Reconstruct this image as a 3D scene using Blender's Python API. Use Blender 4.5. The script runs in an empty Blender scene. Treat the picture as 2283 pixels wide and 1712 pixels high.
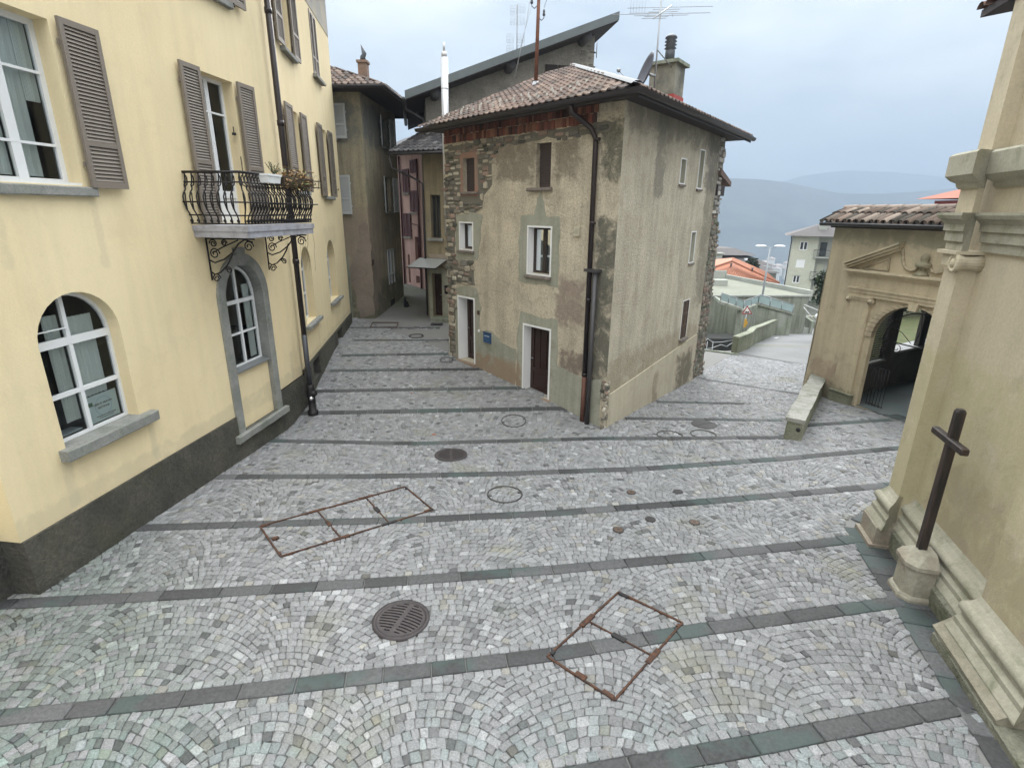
import bpy, math, random
import numpy as np
from mathutils import Vector, Matrix, noise as mn
from mathutils.geometry import tessellate_polygon
R = math.radians
random.seed(7)
scene = bpy.context.scene
col = scene.collection

# ------------------------------------------------------------------ camera
CH = 4.7
cam = bpy.data.cameras.new("camera"); cam_o = bpy.data.objects.new("camera", cam); col.objects.link(cam_o)
cam.sensor_fit = 'HORIZONTAL'; cam.sensor_width = 36.0; cam.lens = 36.0 * 1190 / 2283
cam.clip_start = 0.05; cam.clip_end = 20000
cam_o.matrix_world = Matrix.Translation((0, 0, CH)) @ Matrix.Rotation(R(90 - 17.84), 4, 'X') @ Matrix.Rotation(R(0.64), 4, 'Z')
scene.camera = cam_o

# ------------------------------------------------------------------ sky and light
world = bpy.data.worlds.new("World"); scene.world = world; world.use_nodes = True
wn = world.node_tree; wn.nodes.clear()
def wnode(t, **k):
    n = wn.nodes.new(t)
    for a, b in k.items(): setattr(n, a, b)
    return n
SUN_EL, SUN_ROT = R(30), R(186)
sky = wnode('ShaderNodeTexSky', sky_type='NISHITA', sun_disc=False, sun_elevation=SUN_EL, sun_rotation=SUN_ROT, air_density=1.0, dust_density=3.0)
tc = wnode('ShaderNodeTexCoord'); mp = wnode('ShaderNodeMapping'); mp.inputs['Scale'].default_value = (1, 1, 3.0)
nz = wnode('ShaderNodeTexNoise'); nz.inputs['Scale'].default_value = 3.0; nz.inputs['Detail'].default_value = 5; nz.inputs['Roughness'].default_value = .5
ramp = wnode('ShaderNodeValToRGB')
ramp.color_ramp.elements[0].position = .32; ramp.color_ramp.elements[0].color = (.46, .53, .61, 1)
ramp.color_ramp.elements[1].position = .68; ramp.color_ramp.elements[1].color = (.80, .84, .87, 1)
sep = wnode('ShaderNodeSeparateXYZ')
rz = wnode('ShaderNodeValToRGB'); rz.color_ramp.elements[0].position = 0.0; rz.color_ramp.elements[0].color = (.28, .295, .30, 1)
rz.color_ramp.elements[1].position = .42; rz.color_ramp.elements[1].color = (.62, .60, .57, 1)
e_ = rz.color_ramp.elements.new(1.0); e_.color = (2.7, 2.6, 2.42, 1)
mul = wnode('ShaderNodeMix', data_type='RGBA', blend_type='MULTIPLY'); mul.inputs[0].default_value = 1
boost = wnode('ShaderNodeMix', data_type='RGBA', blend_type='MULTIPLY'); boost.inputs[0].default_value = 1; boost.inputs[7].default_value = (10, 10, 10, 1)
mixs = wnode('ShaderNodeMix', data_type='RGBA'); mixs.inputs[0].default_value = .9
bg = wnode('ShaderNodeBackground'); bg.inputs['Strength'].default_value = .105
out = wnode('ShaderNodeOutputWorld')
L = wn.links.new
L(tc.outputs['Generated'], mp.inputs[0]); L(mp.outputs[0], nz.inputs['Vector']); L(nz.outputs[0], ramp.inputs[0])
L(tc.outputs['Generated'], sep.inputs[0]); L(sep.outputs['Z'], rz.inputs[0])
L(ramp.outputs[0], mul.inputs[6]); L(rz.outputs[0], mul.inputs[7])
L(mul.outputs[2], boost.inputs[6]); L(sky.outputs[0], mixs.inputs[6]); L(boost.outputs[2], mixs.inputs[7])
L(mixs.outputs[2], bg.inputs[0]); L(bg.outputs[0], out.inputs[0])
sl = bpy.data.lights.new("sun", 'SUN'); sl.energy = 1.5; sl.angle = R(35); sl.color = (1, .975, .95)
so = bpy.data.objects.new("sun", sl); col.objects.link(so)
# pointing so that light comes from behind and left of the camera, matching the sky's sun
so.rotation_euler = (R(90) - SUN_EL, 0, R(180) - SUN_ROT + R(180))
scene.view_settings.view_transform = 'Standard'; scene.view_settings.look = 'None'
scene.view_settings.gamma = 1; scene.view_settings.use_curve_mapping = False
scene.view_settings.exposure = 1.68
scene.render.engine = 'CYCLES'
scene.cycles.max_bounces = 8; scene.cycles.transparent_max_bounces = 16; scene.cycles.volume_bounces = 3

# ------------------------------------------------------------------ mesh helpers
OFF = {}
class MB:
    def __init__(s): s.v = []; s.f = []; s.c = []; s.uv = {}; s.sm = []
    def add(s, vs, fs, c=None, sm=False, uvs=None):
        b = len(s.v); s.v.extend([tuple(x) for x in vs])
        for f in fs: s.f.append(tuple(i + b for i in f)); s.c.append(c); s.sm.append(sm)
        if uvs:
            for i, q in enumerate(uvs): s.uv[b + i] = q
        return b
    def box(s, P, a, b, c=None, top=None):
        (u0, w0, z0), (u1, w1, z1) = a, b
        vs = [P(u, w, z) for z in (z0, z1) for w in (w0, w1) for u in (u0, u1)]
        if top is not None: pass
        s.add(vs, [(0, 1, 3, 2), (4, 6, 7, 5), (0, 4, 5, 1), (2, 3, 7, 6), (0, 2, 6, 4), (1, 5, 7, 3)], c, uvs=[(u, z) for z in (z0, z1) for w in (w0, w1) for u in (u0, u1)])
    def prism(s, A, B, c=None, sm=False):  # two equal rings of points, closed
        n = len(A); fs = [tuple(range(n - 1, -1, -1)), tuple(range(n, 2 * n))] + [(i, (i + 1) % n, n + (i + 1) % n, n + i) for i in range(n)]
        s.add(list(A) + list(B), fs, c, sm)
    def sweep(s, rings, closed=True, cap=True, c=None, sm=True):
        n = len(rings[0]); vs = [p for r in rings for p in r]; fs = []
        for k in range(len(rings) - 1):
            for i in range(n if closed else n - 1):
                j = (i + 1) % n; fs.append((k * n + i, k * n + j, (k + 1) * n + j, (k + 1) * n + i))
        if cap and closed: fs += [tuple(range(n - 1, -1, -1)), tuple((len(rings) - 1) * n + i for i in range(n))]
        s.add(vs, fs, c, sm)
    def tube(s, pts, r, n=8, c=None, sm=True):
        pts = [Vector(p) for p in pts]; rings = []; up = None
        for i, p in enumerate(pts):
            d = (pts[min(i + 1, len(pts) - 1)] - pts[max(i - 1, 0)])
            if d.length < 1e-9: d = Vector((0, 0, 1))
            d.normalize()
            if up is None:
                up = Vector((0, 0, 1)) if abs(d.z) < .9 else Vector((1, 0, 0))
            a = d.cross(up)
            if a.length < 1e-4: a = d.cross(Vector((.3, 1, .2)))
            a.normalize(); b = a.cross(d); up = b
            rr = r[i] if isinstance(r, (list, tuple)) else r
            rings.append([tuple(p + (a * math.cos(t) + b * math.sin(t)) * rr) for t in [2 * math.pi * k / n for k in range(n)]])
        s.sweep(rings, c=c, sm=sm)
    def lathe(s, o, prof, n=20, c=None, ax=None):
        o = Vector(o)
        rings = [[(o.x + r * math.cos(t), o.y + r * math.sin(t), o.z + z) for t in [2 * math.pi * k / n for k in range(n)]] for r, z in prof]
        s.sweep(rings, c=c)
    def poly(s, P, outer, holes=(), w=0.0, c=None):
        loops = [outer] + list(holes)
        flat = [q for l in loops for q in l]
        tris = tessellate_polygon([[Vector((a, b, 0)) for a, b in l] for l in loops])
        s.add([P(a, w, b) for a, b in flat], [tuple(t) for t in tris], c, uvs=flat)
    def slab(s, P, outer, w0, w1, c=None):  # polygon in the facade plane with thickness
        s.poly(P, outer, (), w1, c)
        n = len(outer)
        vs = [P(a, w0, b) for a, b in outer] + [P(a, w1, b) for a, b in outer]
        s.add(vs, [(i, (i + 1) % n, n + (i + 1) % n, n + i) for i in range(n)], c, uvs=list(outer) * 2)
    def build(s, name, mat, parent=None, label=None, smooth_angle=None, fixn=True):
        me = bpy.data.meshes.new(name)
        off = OFF.get(parent.name, Vector()) if parent else Vector()
        vs = np.array(s.v, dtype=np.float64) - np.array(off)
        me.from_pydata(vs.tolist(), [], s.f)
        me.polygons.foreach_set('use_smooth', s.sm)
        if fixn and len(s.f) < 60000:
            import bmesh
            bm = bmesh.new(); bm.from_mesh(me); bmesh.ops.recalc_face_normals(bm, faces=bm.faces); bm.to_mesh(me); bm.free()
        if any(c is not None for c in s.c):
            ca = me.color_attributes.new('Col', 'FLOAT_COLOR', 'CORNER')
            cnt = [len(p.vertices) for p in me.polygons]
            base = np.array([(c if c is not None else (1, 1, 1)) for c in s.c], dtype=np.float32)
            arr = np.repeat(base, cnt, axis=0); arr = np.hstack([arr, np.ones((len(arr), 1), np.float32)])
            ca.data.foreach_set('color', arr.ravel())
        if s.uv:
            ul = me.uv_layers.new(name='UVMap')
            for l in me.loops:
                q = s.uv.get(l.vertex_index)
                if q: ul.data[l.index].uv = q
        o = bpy.data.objects.new(name, me); col.objects.link(o)
        if mat: me.materials.append(mat)
        if parent: o.parent = parent; OFF[o.name] = off
        else: OFF[o.name] = Vector()
        if label: o['label'] = label
        return o
def tag(o, label=None, cat=None, group=None, kind=None):
    for k, v in (('label', label), ('category', cat), ('group', group), ('kind', kind)):
        if v: o[k] = v
    return o
def thing(name, label, cat, loc=(0, 0, 0), group=None):
    o = bpy.data.objects.new(name, None); col.objects.link(o); o.location = loc; o.empty_display_size = .2
    OFF[o.name] = Vector(loc)
    return tag(o, label, cat, group)
def dup(root, loc, rz=0.0, label=None):
    r = root.copy(); col.objects.link(r); r.location = loc; r.rotation_euler = (0, 0, rz)
    if label: r['label'] = label
    for ch in list(root.children):
        c = ch.copy(); col.objects.link(c); c.parent = r
        for g in list(ch.children):
            d = g.copy(); col.objects.link(d); d.parent = c
    return r
class Fr:  # facade frame: u along, w outward, z up
    def __init__(s, x, y, ang, side, z=0.0):
        a = R(ang); s.o = Vector((x, y, z)); s.d = Vector((math.sin(a), math.cos(a), 0)); s.n = Vector((math.cos(a), -math.sin(a), 0)) * side
    def __call__(s, u, w, z): p = s.o + s.d * u + s.n * w; return (p.x, p.y, p.z + z)
def WD(x, y, z): return (x, y, z)
def rect(u0, u1, z0, z1): return [(u0, z0), (u1, z0), (u1, z1), (u0, z1)]
def archpts(u0, u1, z0, zs, top, n=14):
    c = (u0 + u1) / 2; r = (u1 - u0) / 2
    return [(u0, z0), (u1, z0)] + [(c + r * math.cos(math.pi * k / n), zs + (top - zs) * math.sin(math.pi * k / n)) for k in range(n + 1)]
def jag(poly, amp, step=.12, seed=0):
    o = []
    for i, a in enumerate(poly):
        b = poly[(i + 1) % len(poly)]; L_ = math.hypot(b[0] - a[0], b[1] - a[1]); n = max(1, int(L_ / step))
        for k in range(n):
            t = k / n; x = a[0] + (b[0] - a[0]) * t; y = a[1] + (b[1] - a[1]) * t
            q = Vector((x * 3.1 + seed * 7, y * 3.1, seed * 1.7)); dx = mn.noise(q) + .5 * mn.noise(q * 3); dy = mn.noise(q + Vector((9, 3, 1))) + .5 * mn.noise(q * 3 + Vector((5, 5, 5)))
            o.append((x + dx * amp, y + dy * amp))
    return o
def inpoly(x, y, P):
    c = False; j = len(P) - 1
    for i in range(len(P)):
        if (P[i][1] > y) != (P[j][1] > y) and x < (P[j][0] - P[i][0]) * (y - P[i][1]) / (P[j][1] - P[i][1]) + P[i][0]: c = not c
        j = i
    return c

# ------------------------------------------------------------------ materials
def nodes_mat(name):
    m = bpy.data.materials.new(name); m.use_nodes = True; nt = m.node_tree
    return m, nt, nt.nodes['Principled BSDF']
def mix(nt, a, b, fac, bt='MIX'):
    n = nt.nodes.new('ShaderNodeMix'); n.data_type = 'RGBA'; n.blend_type = bt
    for i, v in ((0, fac), (6, a), (7, b)):
        if hasattr(v, 'links') or hasattr(v, 'is_output'): nt.links.new(v, n.inputs[i])
        else: n.inputs[i].default_value = v if i == 0 else (tuple(v) + (1,) if len(v) == 3 else v)
    return n.outputs[2]
def noise(nt, scale, detail=4, rough=.55, vec=None, stretch=None, dist=0):
    n = nt.nodes.new('ShaderNodeTexNoise'); n.inputs['Scale'].default_value = scale; n.inputs['Detail'].default_value = detail; n.inputs['Roughness'].default_value = rough; n.inputs['Distortion'].default_value = dist
    if vec is None: vec = pos(nt)
    if stretch:
        m = nt.nodes.new('ShaderNodeMapping'); m.inputs['Scale'].default_value = stretch; nt.links.new(vec, m.inputs[0]); vec = m.outputs[0]
    nt.links.new(vec, n.inputs['Vector']); return n.outputs[0]
def pos(nt):
    g = nt.nodes.get('GEO') or nt.nodes.new('ShaderNodeNewGeometry'); g.name = 'GEO'; return g.outputs['Position']
def rmp(nt, v, a, b, inv=False):
    n = nt.nodes.new('ShaderNodeMapRange'); n.inputs[1].default_value = a; n.inputs[2].default_value = b
    if inv: n.inputs[3].default_value = 1; n.inputs[4].default_value = 0
    n.interpolation_type = 'SMOOTHSTEP'; nt.links.new(v, n.inputs[0]); return n.outputs[0]
def mth(nt, op, a, b=None):
    n = nt.nodes.new('ShaderNodeMath'); n.operation = op
    for i, v in ((0, a), (1, b)):
        if v is None: continue
        if hasattr(v, 'is_output'): nt.links.new(v, n.inputs[i])
        else: n.inputs[i].default_value = v
    return n.outputs[0]
def bump(nt, b, h, strength, dist=.02):
    n = nt.nodes.new('ShaderNodeBump'); n.inputs['Strength'].default_value = strength; n.inputs['Distance'].default_value = dist
    nt.links.new(h, n.inputs['Height']); nt.links.new(n.outputs[0], b.inputs['Normal'])
def boxmask(nt, u, z, bx, soft):
    u0, u1, z0, z1 = bx
    a = mth(nt, 'MULTIPLY', rmp(nt, u, u0 - soft, u0 + soft), rmp(nt, u, u1 - soft, u1 + soft, True))
    b = mth(nt, 'MULTIPLY', rmp(nt, z, z0 - soft, z0 + soft), rmp(nt, z, z1 - soft, z1 + soft, True))
    return mth(nt, 'MULTIPLY', a, b)
def plaster(name, c1, c2, big=.8, fine=30, bmp=.4, bd=.02, rough=.92, streak=0, dirt=None, dirt_amt=.5, stains=(), pits=0, grain=.12):
    """mottled render; dirt = colour of blotches; stains = ((u0,u1,z0,z1), colour, amount, soft) in the wall's own metres"""
    m, nt, b = nodes_mat(name)
    c = mix(nt, c1, c2, rmp(nt, noise(nt, big, 6, .6), .35, .65))
    g = noise(nt, fine, 3, .6)
    c = mix(nt, c, mix(nt, (1 - grain * 2,) * 3, (1 + grain * 2,) * 3, g), 1.0, 'MULTIPLY')
    if streak:
        s = noise(nt, 3.0, 4, .6, stretch=(1.6, 1.6, .12))
        c = mix(nt, c, mix(nt, (.45, .45, .42), (1, 1, 1), rmp(nt, s, .33, .6)), streak, 'MULTIPLY')
    if dirt:
        d = noise(nt, 2.1, 8, .7, dist=.4)
        c = mix(nt, c, dirt, mth(nt, 'MULTIPLY', rmp(nt, d, .5, .72), dirt_amt))
    if stains:
        uvn = nt.nodes.new('ShaderNodeUVMap'); sp = nt.nodes.new('ShaderNodeSeparateXYZ'); nt.links.new(uvn.outputs[0], sp.inputs[0])
        for k, (bx, sc, amt, soft) in enumerate(stains):
            mk = boxmask(nt, sp.outputs[0], sp.outputs[1], bx, soft)
            nn = noise(nt, 2.6 + k * .37, 8, .72, dist=.5)
            lift = mth(nt, 'ADD', mth(nt, 'MULTIPLY', nn, 1.0), mth(nt, 'MULTIPLY', mk, .45))
            f = mth(nt, 'MULTIPLY', mth(nt, 'MULTIPLY', rmp(nt, lift, .72, .98), rmp(nt, mk, .02, .3)), amt)
            c = mix(nt, c, sc, f)
    nt.links.new(c, b.inputs['Base Color']); b.inputs['Roughness'].default_value = rough
    b.inputs['Specular IOR Level'].default_value = .25
    h = mix(nt, noise(nt, fine * .6, 5, .65), noise(nt, fine * 2.5, 2, .5), .35)
    if pits:
        v = nt.nodes.new('ShaderNodeTexVoronoi'); v.inputs['Scale'].default_value = 22; nt.links.new(pos(nt), v.inputs['Vector'])
        h = mix(nt, h, rmp(nt, v.outputs['Distance'], 0, .5), pits)
    bump(nt, b, h, bmp, bd)
    return m
def simple(name, c, rough=.6, metal=0, var=.12, scale=12, bmp=0, c2=None, spec=.4, thr=(.4, .65)):
    m, nt, b = nodes_mat(name)
    n = noise(nt, scale, 5, .6)
    a = mix(nt, tuple(x * (1 - var) for x in c), tuple(min(1, x * (1 + var)) for x in c), n)
    if c2: a = mix(nt, a, c2, rmp(nt, noise(nt, scale * .7 + 1, 6, .7), *thr))
    nt.links.new(a, b.inputs['Base Color']); b.inputs['Roughness'].default_value = rough; b.inputs['Metallic'].default_value = metal
    b.inputs['Specular IOR Level'].default_value = spec
    if bmp: bump(nt, b, noise(nt, scale * 3, 4, .6), bmp, .01)
    return m
def vcol(name, rough=.85, bmp=.4, scale=40, moss=None, moss_thr=(.55, .75), grain=.2, bd=.01):
    m, nt, b = nodes_mat(name)
    a = nt.nodes.new('ShaderNodeVertexColor'); a.layer_name = 'Col'
    g = noise(nt, scale, 4, .7)
    c = mix(nt, a.outputs[0], mix(nt, (1 - grain * 2,) * 3, (1 + grain * 2,) * 3, g), 1.0, 'MULTIPLY')
    if moss:
        for k, (mc, sc, amt) in enumerate(moss):
            f = mth(nt, 'MULTIPLY', rmp(nt, noise(nt, sc, 5, .6), *moss_thr), amt)
            c = mix(nt, c, mc, f)
    nt.links.new(c, b.inputs['Base Color']); b.inputs['Roughness'].default_value = rough; b.inputs['Specular IOR Level'].default_value = .3
    bump(nt, b, noise(nt, scale * .8, 5, .7), bmp, bd)
    return m
def glass(name, tint=(.8, .85, .85), refl=.12):
    m, nt, b = nodes_mat(name); nt.nodes.remove(b)
    o = [n for n in nt.nodes if n.type == 'OUTPUT_MATERIAL'][0]
    t = nt.nodes.new('ShaderNodeBsdfTransparent'); t.inputs[0].default_value = tint + (1,)
    g = nt.nodes.new('ShaderNodeBsdfGlossy'); g.inputs['Roughness'].default_value = .02; g.inputs[0].default_value = (.9, .95, 1, 1)
    f = nt.nodes.new('ShaderNodeFresnel'); f.inputs[0].default_value = 1.5
    a = mth(nt, 'MULTIPLY', f.outputs[0], .8)
    mx = nt.nodes.new('ShaderNodeMixShader'); nt.links.new(a, mx.inputs[0]); nt.links.new(t.outputs[0], mx.inputs[1]); nt.links.new(g.outputs[0], mx.inputs[2]); nt.links.new(mx.outputs[0], o.inputs[0])
    return m
GLASS = glass('window_glass')
M_dark = simple('opening_shade', (.03, .03, .03), .9)  # near-black tone painted in for the shade inside openings
M_pane = simple('dark_glass_pane', (.02, .025, .028), .08, 0, .3, 3, spec=.7)
M_white = simple('white_paint', (.72, .73, .74), .5, 0, .05, 8)
M_shut = simple('taupe_shutter_paint', (.19, .16, .132), .6, 0, .1, 6)
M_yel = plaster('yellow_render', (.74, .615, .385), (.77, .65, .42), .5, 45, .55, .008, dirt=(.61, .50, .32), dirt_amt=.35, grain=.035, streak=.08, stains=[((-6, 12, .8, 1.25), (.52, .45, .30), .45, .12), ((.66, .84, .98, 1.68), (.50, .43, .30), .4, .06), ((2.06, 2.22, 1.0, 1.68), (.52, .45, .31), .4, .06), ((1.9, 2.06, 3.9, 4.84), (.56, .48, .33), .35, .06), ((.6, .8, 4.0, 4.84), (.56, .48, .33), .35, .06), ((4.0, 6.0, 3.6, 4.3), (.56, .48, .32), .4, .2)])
M_plinth = plaster('dark_rough_plinth', (.105, .098, .08), (.062, .06, .052), 1.2, 20, 1.0, .06, dirt=(.075, .08, .04), dirt_amt=.5, grain=.3)
M_stone = plaster('grey_granite', (.27, .27, .255), (.20, .205, .19), 3, 45, .4, .01, dirt=(.13, .15, .10), dirt_amt=.5, grain=.2)
M_iron = simple('black_wrought_iron', (.018, .016, .017), .5, .3, .2, 20)
M_pipe = simple('dark_brown_pipe', (.028, .021, .022), .35, .2, .25, 4)
M_rust = simple('rusty_iron', (.10, .045, .025), .8, .2, .3, 25, .4, c2=(.035, .025, .022))
M_grey = simple('grey_metal', (.30, .31, .32), .45, .6, .1, 8)
M_dgrey = simple('dark_grey_sheet', (.07, .075, .085), .45, .4, .15, 5)
M_curt = simple('white_curtain', (.78, .80, .77), .9, 0, .05, 5)
M_conc = plaster('weathered_concrete', (.30, .31, .27), (.22, .24, .19), .6, 20, .3, .01, streak=.6, dirt=(.13, .15, .09), dirt_amt=.6)
M_roofd = simple('dark_roof_sheet', (.055, .055, .062), .8, 0, .2, 2, .1)
M_eaves = simple('dark_eaves_board', (.035, .028, .03), .8, 0, .3, 10)

def strip_ring(mb, P, pts, t, w0, w1, c=None):
    """frame following a closed loop of (u,z), inset by t towards the centroid"""
    cx = sum(p[0] for p in pts) / len(pts); cz = sum(p[1] for p in pts) / len(pts)
    n = len(pts); inn = []
    for i in range(n):
        a, b, c_ = pts[i - 1], pts[i], pts[(i + 1) % n]
        e1 = Vector((b[0] - a[0], b[1] - a[1])); e2 = Vector((c_[0] - b[0], c_[1] - b[1]))
        if e1.length < 1e-6: e1 = e2
        if e2.length < 1e-6: e2 = e1
        e1.normalize(); e2.normalize()
        n1 = Vector((-e1.y, e1.x)); n2 = Vector((-e2.y, e2.x))
        if n1.dot(Vector((cx - b[0], cz - b[1]))) < 0: n1 = -n1; n2 = -n2
        m_ = (n1 + n2); m_.normalize(); k = t / max(.35, m_.dot(n1))
        inn.append((b[0] + m_.x * k, b[1] + m_.y * k))
    vs = [P(a, w1, b) for a, b in pts] + [P(a, w1, b) for a, b in inn] + [P(a, w0, b) for a, b in inn] + [P(a, w0, b) for a, b in pts]
    fs = []
    for i in range(n):
        j = (i + 1) % n
        fs += [(i, j, n + j, n + i), (n + i, n + j, 2 * n + j, 2 * n + i), (3 * n + i, 3 * n + j, j, i)]
    mb.add(vs, fs, c); return inn
def wall(mb, P, outer, holes, depth, w=0.0, c=None):
    mb.poly(P, outer, holes, w, c)
    for h in holes:
        n = len(h)
        mb.add([P(a, w, b) for a, b in h] + [P(a, w - depth, b) for a, b in h], [(i, (i + 1) % n, n + (i + 1) % n, n + i) for i in range(n)], c, uvs=list(h) * 2)
def window(parent, P, loop, w, t=.05, vb=(), hb=(), mat=None, pane=None, bt=.035, curtain=None, name='window', sash=None, glassy=True, label=None):
    mat = mat or M_white
    us = [p[0] for p in loop]; zs = [p[1] for p in loop]; u0, u1, z0, z1 = min(us), max(us), min(zs), max(zs)
    mb = MB(); strip_ring(mb, P, loop, t, w - .05, w)
    def zlim(u):
        hits = []
        for i in range(len(loop)):
            a, b = loop[i], loop[(i + 1) % len(loop)]
            if (a[0] - u) * (b[0] - u) < 0: hits.append(a[1] + (b[1] - a[1]) * (u - a[0]) / (b[0] - a[0]))
        return (min(hits), max(hits)) if hits else (z0, z1)
    def ulim(z):
        hits = []
        for i in range(len(loop)):
            a, b = loop[i], loop[(i + 1) % len(loop)]
            if (a[1] - z) * (b[1] - z) < 0: hits.append(a[0] + (b[0] - a[0]) * (z - a[1]) / (b[1] - a[1]))
        return (min(hits), max(hits)) if hits else (u0, u1)
    for v in vb:
        bw = bt
        if isinstance(v, tuple): v, bw = v
        lo, hi = zlim(v); mb.box(P, (v - bw / 2, w - .045, lo + t * .5), (v + bw / 2, w + .004, hi - t * .5))
    for h in hb:
        bw = bt
        if isinstance(h, tuple): h, bw = h
        lo, hi = ulim(h); mb.box(P, (lo + t * .5, w - .043, h - bw / 2), (hi - t * .5, w + .007, h + bw / 2))
    o = mb.build(name, mat, parent, label)
    g = MB(); g.poly(P, loop, (), w - .03); g.build('pane', pane or GLASS, o, fixn=False)
    if curtain:
        for (a, b, lo, hi) in curtain:
            cm = MB(); n = 26; vs = []; fs = []
            for k in range(n + 1):
                u = a + (b - a) * k / n; ww = w - .085 + .022 * math.sin(k * 1.7) + .010 * math.sin(k * 3.1)
                vs += [P(u, ww, lo), P(u, ww, hi)]
                if k: fs.append((2 * k - 2, 2 * k, 2 * k + 1, 2 * k - 1))
            cm.add(vs, fs, None, True); cm.build('curtain', M_curt, o, fixn=False)
    return o
def shutter(parent, P, u0, u1, z0, z1, w, mat=None, midrail=.28, nslat=None, th=.04, tilt=0.0, label=None, solid=False):
    mat = mat or M_shut
    def Q(u, ww, z): return P(u, ww + tilt * (u - u0), z)
    mb = MB(); s = .06
    mb.box(Q, (u0, w, z0), (u0 + s, w + th, z1)); mb.box(Q, (u1 - s, w, z0), (u1, w + th, z1))
    zm = z0 + (z1 - z0) * midrail
    for a, b in ((z0, z0 + .08), (z1 - .07, z1), (zm - .03, zm + .03)):
        mb.box(Q, (u0 + s, w + .001, a), (u1 - s, w + th - .001, b))
    if solid:
        mb.box(Q, (u0 + s, w + .012, z0 + .08), (u1 - s, w + .022, z1 - .07))
    else:
        pitch = .043
        for a, b in ((z0 + .08, zm - .03), (zm + .03, z1 - .07)):
            n = max(3, int((b - a) / pitch))
            for k in range(n):
                z = a + (b - a) * (k + .5) / n; d = (b - a) / n
                vs = [Q(u, ww, zz) for u in (u0 + s, u1 - s) for ww, zz in ((w + .006, z + d * .48), (w + .012, z + d * .52), (w + th - .006, z - d * .38), (w + th - .012, z - d * .46))]
                mb.add(vs, [(0, 1, 2, 3), (7, 6, 5, 4), (0, 4, 5, 1), (1, 5, 6, 2), (2, 6, 7, 3), (3, 7, 4, 0)])
        mb.box(Q, (u0 + s, w + .001, z0 + .08), (u1 - s, w + .004, z1 - .07))
    mb.box(Q, (u0 - .02, w - .02, z0 + .25), (u0 + .03, w + .0, z0 + .31)); mb.box(Q, (u0 - .02, w - .02, z1 - .3), (u0 + .03, w + .0, z1 - .24))
    return mb.build('shutter', mat, parent, label)
def sill(parent, P, u0, u1, z0, z1, w0, w1, mat=None, name='sill'):
    mb = MB(); n = 14; rings = []
    for k in range(n + 1):
        u = u0 + (u1 - u0) * k / n; j = lambda s: mn.noise(Vector((u * 4, s, z0))) * .008
        rings.append([P(u, w0, z0), P(u, w1 - .01 + j(1), z0 + j(2)), P(u, w1 + j(3), z0 + .012), P(u, w1 + j(4), z1 - .012), P(u, w1 - .012 + j(5), z1), P(u, w0, z1)])
    mb.sweep(rings, sm=False)
    return mb.build(name, mat or M_stone, parent)
def darkbox(parent, P, u0, u1, z0, z1, w0, w1):
    mb = MB(); vs = [P(u, w, z) for z in (z0, z1) for w in (w0, w1) for u in (u0, u1)]
    mb.add(vs, [(0, 1, 3, 2), (4, 6, 7, 5), (0, 4, 5, 1), (0, 2, 6, 4), (1, 5, 7, 3)] if w0 < w1 else [(0, 1, 3, 2), (4, 6, 7, 5), (2, 3, 7, 6), (0, 2, 6, 4), (1, 5, 7, 3)])
    return mb.build('room', M_dark, parent, fixn=False)
# ================================================================== GROUND
def gzv(X, Y):
    X = np.asarray(X, float); Y = np.asarray(Y, float)
    near = .0245 + (11.3 - Y) * .035
    zl = np.where(Y < 11.3, near, np.interp(Y, [11.3, 12.6, 14.8, 16, 22, 45, 90], [.0245, .22, .45, .57, .75, 2.2, 2.5]))
    zr = np.where(Y < 11.3, near, np.interp(Y, [11.3, 12, 23, 42, 60, 80, 300], [.0245, 0, -.75, -4.3, -6.6, -9, -60]))
    t = np.clip((X - 1.2) / 1.5, 0, 1); w = t * t * (3 - 2 * t)
    return zl * (1 - w) + zr * w
def gz(x, y): return float(gzv(x, y))
ROADL = [(8.97, 20.75), (9.92, 21.8), (12.75, 26.7), (18.8, 37.5), (23.7, 44.8), (29.7, 51.4)]
def road_left_x(Y): return np.interp(Y, [p[1] for p in ROADL], [p[0] for p in ROADL])
def terr(X, Y):
    z = gzv(X, Y) - .02
    rx = road_left_x(Y)
    sunk = np.clip((Y - 21.6 - np.maximum(0, X - 8) * .0) / .25, 0, 1) * np.clip((rx - .3 - X) / .3, 0, 1) * (X > 3.5) * (Y < 60)
    z = z - sunk * np.interp(Y, [21, 26, 33, 45, 60], [2.2, 2.4, 1.6, 1.2, .5])
    far = np.clip((Y - 55) / 30, 0, 1)
    slope = np.interp(np.hypot(X, Y), [0, 60, 120, 300, 700, 1400, 30000], [0, -6.6, -22, -75, -170, -230, -230])
    z = z * (1 - far) + slope * far
    return z
m_mortar = simple('mortar_bed', (.175, .172, .165), .95, 0, .3, 9, .3)
def polar(name, mat, zf, r0, r1, nr, a0, a1, na):
    rs = np.concatenate([np.linspace(r0, 26, 100), np.geomspace(26.5, r1, nr)]); an = np.radians(np.linspace(a0, a1, na))
    RR, AA = np.meshgrid(rs, an, indexing='ij'); X = RR * np.sin(AA); Y = RR * np.cos(AA); Z = zf(X, Y)
    vs = np.stack([X, Y, Z], -1).reshape(-1, 3); n = na; fs = []
    for i in range(len(rs) - 1):
        for j in range(na - 1): a = i * n + j; fs.append((a, a + 1, a + n + 1, a + n))
    mb = MB(); mb.v = vs.tolist(); mb.f = fs; mb.c = [None] * len(fs); mb.sm = [True] * len(fs)
    o = mb.build(name, mat, fixn=False); o['kind'] = 'structure'; return o
m_ter, nt, b = nodes_mat('terrain_soil')
c = mix(nt, (.18, .177, .17), (.12, .13, .085), rmp(nt, noise(nt, .12, 6, .6), .4, .6))
sepn = nt.nodes.new('ShaderNodeSeparateXYZ'); nt.links.new(pos(nt), sepn.inputs[0])
c = mix(nt, (.18, .177, .17), c, rmp(nt, sepn.outputs[1], 21.5, 24))
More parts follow.
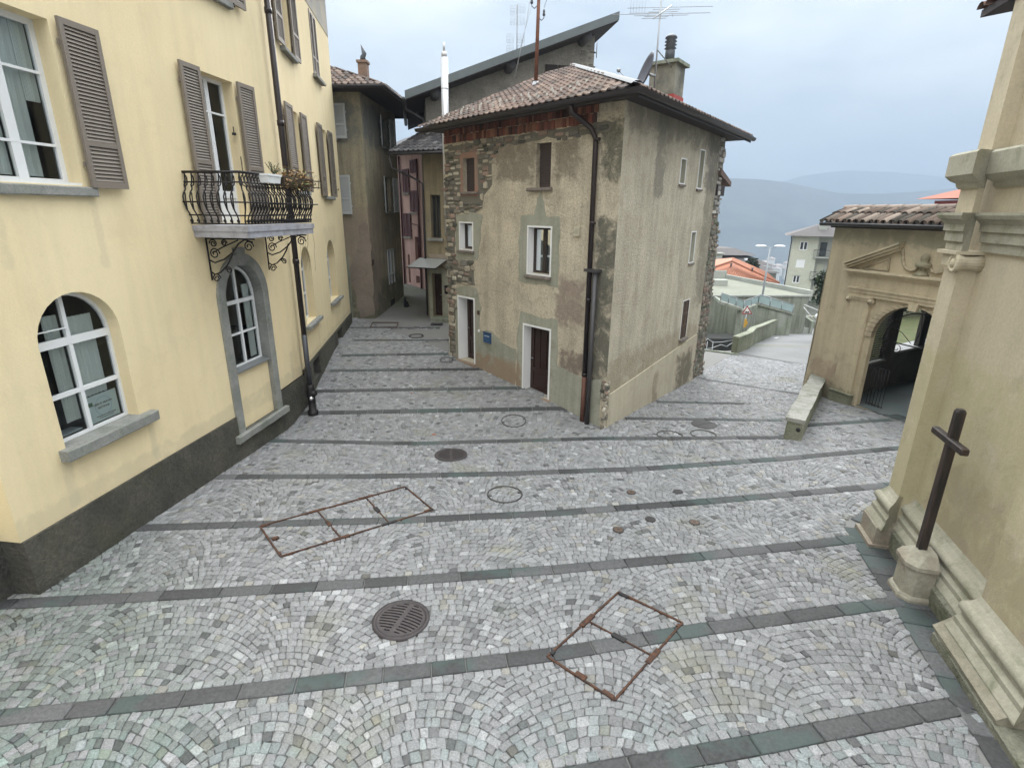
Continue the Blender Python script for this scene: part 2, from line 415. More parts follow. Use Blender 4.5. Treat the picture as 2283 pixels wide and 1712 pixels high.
c = mix(nt, c, mix(nt, (.05, .07, .045), (.14, .14, .12), rmp(nt, noise(nt, .02, 6, .7), .4, .6)), rmp(nt, sepn.outputs[1], 60, 160))
nt.links.new(c, b.inputs['Base Color']); b.inputs['Roughness'].default_value = 1
polar('ground', m_ter, terr, 0.3, 9000, 60, -75, 75, 260)

BANDS = [[(-5.9, 18.98), (-2.65, 19.13)], [(-5.24, 17.25), (-2.0, 17.4)], [(-5.16, 15.58), (-1.7, 15.84)], [(-5.13, 14.37), (-.8, 14.62)], [(-5.05, 13.0), (.35, 13.36)], [(-5.0, 11.83), (1.4, 12.22)],
 [(-5.15, 10.33), (-1.99, 10.27), (.95, 10.57), (1.97, 10.68), (2.96, 10.7), (5.97, 10.85)], [(6.89, 11.64), (8.97, 12.07), (9.25, 12.12)],
 [(-5.3, 8.6), (-2.55, 8.69), (-.03, 8.87), (2.6, 9.16), (5.51, 9.71), (8.26, 10.34), (9.6, 10.7)],
 [(-5.6, 6.87), (-3.52, 7.04), (-1.45, 7.2), (.71, 7.45), (3.05, 7.85), (4.75, 8.17), (6.77, 8.56), (7.6, 8.75)],
 [(-7.5, 5.0), (-6.0, 5.17), (-4.47, 5.33), (-2.87, 5.51), (-1.19, 5.72), (.6, 5.97), (2.54, 6.29), (4.85, 6.74), (5.1, 6.79)],
 [(-7.5, 3.4), (-6, 3.5), (-4.61, 3.66), (-3.46, 3.83), (-2.24, 4.03), (-.93, 4.25), (.49, 4.5), (2.08, 4.87), (4.4, 5.33), (4.74, 5.40)],
 [(-1.5, 2.8), (0, 3.07), (.98, 3.26), (2.02, 3.45), (2.93, 3.64), (4.15, 3.88), (4.36, 3.92)],
 [(2.75, 12.0), (6.52, 11.98)], [(3.9, 13.5), (6.2, 13.41)], [(6.04, 16.28), (8.44, 14.31)]]
_wp = lambda u, w: (5.07 + .2588 * u - .9659 * w, 5.34 + .9659 * u + .2588 * w)
BORD = [[_wp(1.75, .22), _wp(0, .22), _wp(-2.2, .22), _wp(-4.5, .22)], [_wp(1.9, .1), _wp(2.6, -.6)],
        [(8.95, 14.3), (9.40, 12.85), (10.1, 10.8)]]
BW, BOW = .095, .21
def pdist(X, Y, pl):
    d = np.full(X.shape, 1e9)
    for (x0, y0), (x1, y1) in zip(pl[:-1], pl[1:]):
        dx, dy = x1 - x0, y1 - y0; t = np.clip(((X - x0) * dx + (Y - y0) * dy) / (dx * dx + dy * dy), 0, 1)
        d = np.minimum(d, np.hypot(X - x0 - t * dx, Y - y0 - t * dy))
    return d
rng = np.random.default_rng(3)
def stone_cols(n, X, Y, base=None):
    g = rng.normal(.232, .030, n)
    r = rng.random(n)
    g = np.where(r < .05, rng.uniform(.09, .16, n), g); g = np.where(r > .975, rng.uniform(.30, .38, n), g)
    c = np.stack([g * .985, g * .99, g * 1.01], -1)
    tint = rng.random(n)
    c[tint < .04] *= [1.04, 1.0, .90]
    # stone colours turn greener and darker towards the near left corner
    k = np.clip((-2.6 - X + (4.6 - Y) * .9) / 1.6, 0, 1)[:, None] * (rng.random(n) < .75)[:, None]
    c = c * (1 - k) + c * np.array([.80, .88, .82]) * k
    k2 = np.clip((4.2 - Y) / 1.2, 0, 1)[:, None] * (rng.random(n) < .35)[:, None]
    c = c * (1 - k2) + c * np.array([.86, .98, .96]) * k2
    return np.clip(c, .02, .8)
def stones_mesh(name, quads, zt, mat, cols, bevel=.0045, depth=.018, tl=.025):
    """quads: n,4,2 corner positions; each stone is a truncated block with sloping sides"""
    n = len(quads); cen = quads.mean(1, keepdims=True)
    top = cen + (quads - cen) * (1 - bevel * 2 / .09)
    tilt = rng.normal(0, tl, (n, 2))
    zb = gzv(quads[..., 0], quads[..., 1])
    z_t = gzv(top[..., 0], top[..., 1]) + zt[:, None] + ((top - cen) * tilt[:, None, :]).sum(-1)
    V = np.concatenate([np.dstack([quads, (zb + zt[:, None] - depth)[..., None]]), np.dstack([quads + (cen - quads) * .02, (zb + zt[:, None] - bevel * .8)[..., None]]), np.dstack([top, z_t[..., None]])], 1)  # n,12,3
    F = np.array([(8, 9, 10, 11), (4, 5, 9, 8), (5, 6, 10, 9), (6, 7, 11, 10), (7, 4, 8, 11), (0, 1, 5, 4), (1, 2, 6, 5), (2, 3, 7, 6), (3, 0, 4, 7)])
    faces = (F[None] + (np.arange(n) * 12)[:, None, None]).reshape(-1, 4)
    me = bpy.data.meshes.new(name); me.vertices.add(n * 12); me.vertices.foreach_set('co', V.reshape(-1).astype(np.float32))
    nf = len(faces); me.loops.add(nf * 4); me.loops.foreach_set('vertex_index', faces.reshape(-1).astype(np.int32))
    me.polygons.add(nf); me.polygons.foreach_set('loop_start', (np.arange(nf) * 4).astype(np.int32)); me.polygons.foreach_set('loop_total', np.full(nf, 4, np.int32))
    me.update(calc_edges=True); me.validate()
    ca = me.color_attributes.new('Col', 'FLOAT_COLOR', 'CORNER')
    arr = np.hstack([np.repeat(cols, 36, axis=0), np.ones((n * 36, 1))]).astype(np.float32); ca.data.foreach_set('color', arr.ravel())
    me.materials.append(mat)
    o = bpy.data.objects.new(name, me); col.objects.link(o); o['kind'] = 'structure'; return o
m_cob = vcol('porphyry_cobbles', .8, .8, 60, moss=[((.215, .21, .13), .75, .42), ((.17, .19, .15), 1.9, .2)], moss_thr=(.56, .72), grain=.42, bd=.014)
# -- fan-laid cobbles
Wc, dd = 1.55, .096
Rr = Wc / 2 / math.sin(R(38)); ns = 18
Q = []
xl_ = -11.0
while xl_ < 15:
    Wc = rng.uniform(1.15, 1.75); xc = xl_ + Wc / 2; xl_ += Wc; HA = R(rng.uniform(34, 44))
    Rr = Wc / 2 / math.sin(HA); ns = int(round(2 * HA * Rr / .094)); off = rng.uniform(0, dd); y0 = 1.0 + off - Rr * math.cos(HA); 
    while y0 < 24.5:
        dj = dd * rng.uniform(.88, 1.12)
        e = np.linspace(-HA, HA, ns + 1); w_ = e[1] - e[0]; e[1:-1] += rng.normal(0, w_ * .13, ns - 1) + rng.uniform(-.45, .45) * w_
        e = np.clip(np.sort(e), -HA, HA); a, b_ = e[:-1], e[1:]; ok_ = (b_ - a) > w_ * .3; a, b_ = a[ok_], b_[ok_]
        g1 = rng.uniform(.0022, .0048, len(a)) / Rr; a = a + g1; b_ = b_ - g1
        xa, ya = xc + Rr * np.sin(a), y0 + Rr * np.cos(a); xb, yb = xc + Rr * np.sin(b_), y0 + Rr * np.cos(b_); gg = rng.uniform(.003, .009, len(a))
        th_ = (a + b_) / 2; hx = (b_ - a) * Rr / 2; hy = (dj * np.cos(th_) * rng.uniform(.97, 1.08, len(a)) - gg) / 2
        cx_, cy_ = xc + Rr * np.sin(th_), y0 + Rr * np.cos(th_) + dj / 2; ph = -th_ + rng.normal(0, .055, len(a))
        cc, ss_ = np.cos(ph), np.sin(ph)
        Q.append(np.stack([np.stack([cx_ + sx * hx * cc - sy * hy * ss_, cy_ + sx * hx * ss_ + sy * hy * cc], -1) for sx, sy in ((-1, -1), (1, -1), (1, 1), (-1, 1))], 1))
        y0 += dj
Q = np.concatenate(Q); Q = Q + rng.normal(0, .0045, Q.shape)
# gentle wander so the fans are not ruled
wx = .16 * np.sin(Q[..., 1] * .9 + 1 + .5 * Q[..., 0]) + .04 * np.sin(Q[..., 1] * 3.1 + Q[..., 0] * 2); wy = .12 * np.sin(Q[..., 0] * 1.1) + .03 * np.sin(Q[..., 0] * 3.7 + Q[..., 1])
Q = Q + np.stack([wx, wy], -1)
C_ = Q.mean(1); X, Y = C_[:, 0], C_[:, 1]
keep = (Y > 1.6) & (Y < 22.6)
left_lim = np.interp(Y, [1, 4.9, 5.3, 11, 12.2, 20.6, 26], [-9, -8, -5.85, -5.15, -5.1, -6.3, -7])
right_lim = np.interp(Y, [1, 7.2, 7.3, 12, 13.6, 16.5, 22], [3.44, 5.10, 12, 10.3, 9.2, 10.3, 12.5])
keep &= (X > left_lim) & (X < right_lim)
# under the stone house: nothing
keep &= ~(((X - 2.1) * .743 + (Y - 11.3) * .669 > .15) & (-(X - 2.1) * .804 + (Y - 11.3) * .595 > .15))
edge_y = np.interp(X, [6, 7.97, 8.85, 11.2, 14], [21.6, 21.3, 20.4, 18.2, 16.5])
keep &= ~((X > 5.5) & (Y > edge_y))
keep &= ~((X < -2.4) & (X > -7) & (Y > 22.6))
keep &= np.hypot(X, Y - 0) > 1.6
for bnd in BANDS: keep &= pdist(X, Y, bnd) > BW + .05
for bnd in BORD: keep &= pdist(X, Y, bnd) > BOW + .01
DRAINS = [(-1.24, 4.99), (-1.2, 9.69)]
for x, y in DRAINS: keep &= np.hypot(X - x, Y - y) > .31
Q = Q[keep]; C_ = C_[keep]
zt = rng.normal(0, .0016, len(Q))
stones_mesh('cobblestone_paving', Q, zt, m_cob, stone_cols(len(Q), C_[:, 0], C_[:, 1]))
# -- dark slab bands with a course of setts along each side
def along(pl, step, off, width, gap, jit=0, z0=.004):
    P_ = np.array(pl); seg = np.hypot(*np.diff(P_, axis=0).T); s = np.concatenate([[0], np.cumsum(seg)]); T = s[-1]
    cuts = [0.0]
    while cuts[-1] < T: cuts.append(cuts[-1] + step * rng.uniform(1 - jit, 1 + jit))
    cuts[-1] = T
    def at(t):
        x = np.interp(t, s, P_[:, 0]); y = np.interp(t, s, P_[:, 1]); e = 1e-2 * 8
        dx = np.interp(min(T, t + e), s, P_[:, 0]) - np.interp(max(0, t - e), s, P_[:, 0]); dy = np.interp(min(T, t + e), s, P_[:, 1]) - np.interp(max(0, t - e), s, P_[:, 1])
        l = math.hypot(dx, dy); return np.array([x, y]), np.array([-dy, dx]) / l
    out = []
    for a, b in zip(cuts[:-1], cuts[1:]):
        if b - a < .02: continue
        pa, na = at(a + gap / 2); pb, nb = at(b - gap / 2)
        out.append([pa + na * (off - width / 2), pb + nb * (off - width / 2), pb + nb * (off + width / 2), pa + na * (off + width / 2)])
    return out
SL, SS = [], []
for bnd in BANDS:
    SL += along(bnd, .52, 0, BW * 2 - .01, .012, .35)
    SS += along(bnd, .10, BW + .05, .088, .010, .2) + along(bnd, .10, -BW - .05, .088, .010, .2)
for bnd in BORD: SL += along(bnd, .38, 0, BOW * 2, .014, .25)
SL = np.array(SL); SS = np.array(SS)
def okz(a):
    c = a.mean(1); k = np.ones(len(a), bool)
    for x, y in DRAINS: k &= np.hypot(c[:, 0] - x, c[:, 1] - y) > .33
    return a[k]
SS = okz(SS)
m_band = vcol('dark_slate_bands', .75, .5, 30, moss=[((.06, .09, .082), .8, .6)], moss_thr=(.52, .60), grain=.4)
g = rng.normal(.070, .016, len(SL)); cs = np.stack([g, g, g * 1.02], -1)
stones_mesh('slab_bands', SL, np.full(len(SL), .007) + rng.normal(0, .0015, len(SL)), m_band, cs, bevel=.003, tl=.005)
stones_mesh('band_edge_setts', SS, np.full(len(SS), .004) + rng.normal(0, .002, len(SS)), m_cob, stone_cols(len(SS), SS.mean(1)[:, 0], SS.mean(1)[:, 1]))
# -- asphalt road running down to the right
m_asph = plaster('asphalt', (.17, .17, .17), (.20, .20, .20), .5, 40, .25, .01, grain=.1, dirt=(.14, .14, .135), dirt_amt=.5)
mb = MB(); vs = []; fs = []; n = 40
for k in range(n + 1):
    y = 18.0 + (75 - 18.0) * k / n
    for j in range(9):
        xl = float(road_left_x(max(y, 20.75))) if y > 20.6 else float(np.interp(y, [18, 20.75], [11.35, 8.97]))
        xr = xl + np.interp(y, [18, 26, 45, 60], [1.6, 9, 9, 9]); xr = max(xr, 13 if y < 22 else xr)
        x = xl + (xr - xl) * j / 8; vs.append((x, y, gz(x, y) - .005))
        if k and j: a = k * 9 + j; fs.append((a - 10, a - 9, a, a - 1))
mb.add(vs, fs, None, True)
# the road's retaining side down into the sunken yard
m1 = MB(); rl = ROADL
m1.add([(x, y, gz(x, y) - .01) for x, y in rl] + [(x, y, gz(x, y) - 3.5) for x, y in rl], [(i, i + 1, len(rl) + i + 1, len(rl) + i) for i in range(len(rl) - 1)])
o = mb.build('road', m_asph); o['kind'] = 'structure'
o = m1.build('road_embankment', M_conc); o['kind'] = 'structure'
# two worn white dashes on the road
m_mark = simple('worn_road_paint', (.5, .5, .49), .8, 0, .2, 20)
mb = MB()
for (x, y, l) in ((15.3, 30.5, 2.0), (17.6, 29.2, 1.6)):
    vs = []
    for t, s_ in ((0, -.08), (l, -.08), (l, .08), (0, .08)):
        px, py = x + t * .52 + s_ * .85, y + t * .85 - s_ * .52; vs.append((px, py, gz(px, py) + .012))
    mb.add(vs, [(0, 1, 2, 3)])
o = mb.build('road_marking', m_mark); o['kind'] = 'structure'
# retaining edge where the cobbles end above the sunken yard
mb = MB()
pts = [(5.9, 21.5), (7.97, 21.35), (8.9, 20.5)]
for (a, b_) in zip(pts[:-1], pts[1:]):
    d = Vector((b_[0] - a[0], b_[1] - a[1], 0)).normalized(); nn = Vector((-d.y, d.x, 0)) * .12
    za, zb_ = gz(*a), gz(*b_)
    A = [(a[0], a[1], za + .03), (a[0] + nn.x, a[1] + nn.y, za + .03), (a[0] + nn.x, a[1] + nn.y, za - 2.8), (a[0], a[1], za - 2.8)]
    B_ = [(b_[0], b_[1], zb_ + .03), (b_[0] + nn.x, b_[1] + nn.y, zb_ + .03), (b_[0] + nn.x, b_[1] + nn.y, zb_ - 2.8), (b_[0], b_[1], zb_ - 2.8)]
    mb.prism(A, B_)
o = mb.build('paving_kerb', M_conc); o['kind'] = 'structure'

# -- mountains
m_mtn, nt, b = nodes_mat('wooded_mountain')
c = mix(nt, (.025, .034, .03), (.065, .07, .06), rmp(nt, noise(nt, .004, 8, .7), .4, .65))
nt.links.new(c, b.inputs['Base Color']); b.inputs['Roughness'].default_value = 1
def ridge(name, Yc, prof, base, depth, rough):
    xs = np.linspace(-700, 3300, 220); rows = 14; vs = []; fs = []
    px = [p[0] for p in prof]; ph = [p[1] for p in prof]
    for r_ in range(rows):
        t = r_ / (rows - 1)
        for i, sx in enumerate(xs):
            X_ = (sx - 1141) / 1250 * Yc; h = 4.7 + np.interp(sx, px, ph) / 1250 * Yc
            h += mn.fractal(Vector((sx * .012, Yc * .01, t * 2)), 1, 2, 5) * rough * Yc / 1250 * (.35 + t * (1 - t) * 8)
            y = Yc - depth * (1 - t) ** 1.0
            z = base + (h - base) * (t ** 1.25)
            vs.append((X_ * (y / Yc) ** .3, y, z))
            if r_ and i: a = r_ * len(xs) + i; fs.append((a - len(xs) - 1, a - len(xs), a, a - 1))
    mb = MB(); mb.add(vs, fs, None, True); o = mb.build(name, m_mtn, fixn=False); o['kind'] = 'structure'
ridge('mountain_ridge', 1800, [(-700, 60), (1500, 72), (1600, 76), (1690, 73), (1740, 68), (1800, 56), (1860, 47), (1940, 46), (2000, 50), (2060, 55), (2130, 62), (2300, 75), (3300, 90)], -230, 1000, 3)
ridge('mountain_ridge', 3300, [(-700, 60), (1600, 62), (1720, 68), (1780, 84), (1860, 94), (1960, 92), (2060, 84), (2200, 78), (3300, 80)], -230, 1300, 4)
# ================================================================== YELLOW HOUSE (left)
yh = thing('yellow_house', 'tall yellow rendered house with taupe shutters and dark plinth on the left', 'house', (-5.4, 8, 0))
FA = Fr(-5.72, 5.35, 7, 1); A_END = 5.63
pA = FA(A_END, 0, 0)
FB_d = Vector((-5.0 - pA[0], 12.2 - pA[1], 0)); angB = math.degrees(math.atan2(FB_d.x, FB_d.y)); LB_ = FB_d.length
FB = Fr(pA[0], pA[1], angB, 1)
FC = Fr(-5.0, 12.2, -8, 1)
def cu(u): return 1.043 * u + .535
def cz(z): return 4.7 + 1.043 * (z - 4.7)
PT = .96   # plinth top
A1 = archpts(.80, 1.98, 1.80, 3.10, 3.68); A2 = archpts(4.27, 5.42, .62, 3.10, 3.72, 16)
W1 = rect(.76, 1.90, 4.96, 6.79); BD = rect(4.46, 5.40, 4.44, 6.85)
WT = rect(4.55, 5.45, 8.14, 9.9)
mb = MB()
_ab = archpts(4.17, 5.52, PT, 3.11, 3.82, 16)
wall(mb, FA, [(0, PT), (4.17, PT)] + _ab[2:][::-1] + [(5.52, PT), (A_END, PT), (A_END, 11.6), (0, 11.6)], [A1, W1, BD, WT], .24)
FA0 = Fr(*FA(0, -.3, 0)[:2], 7, 1)
mb.poly(FA0, [(-5, PT + .08), (0.02, PT + .08), (0.02, 11.6), (-5, 11.6)])
mb.add([FA(0, 0, PT), FA(0, -.3, PT), FA(0, -.3, 11.6), FA(0, 0, 11.6)], [(0, 1, 2, 3)])
mb.poly(FB, rect(0, LB_, PT, 11.6))
CL = cu(7.0) - .15
c_up = rect(cu(.75), cu(1.60), cz(8.0), cz(9.75)); c_up2 = rect(cu(4.05), cu(4.85), cz(8.2), cz(9.7))
c_m1 = rect(cu(.78), cu(1.55), cz(5.15), cz(6.83)); c_m2 = rect(cu(4.05), cu(4.98), cz(5.1), cz(6.9))
c_a1 = archpts(cu(.38), cu(1.45), cz(2.08), cz(3.35), cz(3.86)); c_a2 = archpts(cu(3.52), cu(4.75), cz(2.12), cz(3.3), cz(3.86))
wall(mb, FC, rect(0, CL, PT, 11.4), [c_up, c_up2, c_m1, c_m2, c_a1, c_a2], .26)
# far end, back and roof so that the inside is dark
e = FC(CL, 0, 0); e2 = FC(CL, -7, 0); s0 = FA0(-5, 0, 0); s1 = FA0(-5, -7, 0)
mb.add([e[:2] + (-.5,), e2[:2] + (-.5,), e2[:2] + (11.4,), e[:2] + (11.4,)], [(0, 1, 2, 3)])
mb.build('wall', M_yel, yh)
mb = MB()
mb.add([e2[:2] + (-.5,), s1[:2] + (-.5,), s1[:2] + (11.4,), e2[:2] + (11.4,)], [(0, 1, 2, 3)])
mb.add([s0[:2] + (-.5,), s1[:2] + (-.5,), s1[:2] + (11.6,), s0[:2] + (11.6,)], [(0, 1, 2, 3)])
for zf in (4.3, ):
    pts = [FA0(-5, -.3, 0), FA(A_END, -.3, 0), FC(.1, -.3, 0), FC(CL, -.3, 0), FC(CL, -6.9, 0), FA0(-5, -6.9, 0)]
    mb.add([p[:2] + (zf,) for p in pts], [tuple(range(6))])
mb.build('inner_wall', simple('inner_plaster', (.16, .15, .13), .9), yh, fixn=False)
mb = MB()
pts = [FA0(-5, .5, 0), FA(0, .55, 0), FA(A_END, .55, 0), FC(0, .5, 0), FC(CL + .3, .5, 0), FC(CL + .3, -7.2, 0), FA0(-5, -7.2, 0)]
mb.prism([p[:2] + (11.55,) for p in pts], [p[:2] + (11.8,) for p in pts]); mb.build('roof', M_roofd, yh)
# greyish painted frieze under the eaves of the far part
mb = MB(); mb.slab(FC, rect(.02, CL - .02, 10.0, 11.3), .001, .012); mb.build('painted_frieze', plaster('grey_painted_frieze', (.34, .32, .29), (.42, .38, .30), 1.5, 20, .2, .01, dirt=(.25, .25, .24)), yh)
# plinth
mb = MB(); PW = .035
wall(mb, FA, [(-.001, -.4), (A_END + PW * .0, -.4), (A_END, PT), (5.42, PT), (5.42, .62), (4.27, .62), (4.27, PT), (-.001, PT)], [], .05, PW)
mb.add([FA(0, PW, PT), FA(4.27, PW, PT), FA(4.27, -.01, PT), FA(0, -.01, PT)], [(0, 1, 2, 3)])
mb.poly(FB, [(0, -.4), (LB_, -.4), (LB_, PT), (0, PT)], (), PW)
cb1 = rect(cu(.42), cu(1.15), cz(.66), cz(1.13)); cb2 = rect(cu(3.9), cu(4.7), cz(.66), cz(1.14)); PC = 1.06
wall(mb, FC, [(0, -.4), (CL + .03, -.4), (CL + .03, PC), (0, PC)], [cb1, cb2], .3, PW)
mb.add([FC(0, PW, PC), FC(CL, PW, PC), FC(CL, -.01, PC), FC(0, -.01, PC)], [(0, 1, 2, 3)])
mb.add([FC(CL + .03, PW, -.4), FC(CL + .03, -1, -.4), FC(CL + .03, -1, PC), FC(CL + .03, PW, PC)], [(0, 1, 2, 3)])
mb.poly(FA0, [(-5, -.4), (0, -.4), (0, PT + .08), (-5, PT + .08)], (), .02)
mb.add([FA(0, PW, -.4), FA(0, -.3, -.4), FA(0, -.3, PT), FA(0, PW, PT)], [(0, 1, 2, 3)])
mb.build('plinth', M_plinth, yh)
for cb in (cb1, cb2):
    window(yh, FC, cb, -.12, .03, vb=(), mat=M_dgrey, pane=M_pane, name='basement_window')
# arched ground-floor window with paper sign
w = window(yh, FA, A1, -.17, .045, vb=((1.36, .055),), hb=((3.06, .10), (2.40, .055)), curtain=[(1.12, 1.33, 2.0, 3.40), (1.39, 1.82, 2.24, 3.34)], name='arched_window')
mb = MB(); mb.box(FA, (.8, -.15, 3.23), (1.34, -.135, 3.245)); mb.build('sun_blind_rod', M_white, w)
sill(yh, FA, .70, 2.20, 1.66, 1.808, -.17, .13)
# window shown in the upper left
window(yh, FA, W1, -.20, .07, vb=((1.33, .12),), hb=(5.42, 6.22), bt=.03, curtain=[(.82, 1.28, 5.05, 6.75), (1.38, 1.66, 5.05, 6.75), (1.66, 1.84, 5.9, 6.75)], name='window')
mb = MB(); mb.box(FA, (.76, -.16, 4.955), (1.90, -.02, 4.99)); mb.build('window_ledge', M_white, yh)
sill(yh, FA, .62, 2.03, 4.83, 4.945, -.15, .07)
shutter(yh, FA, 1.95, 2.50, 4.94, 6.84, .05, tilt=.03); shutter(yh, FA, .14, .72, 4.94, 6.84, .05)
# balcony door
window(yh, FA, BD, -.20, .06, vb=((4.93, .10),), hb=((6.30, .03), (4.95, .12), (4.52, .12)), name='balcony_door')
mb = MB(); mb.box(FA, (4.52, -.232, 4.56), (4.88, -.222, 4.92)); mb.box(FA, (4.98, -.232, 4.56), (5.34, -.222, 4.92)); mb.build('door_panel', M_white, yh)
shutter(yh, FA, 3.97, 4.43, 4.47, 6.87, .05, midrail=.4); shutter(yh, FA, 5.43, 5.92, 4.47, 6.87, .05, midrail=.4, tilt=.02)
mb = MB(); mb.tube([FA(5.33, -.05, 5.98), FA(5.33, -.05, 6.02)], .035, 10); mb.tube([FA(5.33, -.05, 6.0), FA(5.33, -.05, 6.12)], .008, 6); mb.build('door_bell', M_iron, yh); mb = MB(); mb.tube([FA(5.36, .0, 5.35), FA(5.36, .0, 5.62)], .007, 6); mb.build('shutter_bar', M_iron, yh)
# top sill and window at the frame's edge
sill(yh, FA, 4.42, 5.60, 8.02, 8.13, -.1, .09)
window(yh, FA, WT, -.2, .07, vb=((5.0, .1),), hb=(8.7, 9.3))
shutter(yh, FA, 3.95, 4.52, 8.12, 9.95, .05); shutter(yh, FA, 5.48, 6.0, 8.12, 9.95, .05)
mb = MB(); mb.tube([FA(5.62, 0, 8.12), FA(5.62, .1, 8.12), FA(5.62, .1, 8.06)], .01, 6); mb.build('shutter_catch', M_iron, yh)
# tall arch in a stone surround
mb = MB(); outer = archpts(4.07, 5.62, .56, 3.12, 3.92, 20)
inner = archpts(4.27, 5.42, .56, 3.10, 3.72, 20)
n = len(outer)
for (w0, w1) in ((.0, .045),):
    vs = [FA(a, w1, b) for a, b in outer] + [FA(a, w1, b) for a, b in inner] + [FA(a, -.19, b) for a, b in inner] + [FA(a, w0, b) for a, b in outer]
    fs = []
    for i in range(1, n):
        j = (i + 1) % n; fs += [(i, j, n + j, n + i), (n + i, n + j, 2 * n + j, 2 * n + i), (3 * n + i, 3 * n + j, j, i)]
    mb.add(vs, fs)
mb.build('stone_surround', M_stone, yh)
mb = MB(); ks = [(4.76, 3.70), (4.93, 3.70), (4.99, 4.02), (4.70, 4.02)]; mb.slab(FA, ks, .0, .075); mb.build('keystone', M_stone, yh)
sill(yh, FA, 3.94, 5.74, .46, .60, -.02, .12, name='stone_threshold')
mb = MB(); mb.poly(FA, rect(4.26, 5.43, .60, 1.74), (), -.05); mb.build('infill_panel', M_yel, yh, fixn=False)
A2b = archpts(4.29, 5.40, 1.78, 3.08, 3.68, 16)
window(yh, FA, A2b, -.14, .045, vb=((4.86, .05),), hb=((3.02, .07), (2.42, .035)), name='arched_window', curtain=[(4.34, 4.52, 1.85, 3.3), (5.15, 5.34, 1.85, 3.3)])
mb = MB(); mb.prism([FA(4.25, -.16, 1.80), FA(4.25, .03, 1.765), FA(4.25, .03, 1.735), FA(4.25, -.16, 1.735)], [FA(5.44, -.16, 1.80), FA(5.44, .03, 1.765), FA(5.44, .03, 1.735), FA(5.44, -.16, 1.735)]); mb.build('metal_sill', M_grey, yh)
# far part windows
window(yh, FC, c_m1, -.2, .06, vb=((cu(1.165), .08),), hb=(cz(6.3),)); window(yh, FC, c_m2, -.2, .06, vb=((cu(4.5), .08),), hb=(cz(6.3),))
window(yh, FC, c_up, -.2, .06, vb=((cu(1.17), .08),), hb=(cz(8.6), cz(9.2)))
window(yh, FC, c_a1, -.2, .045, vb=((cu(.9), .05),), hb=((cz(3.3), .07), (cz(2.7), .04)), name='arched_window')
window(yh, FC, c_a2, -.2, .045, vb=((cu(4.1), .05),), hb=((cz(3.25), .07), (cz(2.7), .04)), name='arched_window')
for a, b, z0, z1 in ((.20, .76, 5.12, 6.86), (1.58, 2.12, 5.12, 6.86), (3.48, 4.02, 5.08, 6.92), (5.01, 5.6, 5.08, 6.92), (.22, .73, 7.98, 9.8), (1.62, 2.15, 7.98, 9.8)):
    shutter(yh, FC, cu(a), cu(b), cz(z0), cz(z1), .05, tilt=.02)
shutter(yh, FC, cu(4.05), cu(4.44), cz(8.2), cz(9.7), -.02); shutter(yh, FC, cu(4.46), cu(4.85), cz(8.2), cz(9.7), -.02)
for a, b, z in ((.62, 1.75, 5.12), (3.9, 5.15, 5.08), (.62, 1.75, 7.98), (3.9, 5.0, 8.17), (.2, 1.72, 2.06), (3.4, 5.05, 2.10)):
    sill(yh, FC, cu(a), cu(b), cz(z) - .09, cz(z), -.1, .12)
for u, z in ((5.75, 5.3), (2.3, 5.3), (5.1, 8.1)):
    mb = MB(); mb.tube([FC(cu(u), 0, cz(z)), FC(cu(u), .12, cz(z)), FC(cu(u), .12, cz(z) + .05)], .012, 6); mb.build('shutter_catch', M_iron, yh)
# downpipe
mb = MB(); pz = lambda z: FC(-.06, .14, z)
mb.tube([pz(.62), pz(11.5)], .06, 12)
for z in (.66, 1.1, 3.6, 6.4, 8.4): mb.tube([pz(z - .05), pz(z + .05)], .072, 12)
mb.build('downpipe', M_pipe, yh)
mb = MB(); mb.tube([pz(.08), pz(.62)], .066, 12); mb.build('downpipe_foot', M_iron, yh)

# balcony -----------------------------------------------------------
bal = MB()
def chamf(z0, z1, d): bal.prism([FA(3.76 + d, .0, z0), FA(3.68 + d, 1.02 - d, z0), FA(5.92 - d, 1.02 - d, z0), FA(5.92 - d, 0, z0)], [FA(3.76 + d, .0, z1), FA(3.68 + d, 1.02 - d, z1), FA(5.92 - d, 1.02 - d, z1), FA(5.92 - d, 0, z1)])
chamf(4.35, 4.44, 0); chamf(4.25, 4.349, .018)
bo = bal.build('balcony_slab', simple('grey_painted_slab', (.36, .36, .40), .6, 0, .1, 6, c2=(.25, .25, .27)), yh)
cor = [(3.76, 0.02), (3.71, .98), (5.88, .98), (5.88, .02)]
prof = [(4.46, .0), (4.50, -.01), (4.56, .0), (4.62, .03), (4.70, .085), (4.78, .115), (4.88, .12), (4.94, .09), (4.99, .04), (5.02, .035), (5.05, .05), (5.08, .03), (5.14, .01), (5.22, .0), (5.25, .02)]
def rail_pt(t, o, z):  # t: 0..3 along the three sides
    k = min(2, int(t)); f = t - k; a, b = cor[k], cor[k + 1]
    u = a[0] + (b[0] - a[0]) * f; w_ = a[1] + (b[1] - a[1]) * f
    nrm = [(-1, 0), (0, 1), (1, 0)][k]
    cx = o
    if k == 1: u += (cx if f > .999 else -cx if f < .001 else 0) * (1 if (f < .001 or f > .999) else 0)
    return FA(u + nrm[0] * o, w_ + nrm[1] * o, z)
r = MB()
def rail(z, o, rad):
    P_ = [FA(cor[0][0] - o, 0.0, z), FA(cor[1][0] - o, cor[1][1] + o, z), FA(cor[2][0] + o, cor[2][1] + o, z), FA(cor[3][0] + o, 0, z)]
    for a, b in zip(P_[:-1], P_[1:]): r.tube([a, b], rad, 6)
rail(5.25, .02, .022); rail(5.10, .02, .013); rail(4.80, .118, .013); rail(4.60, .02, .013); rail(4.47, .0, .012)
for k in range(4):
    a = cor[k]
    for z, o in ((5.25, .03),): pass
r.build('balcony_railing', M_iron, bo)
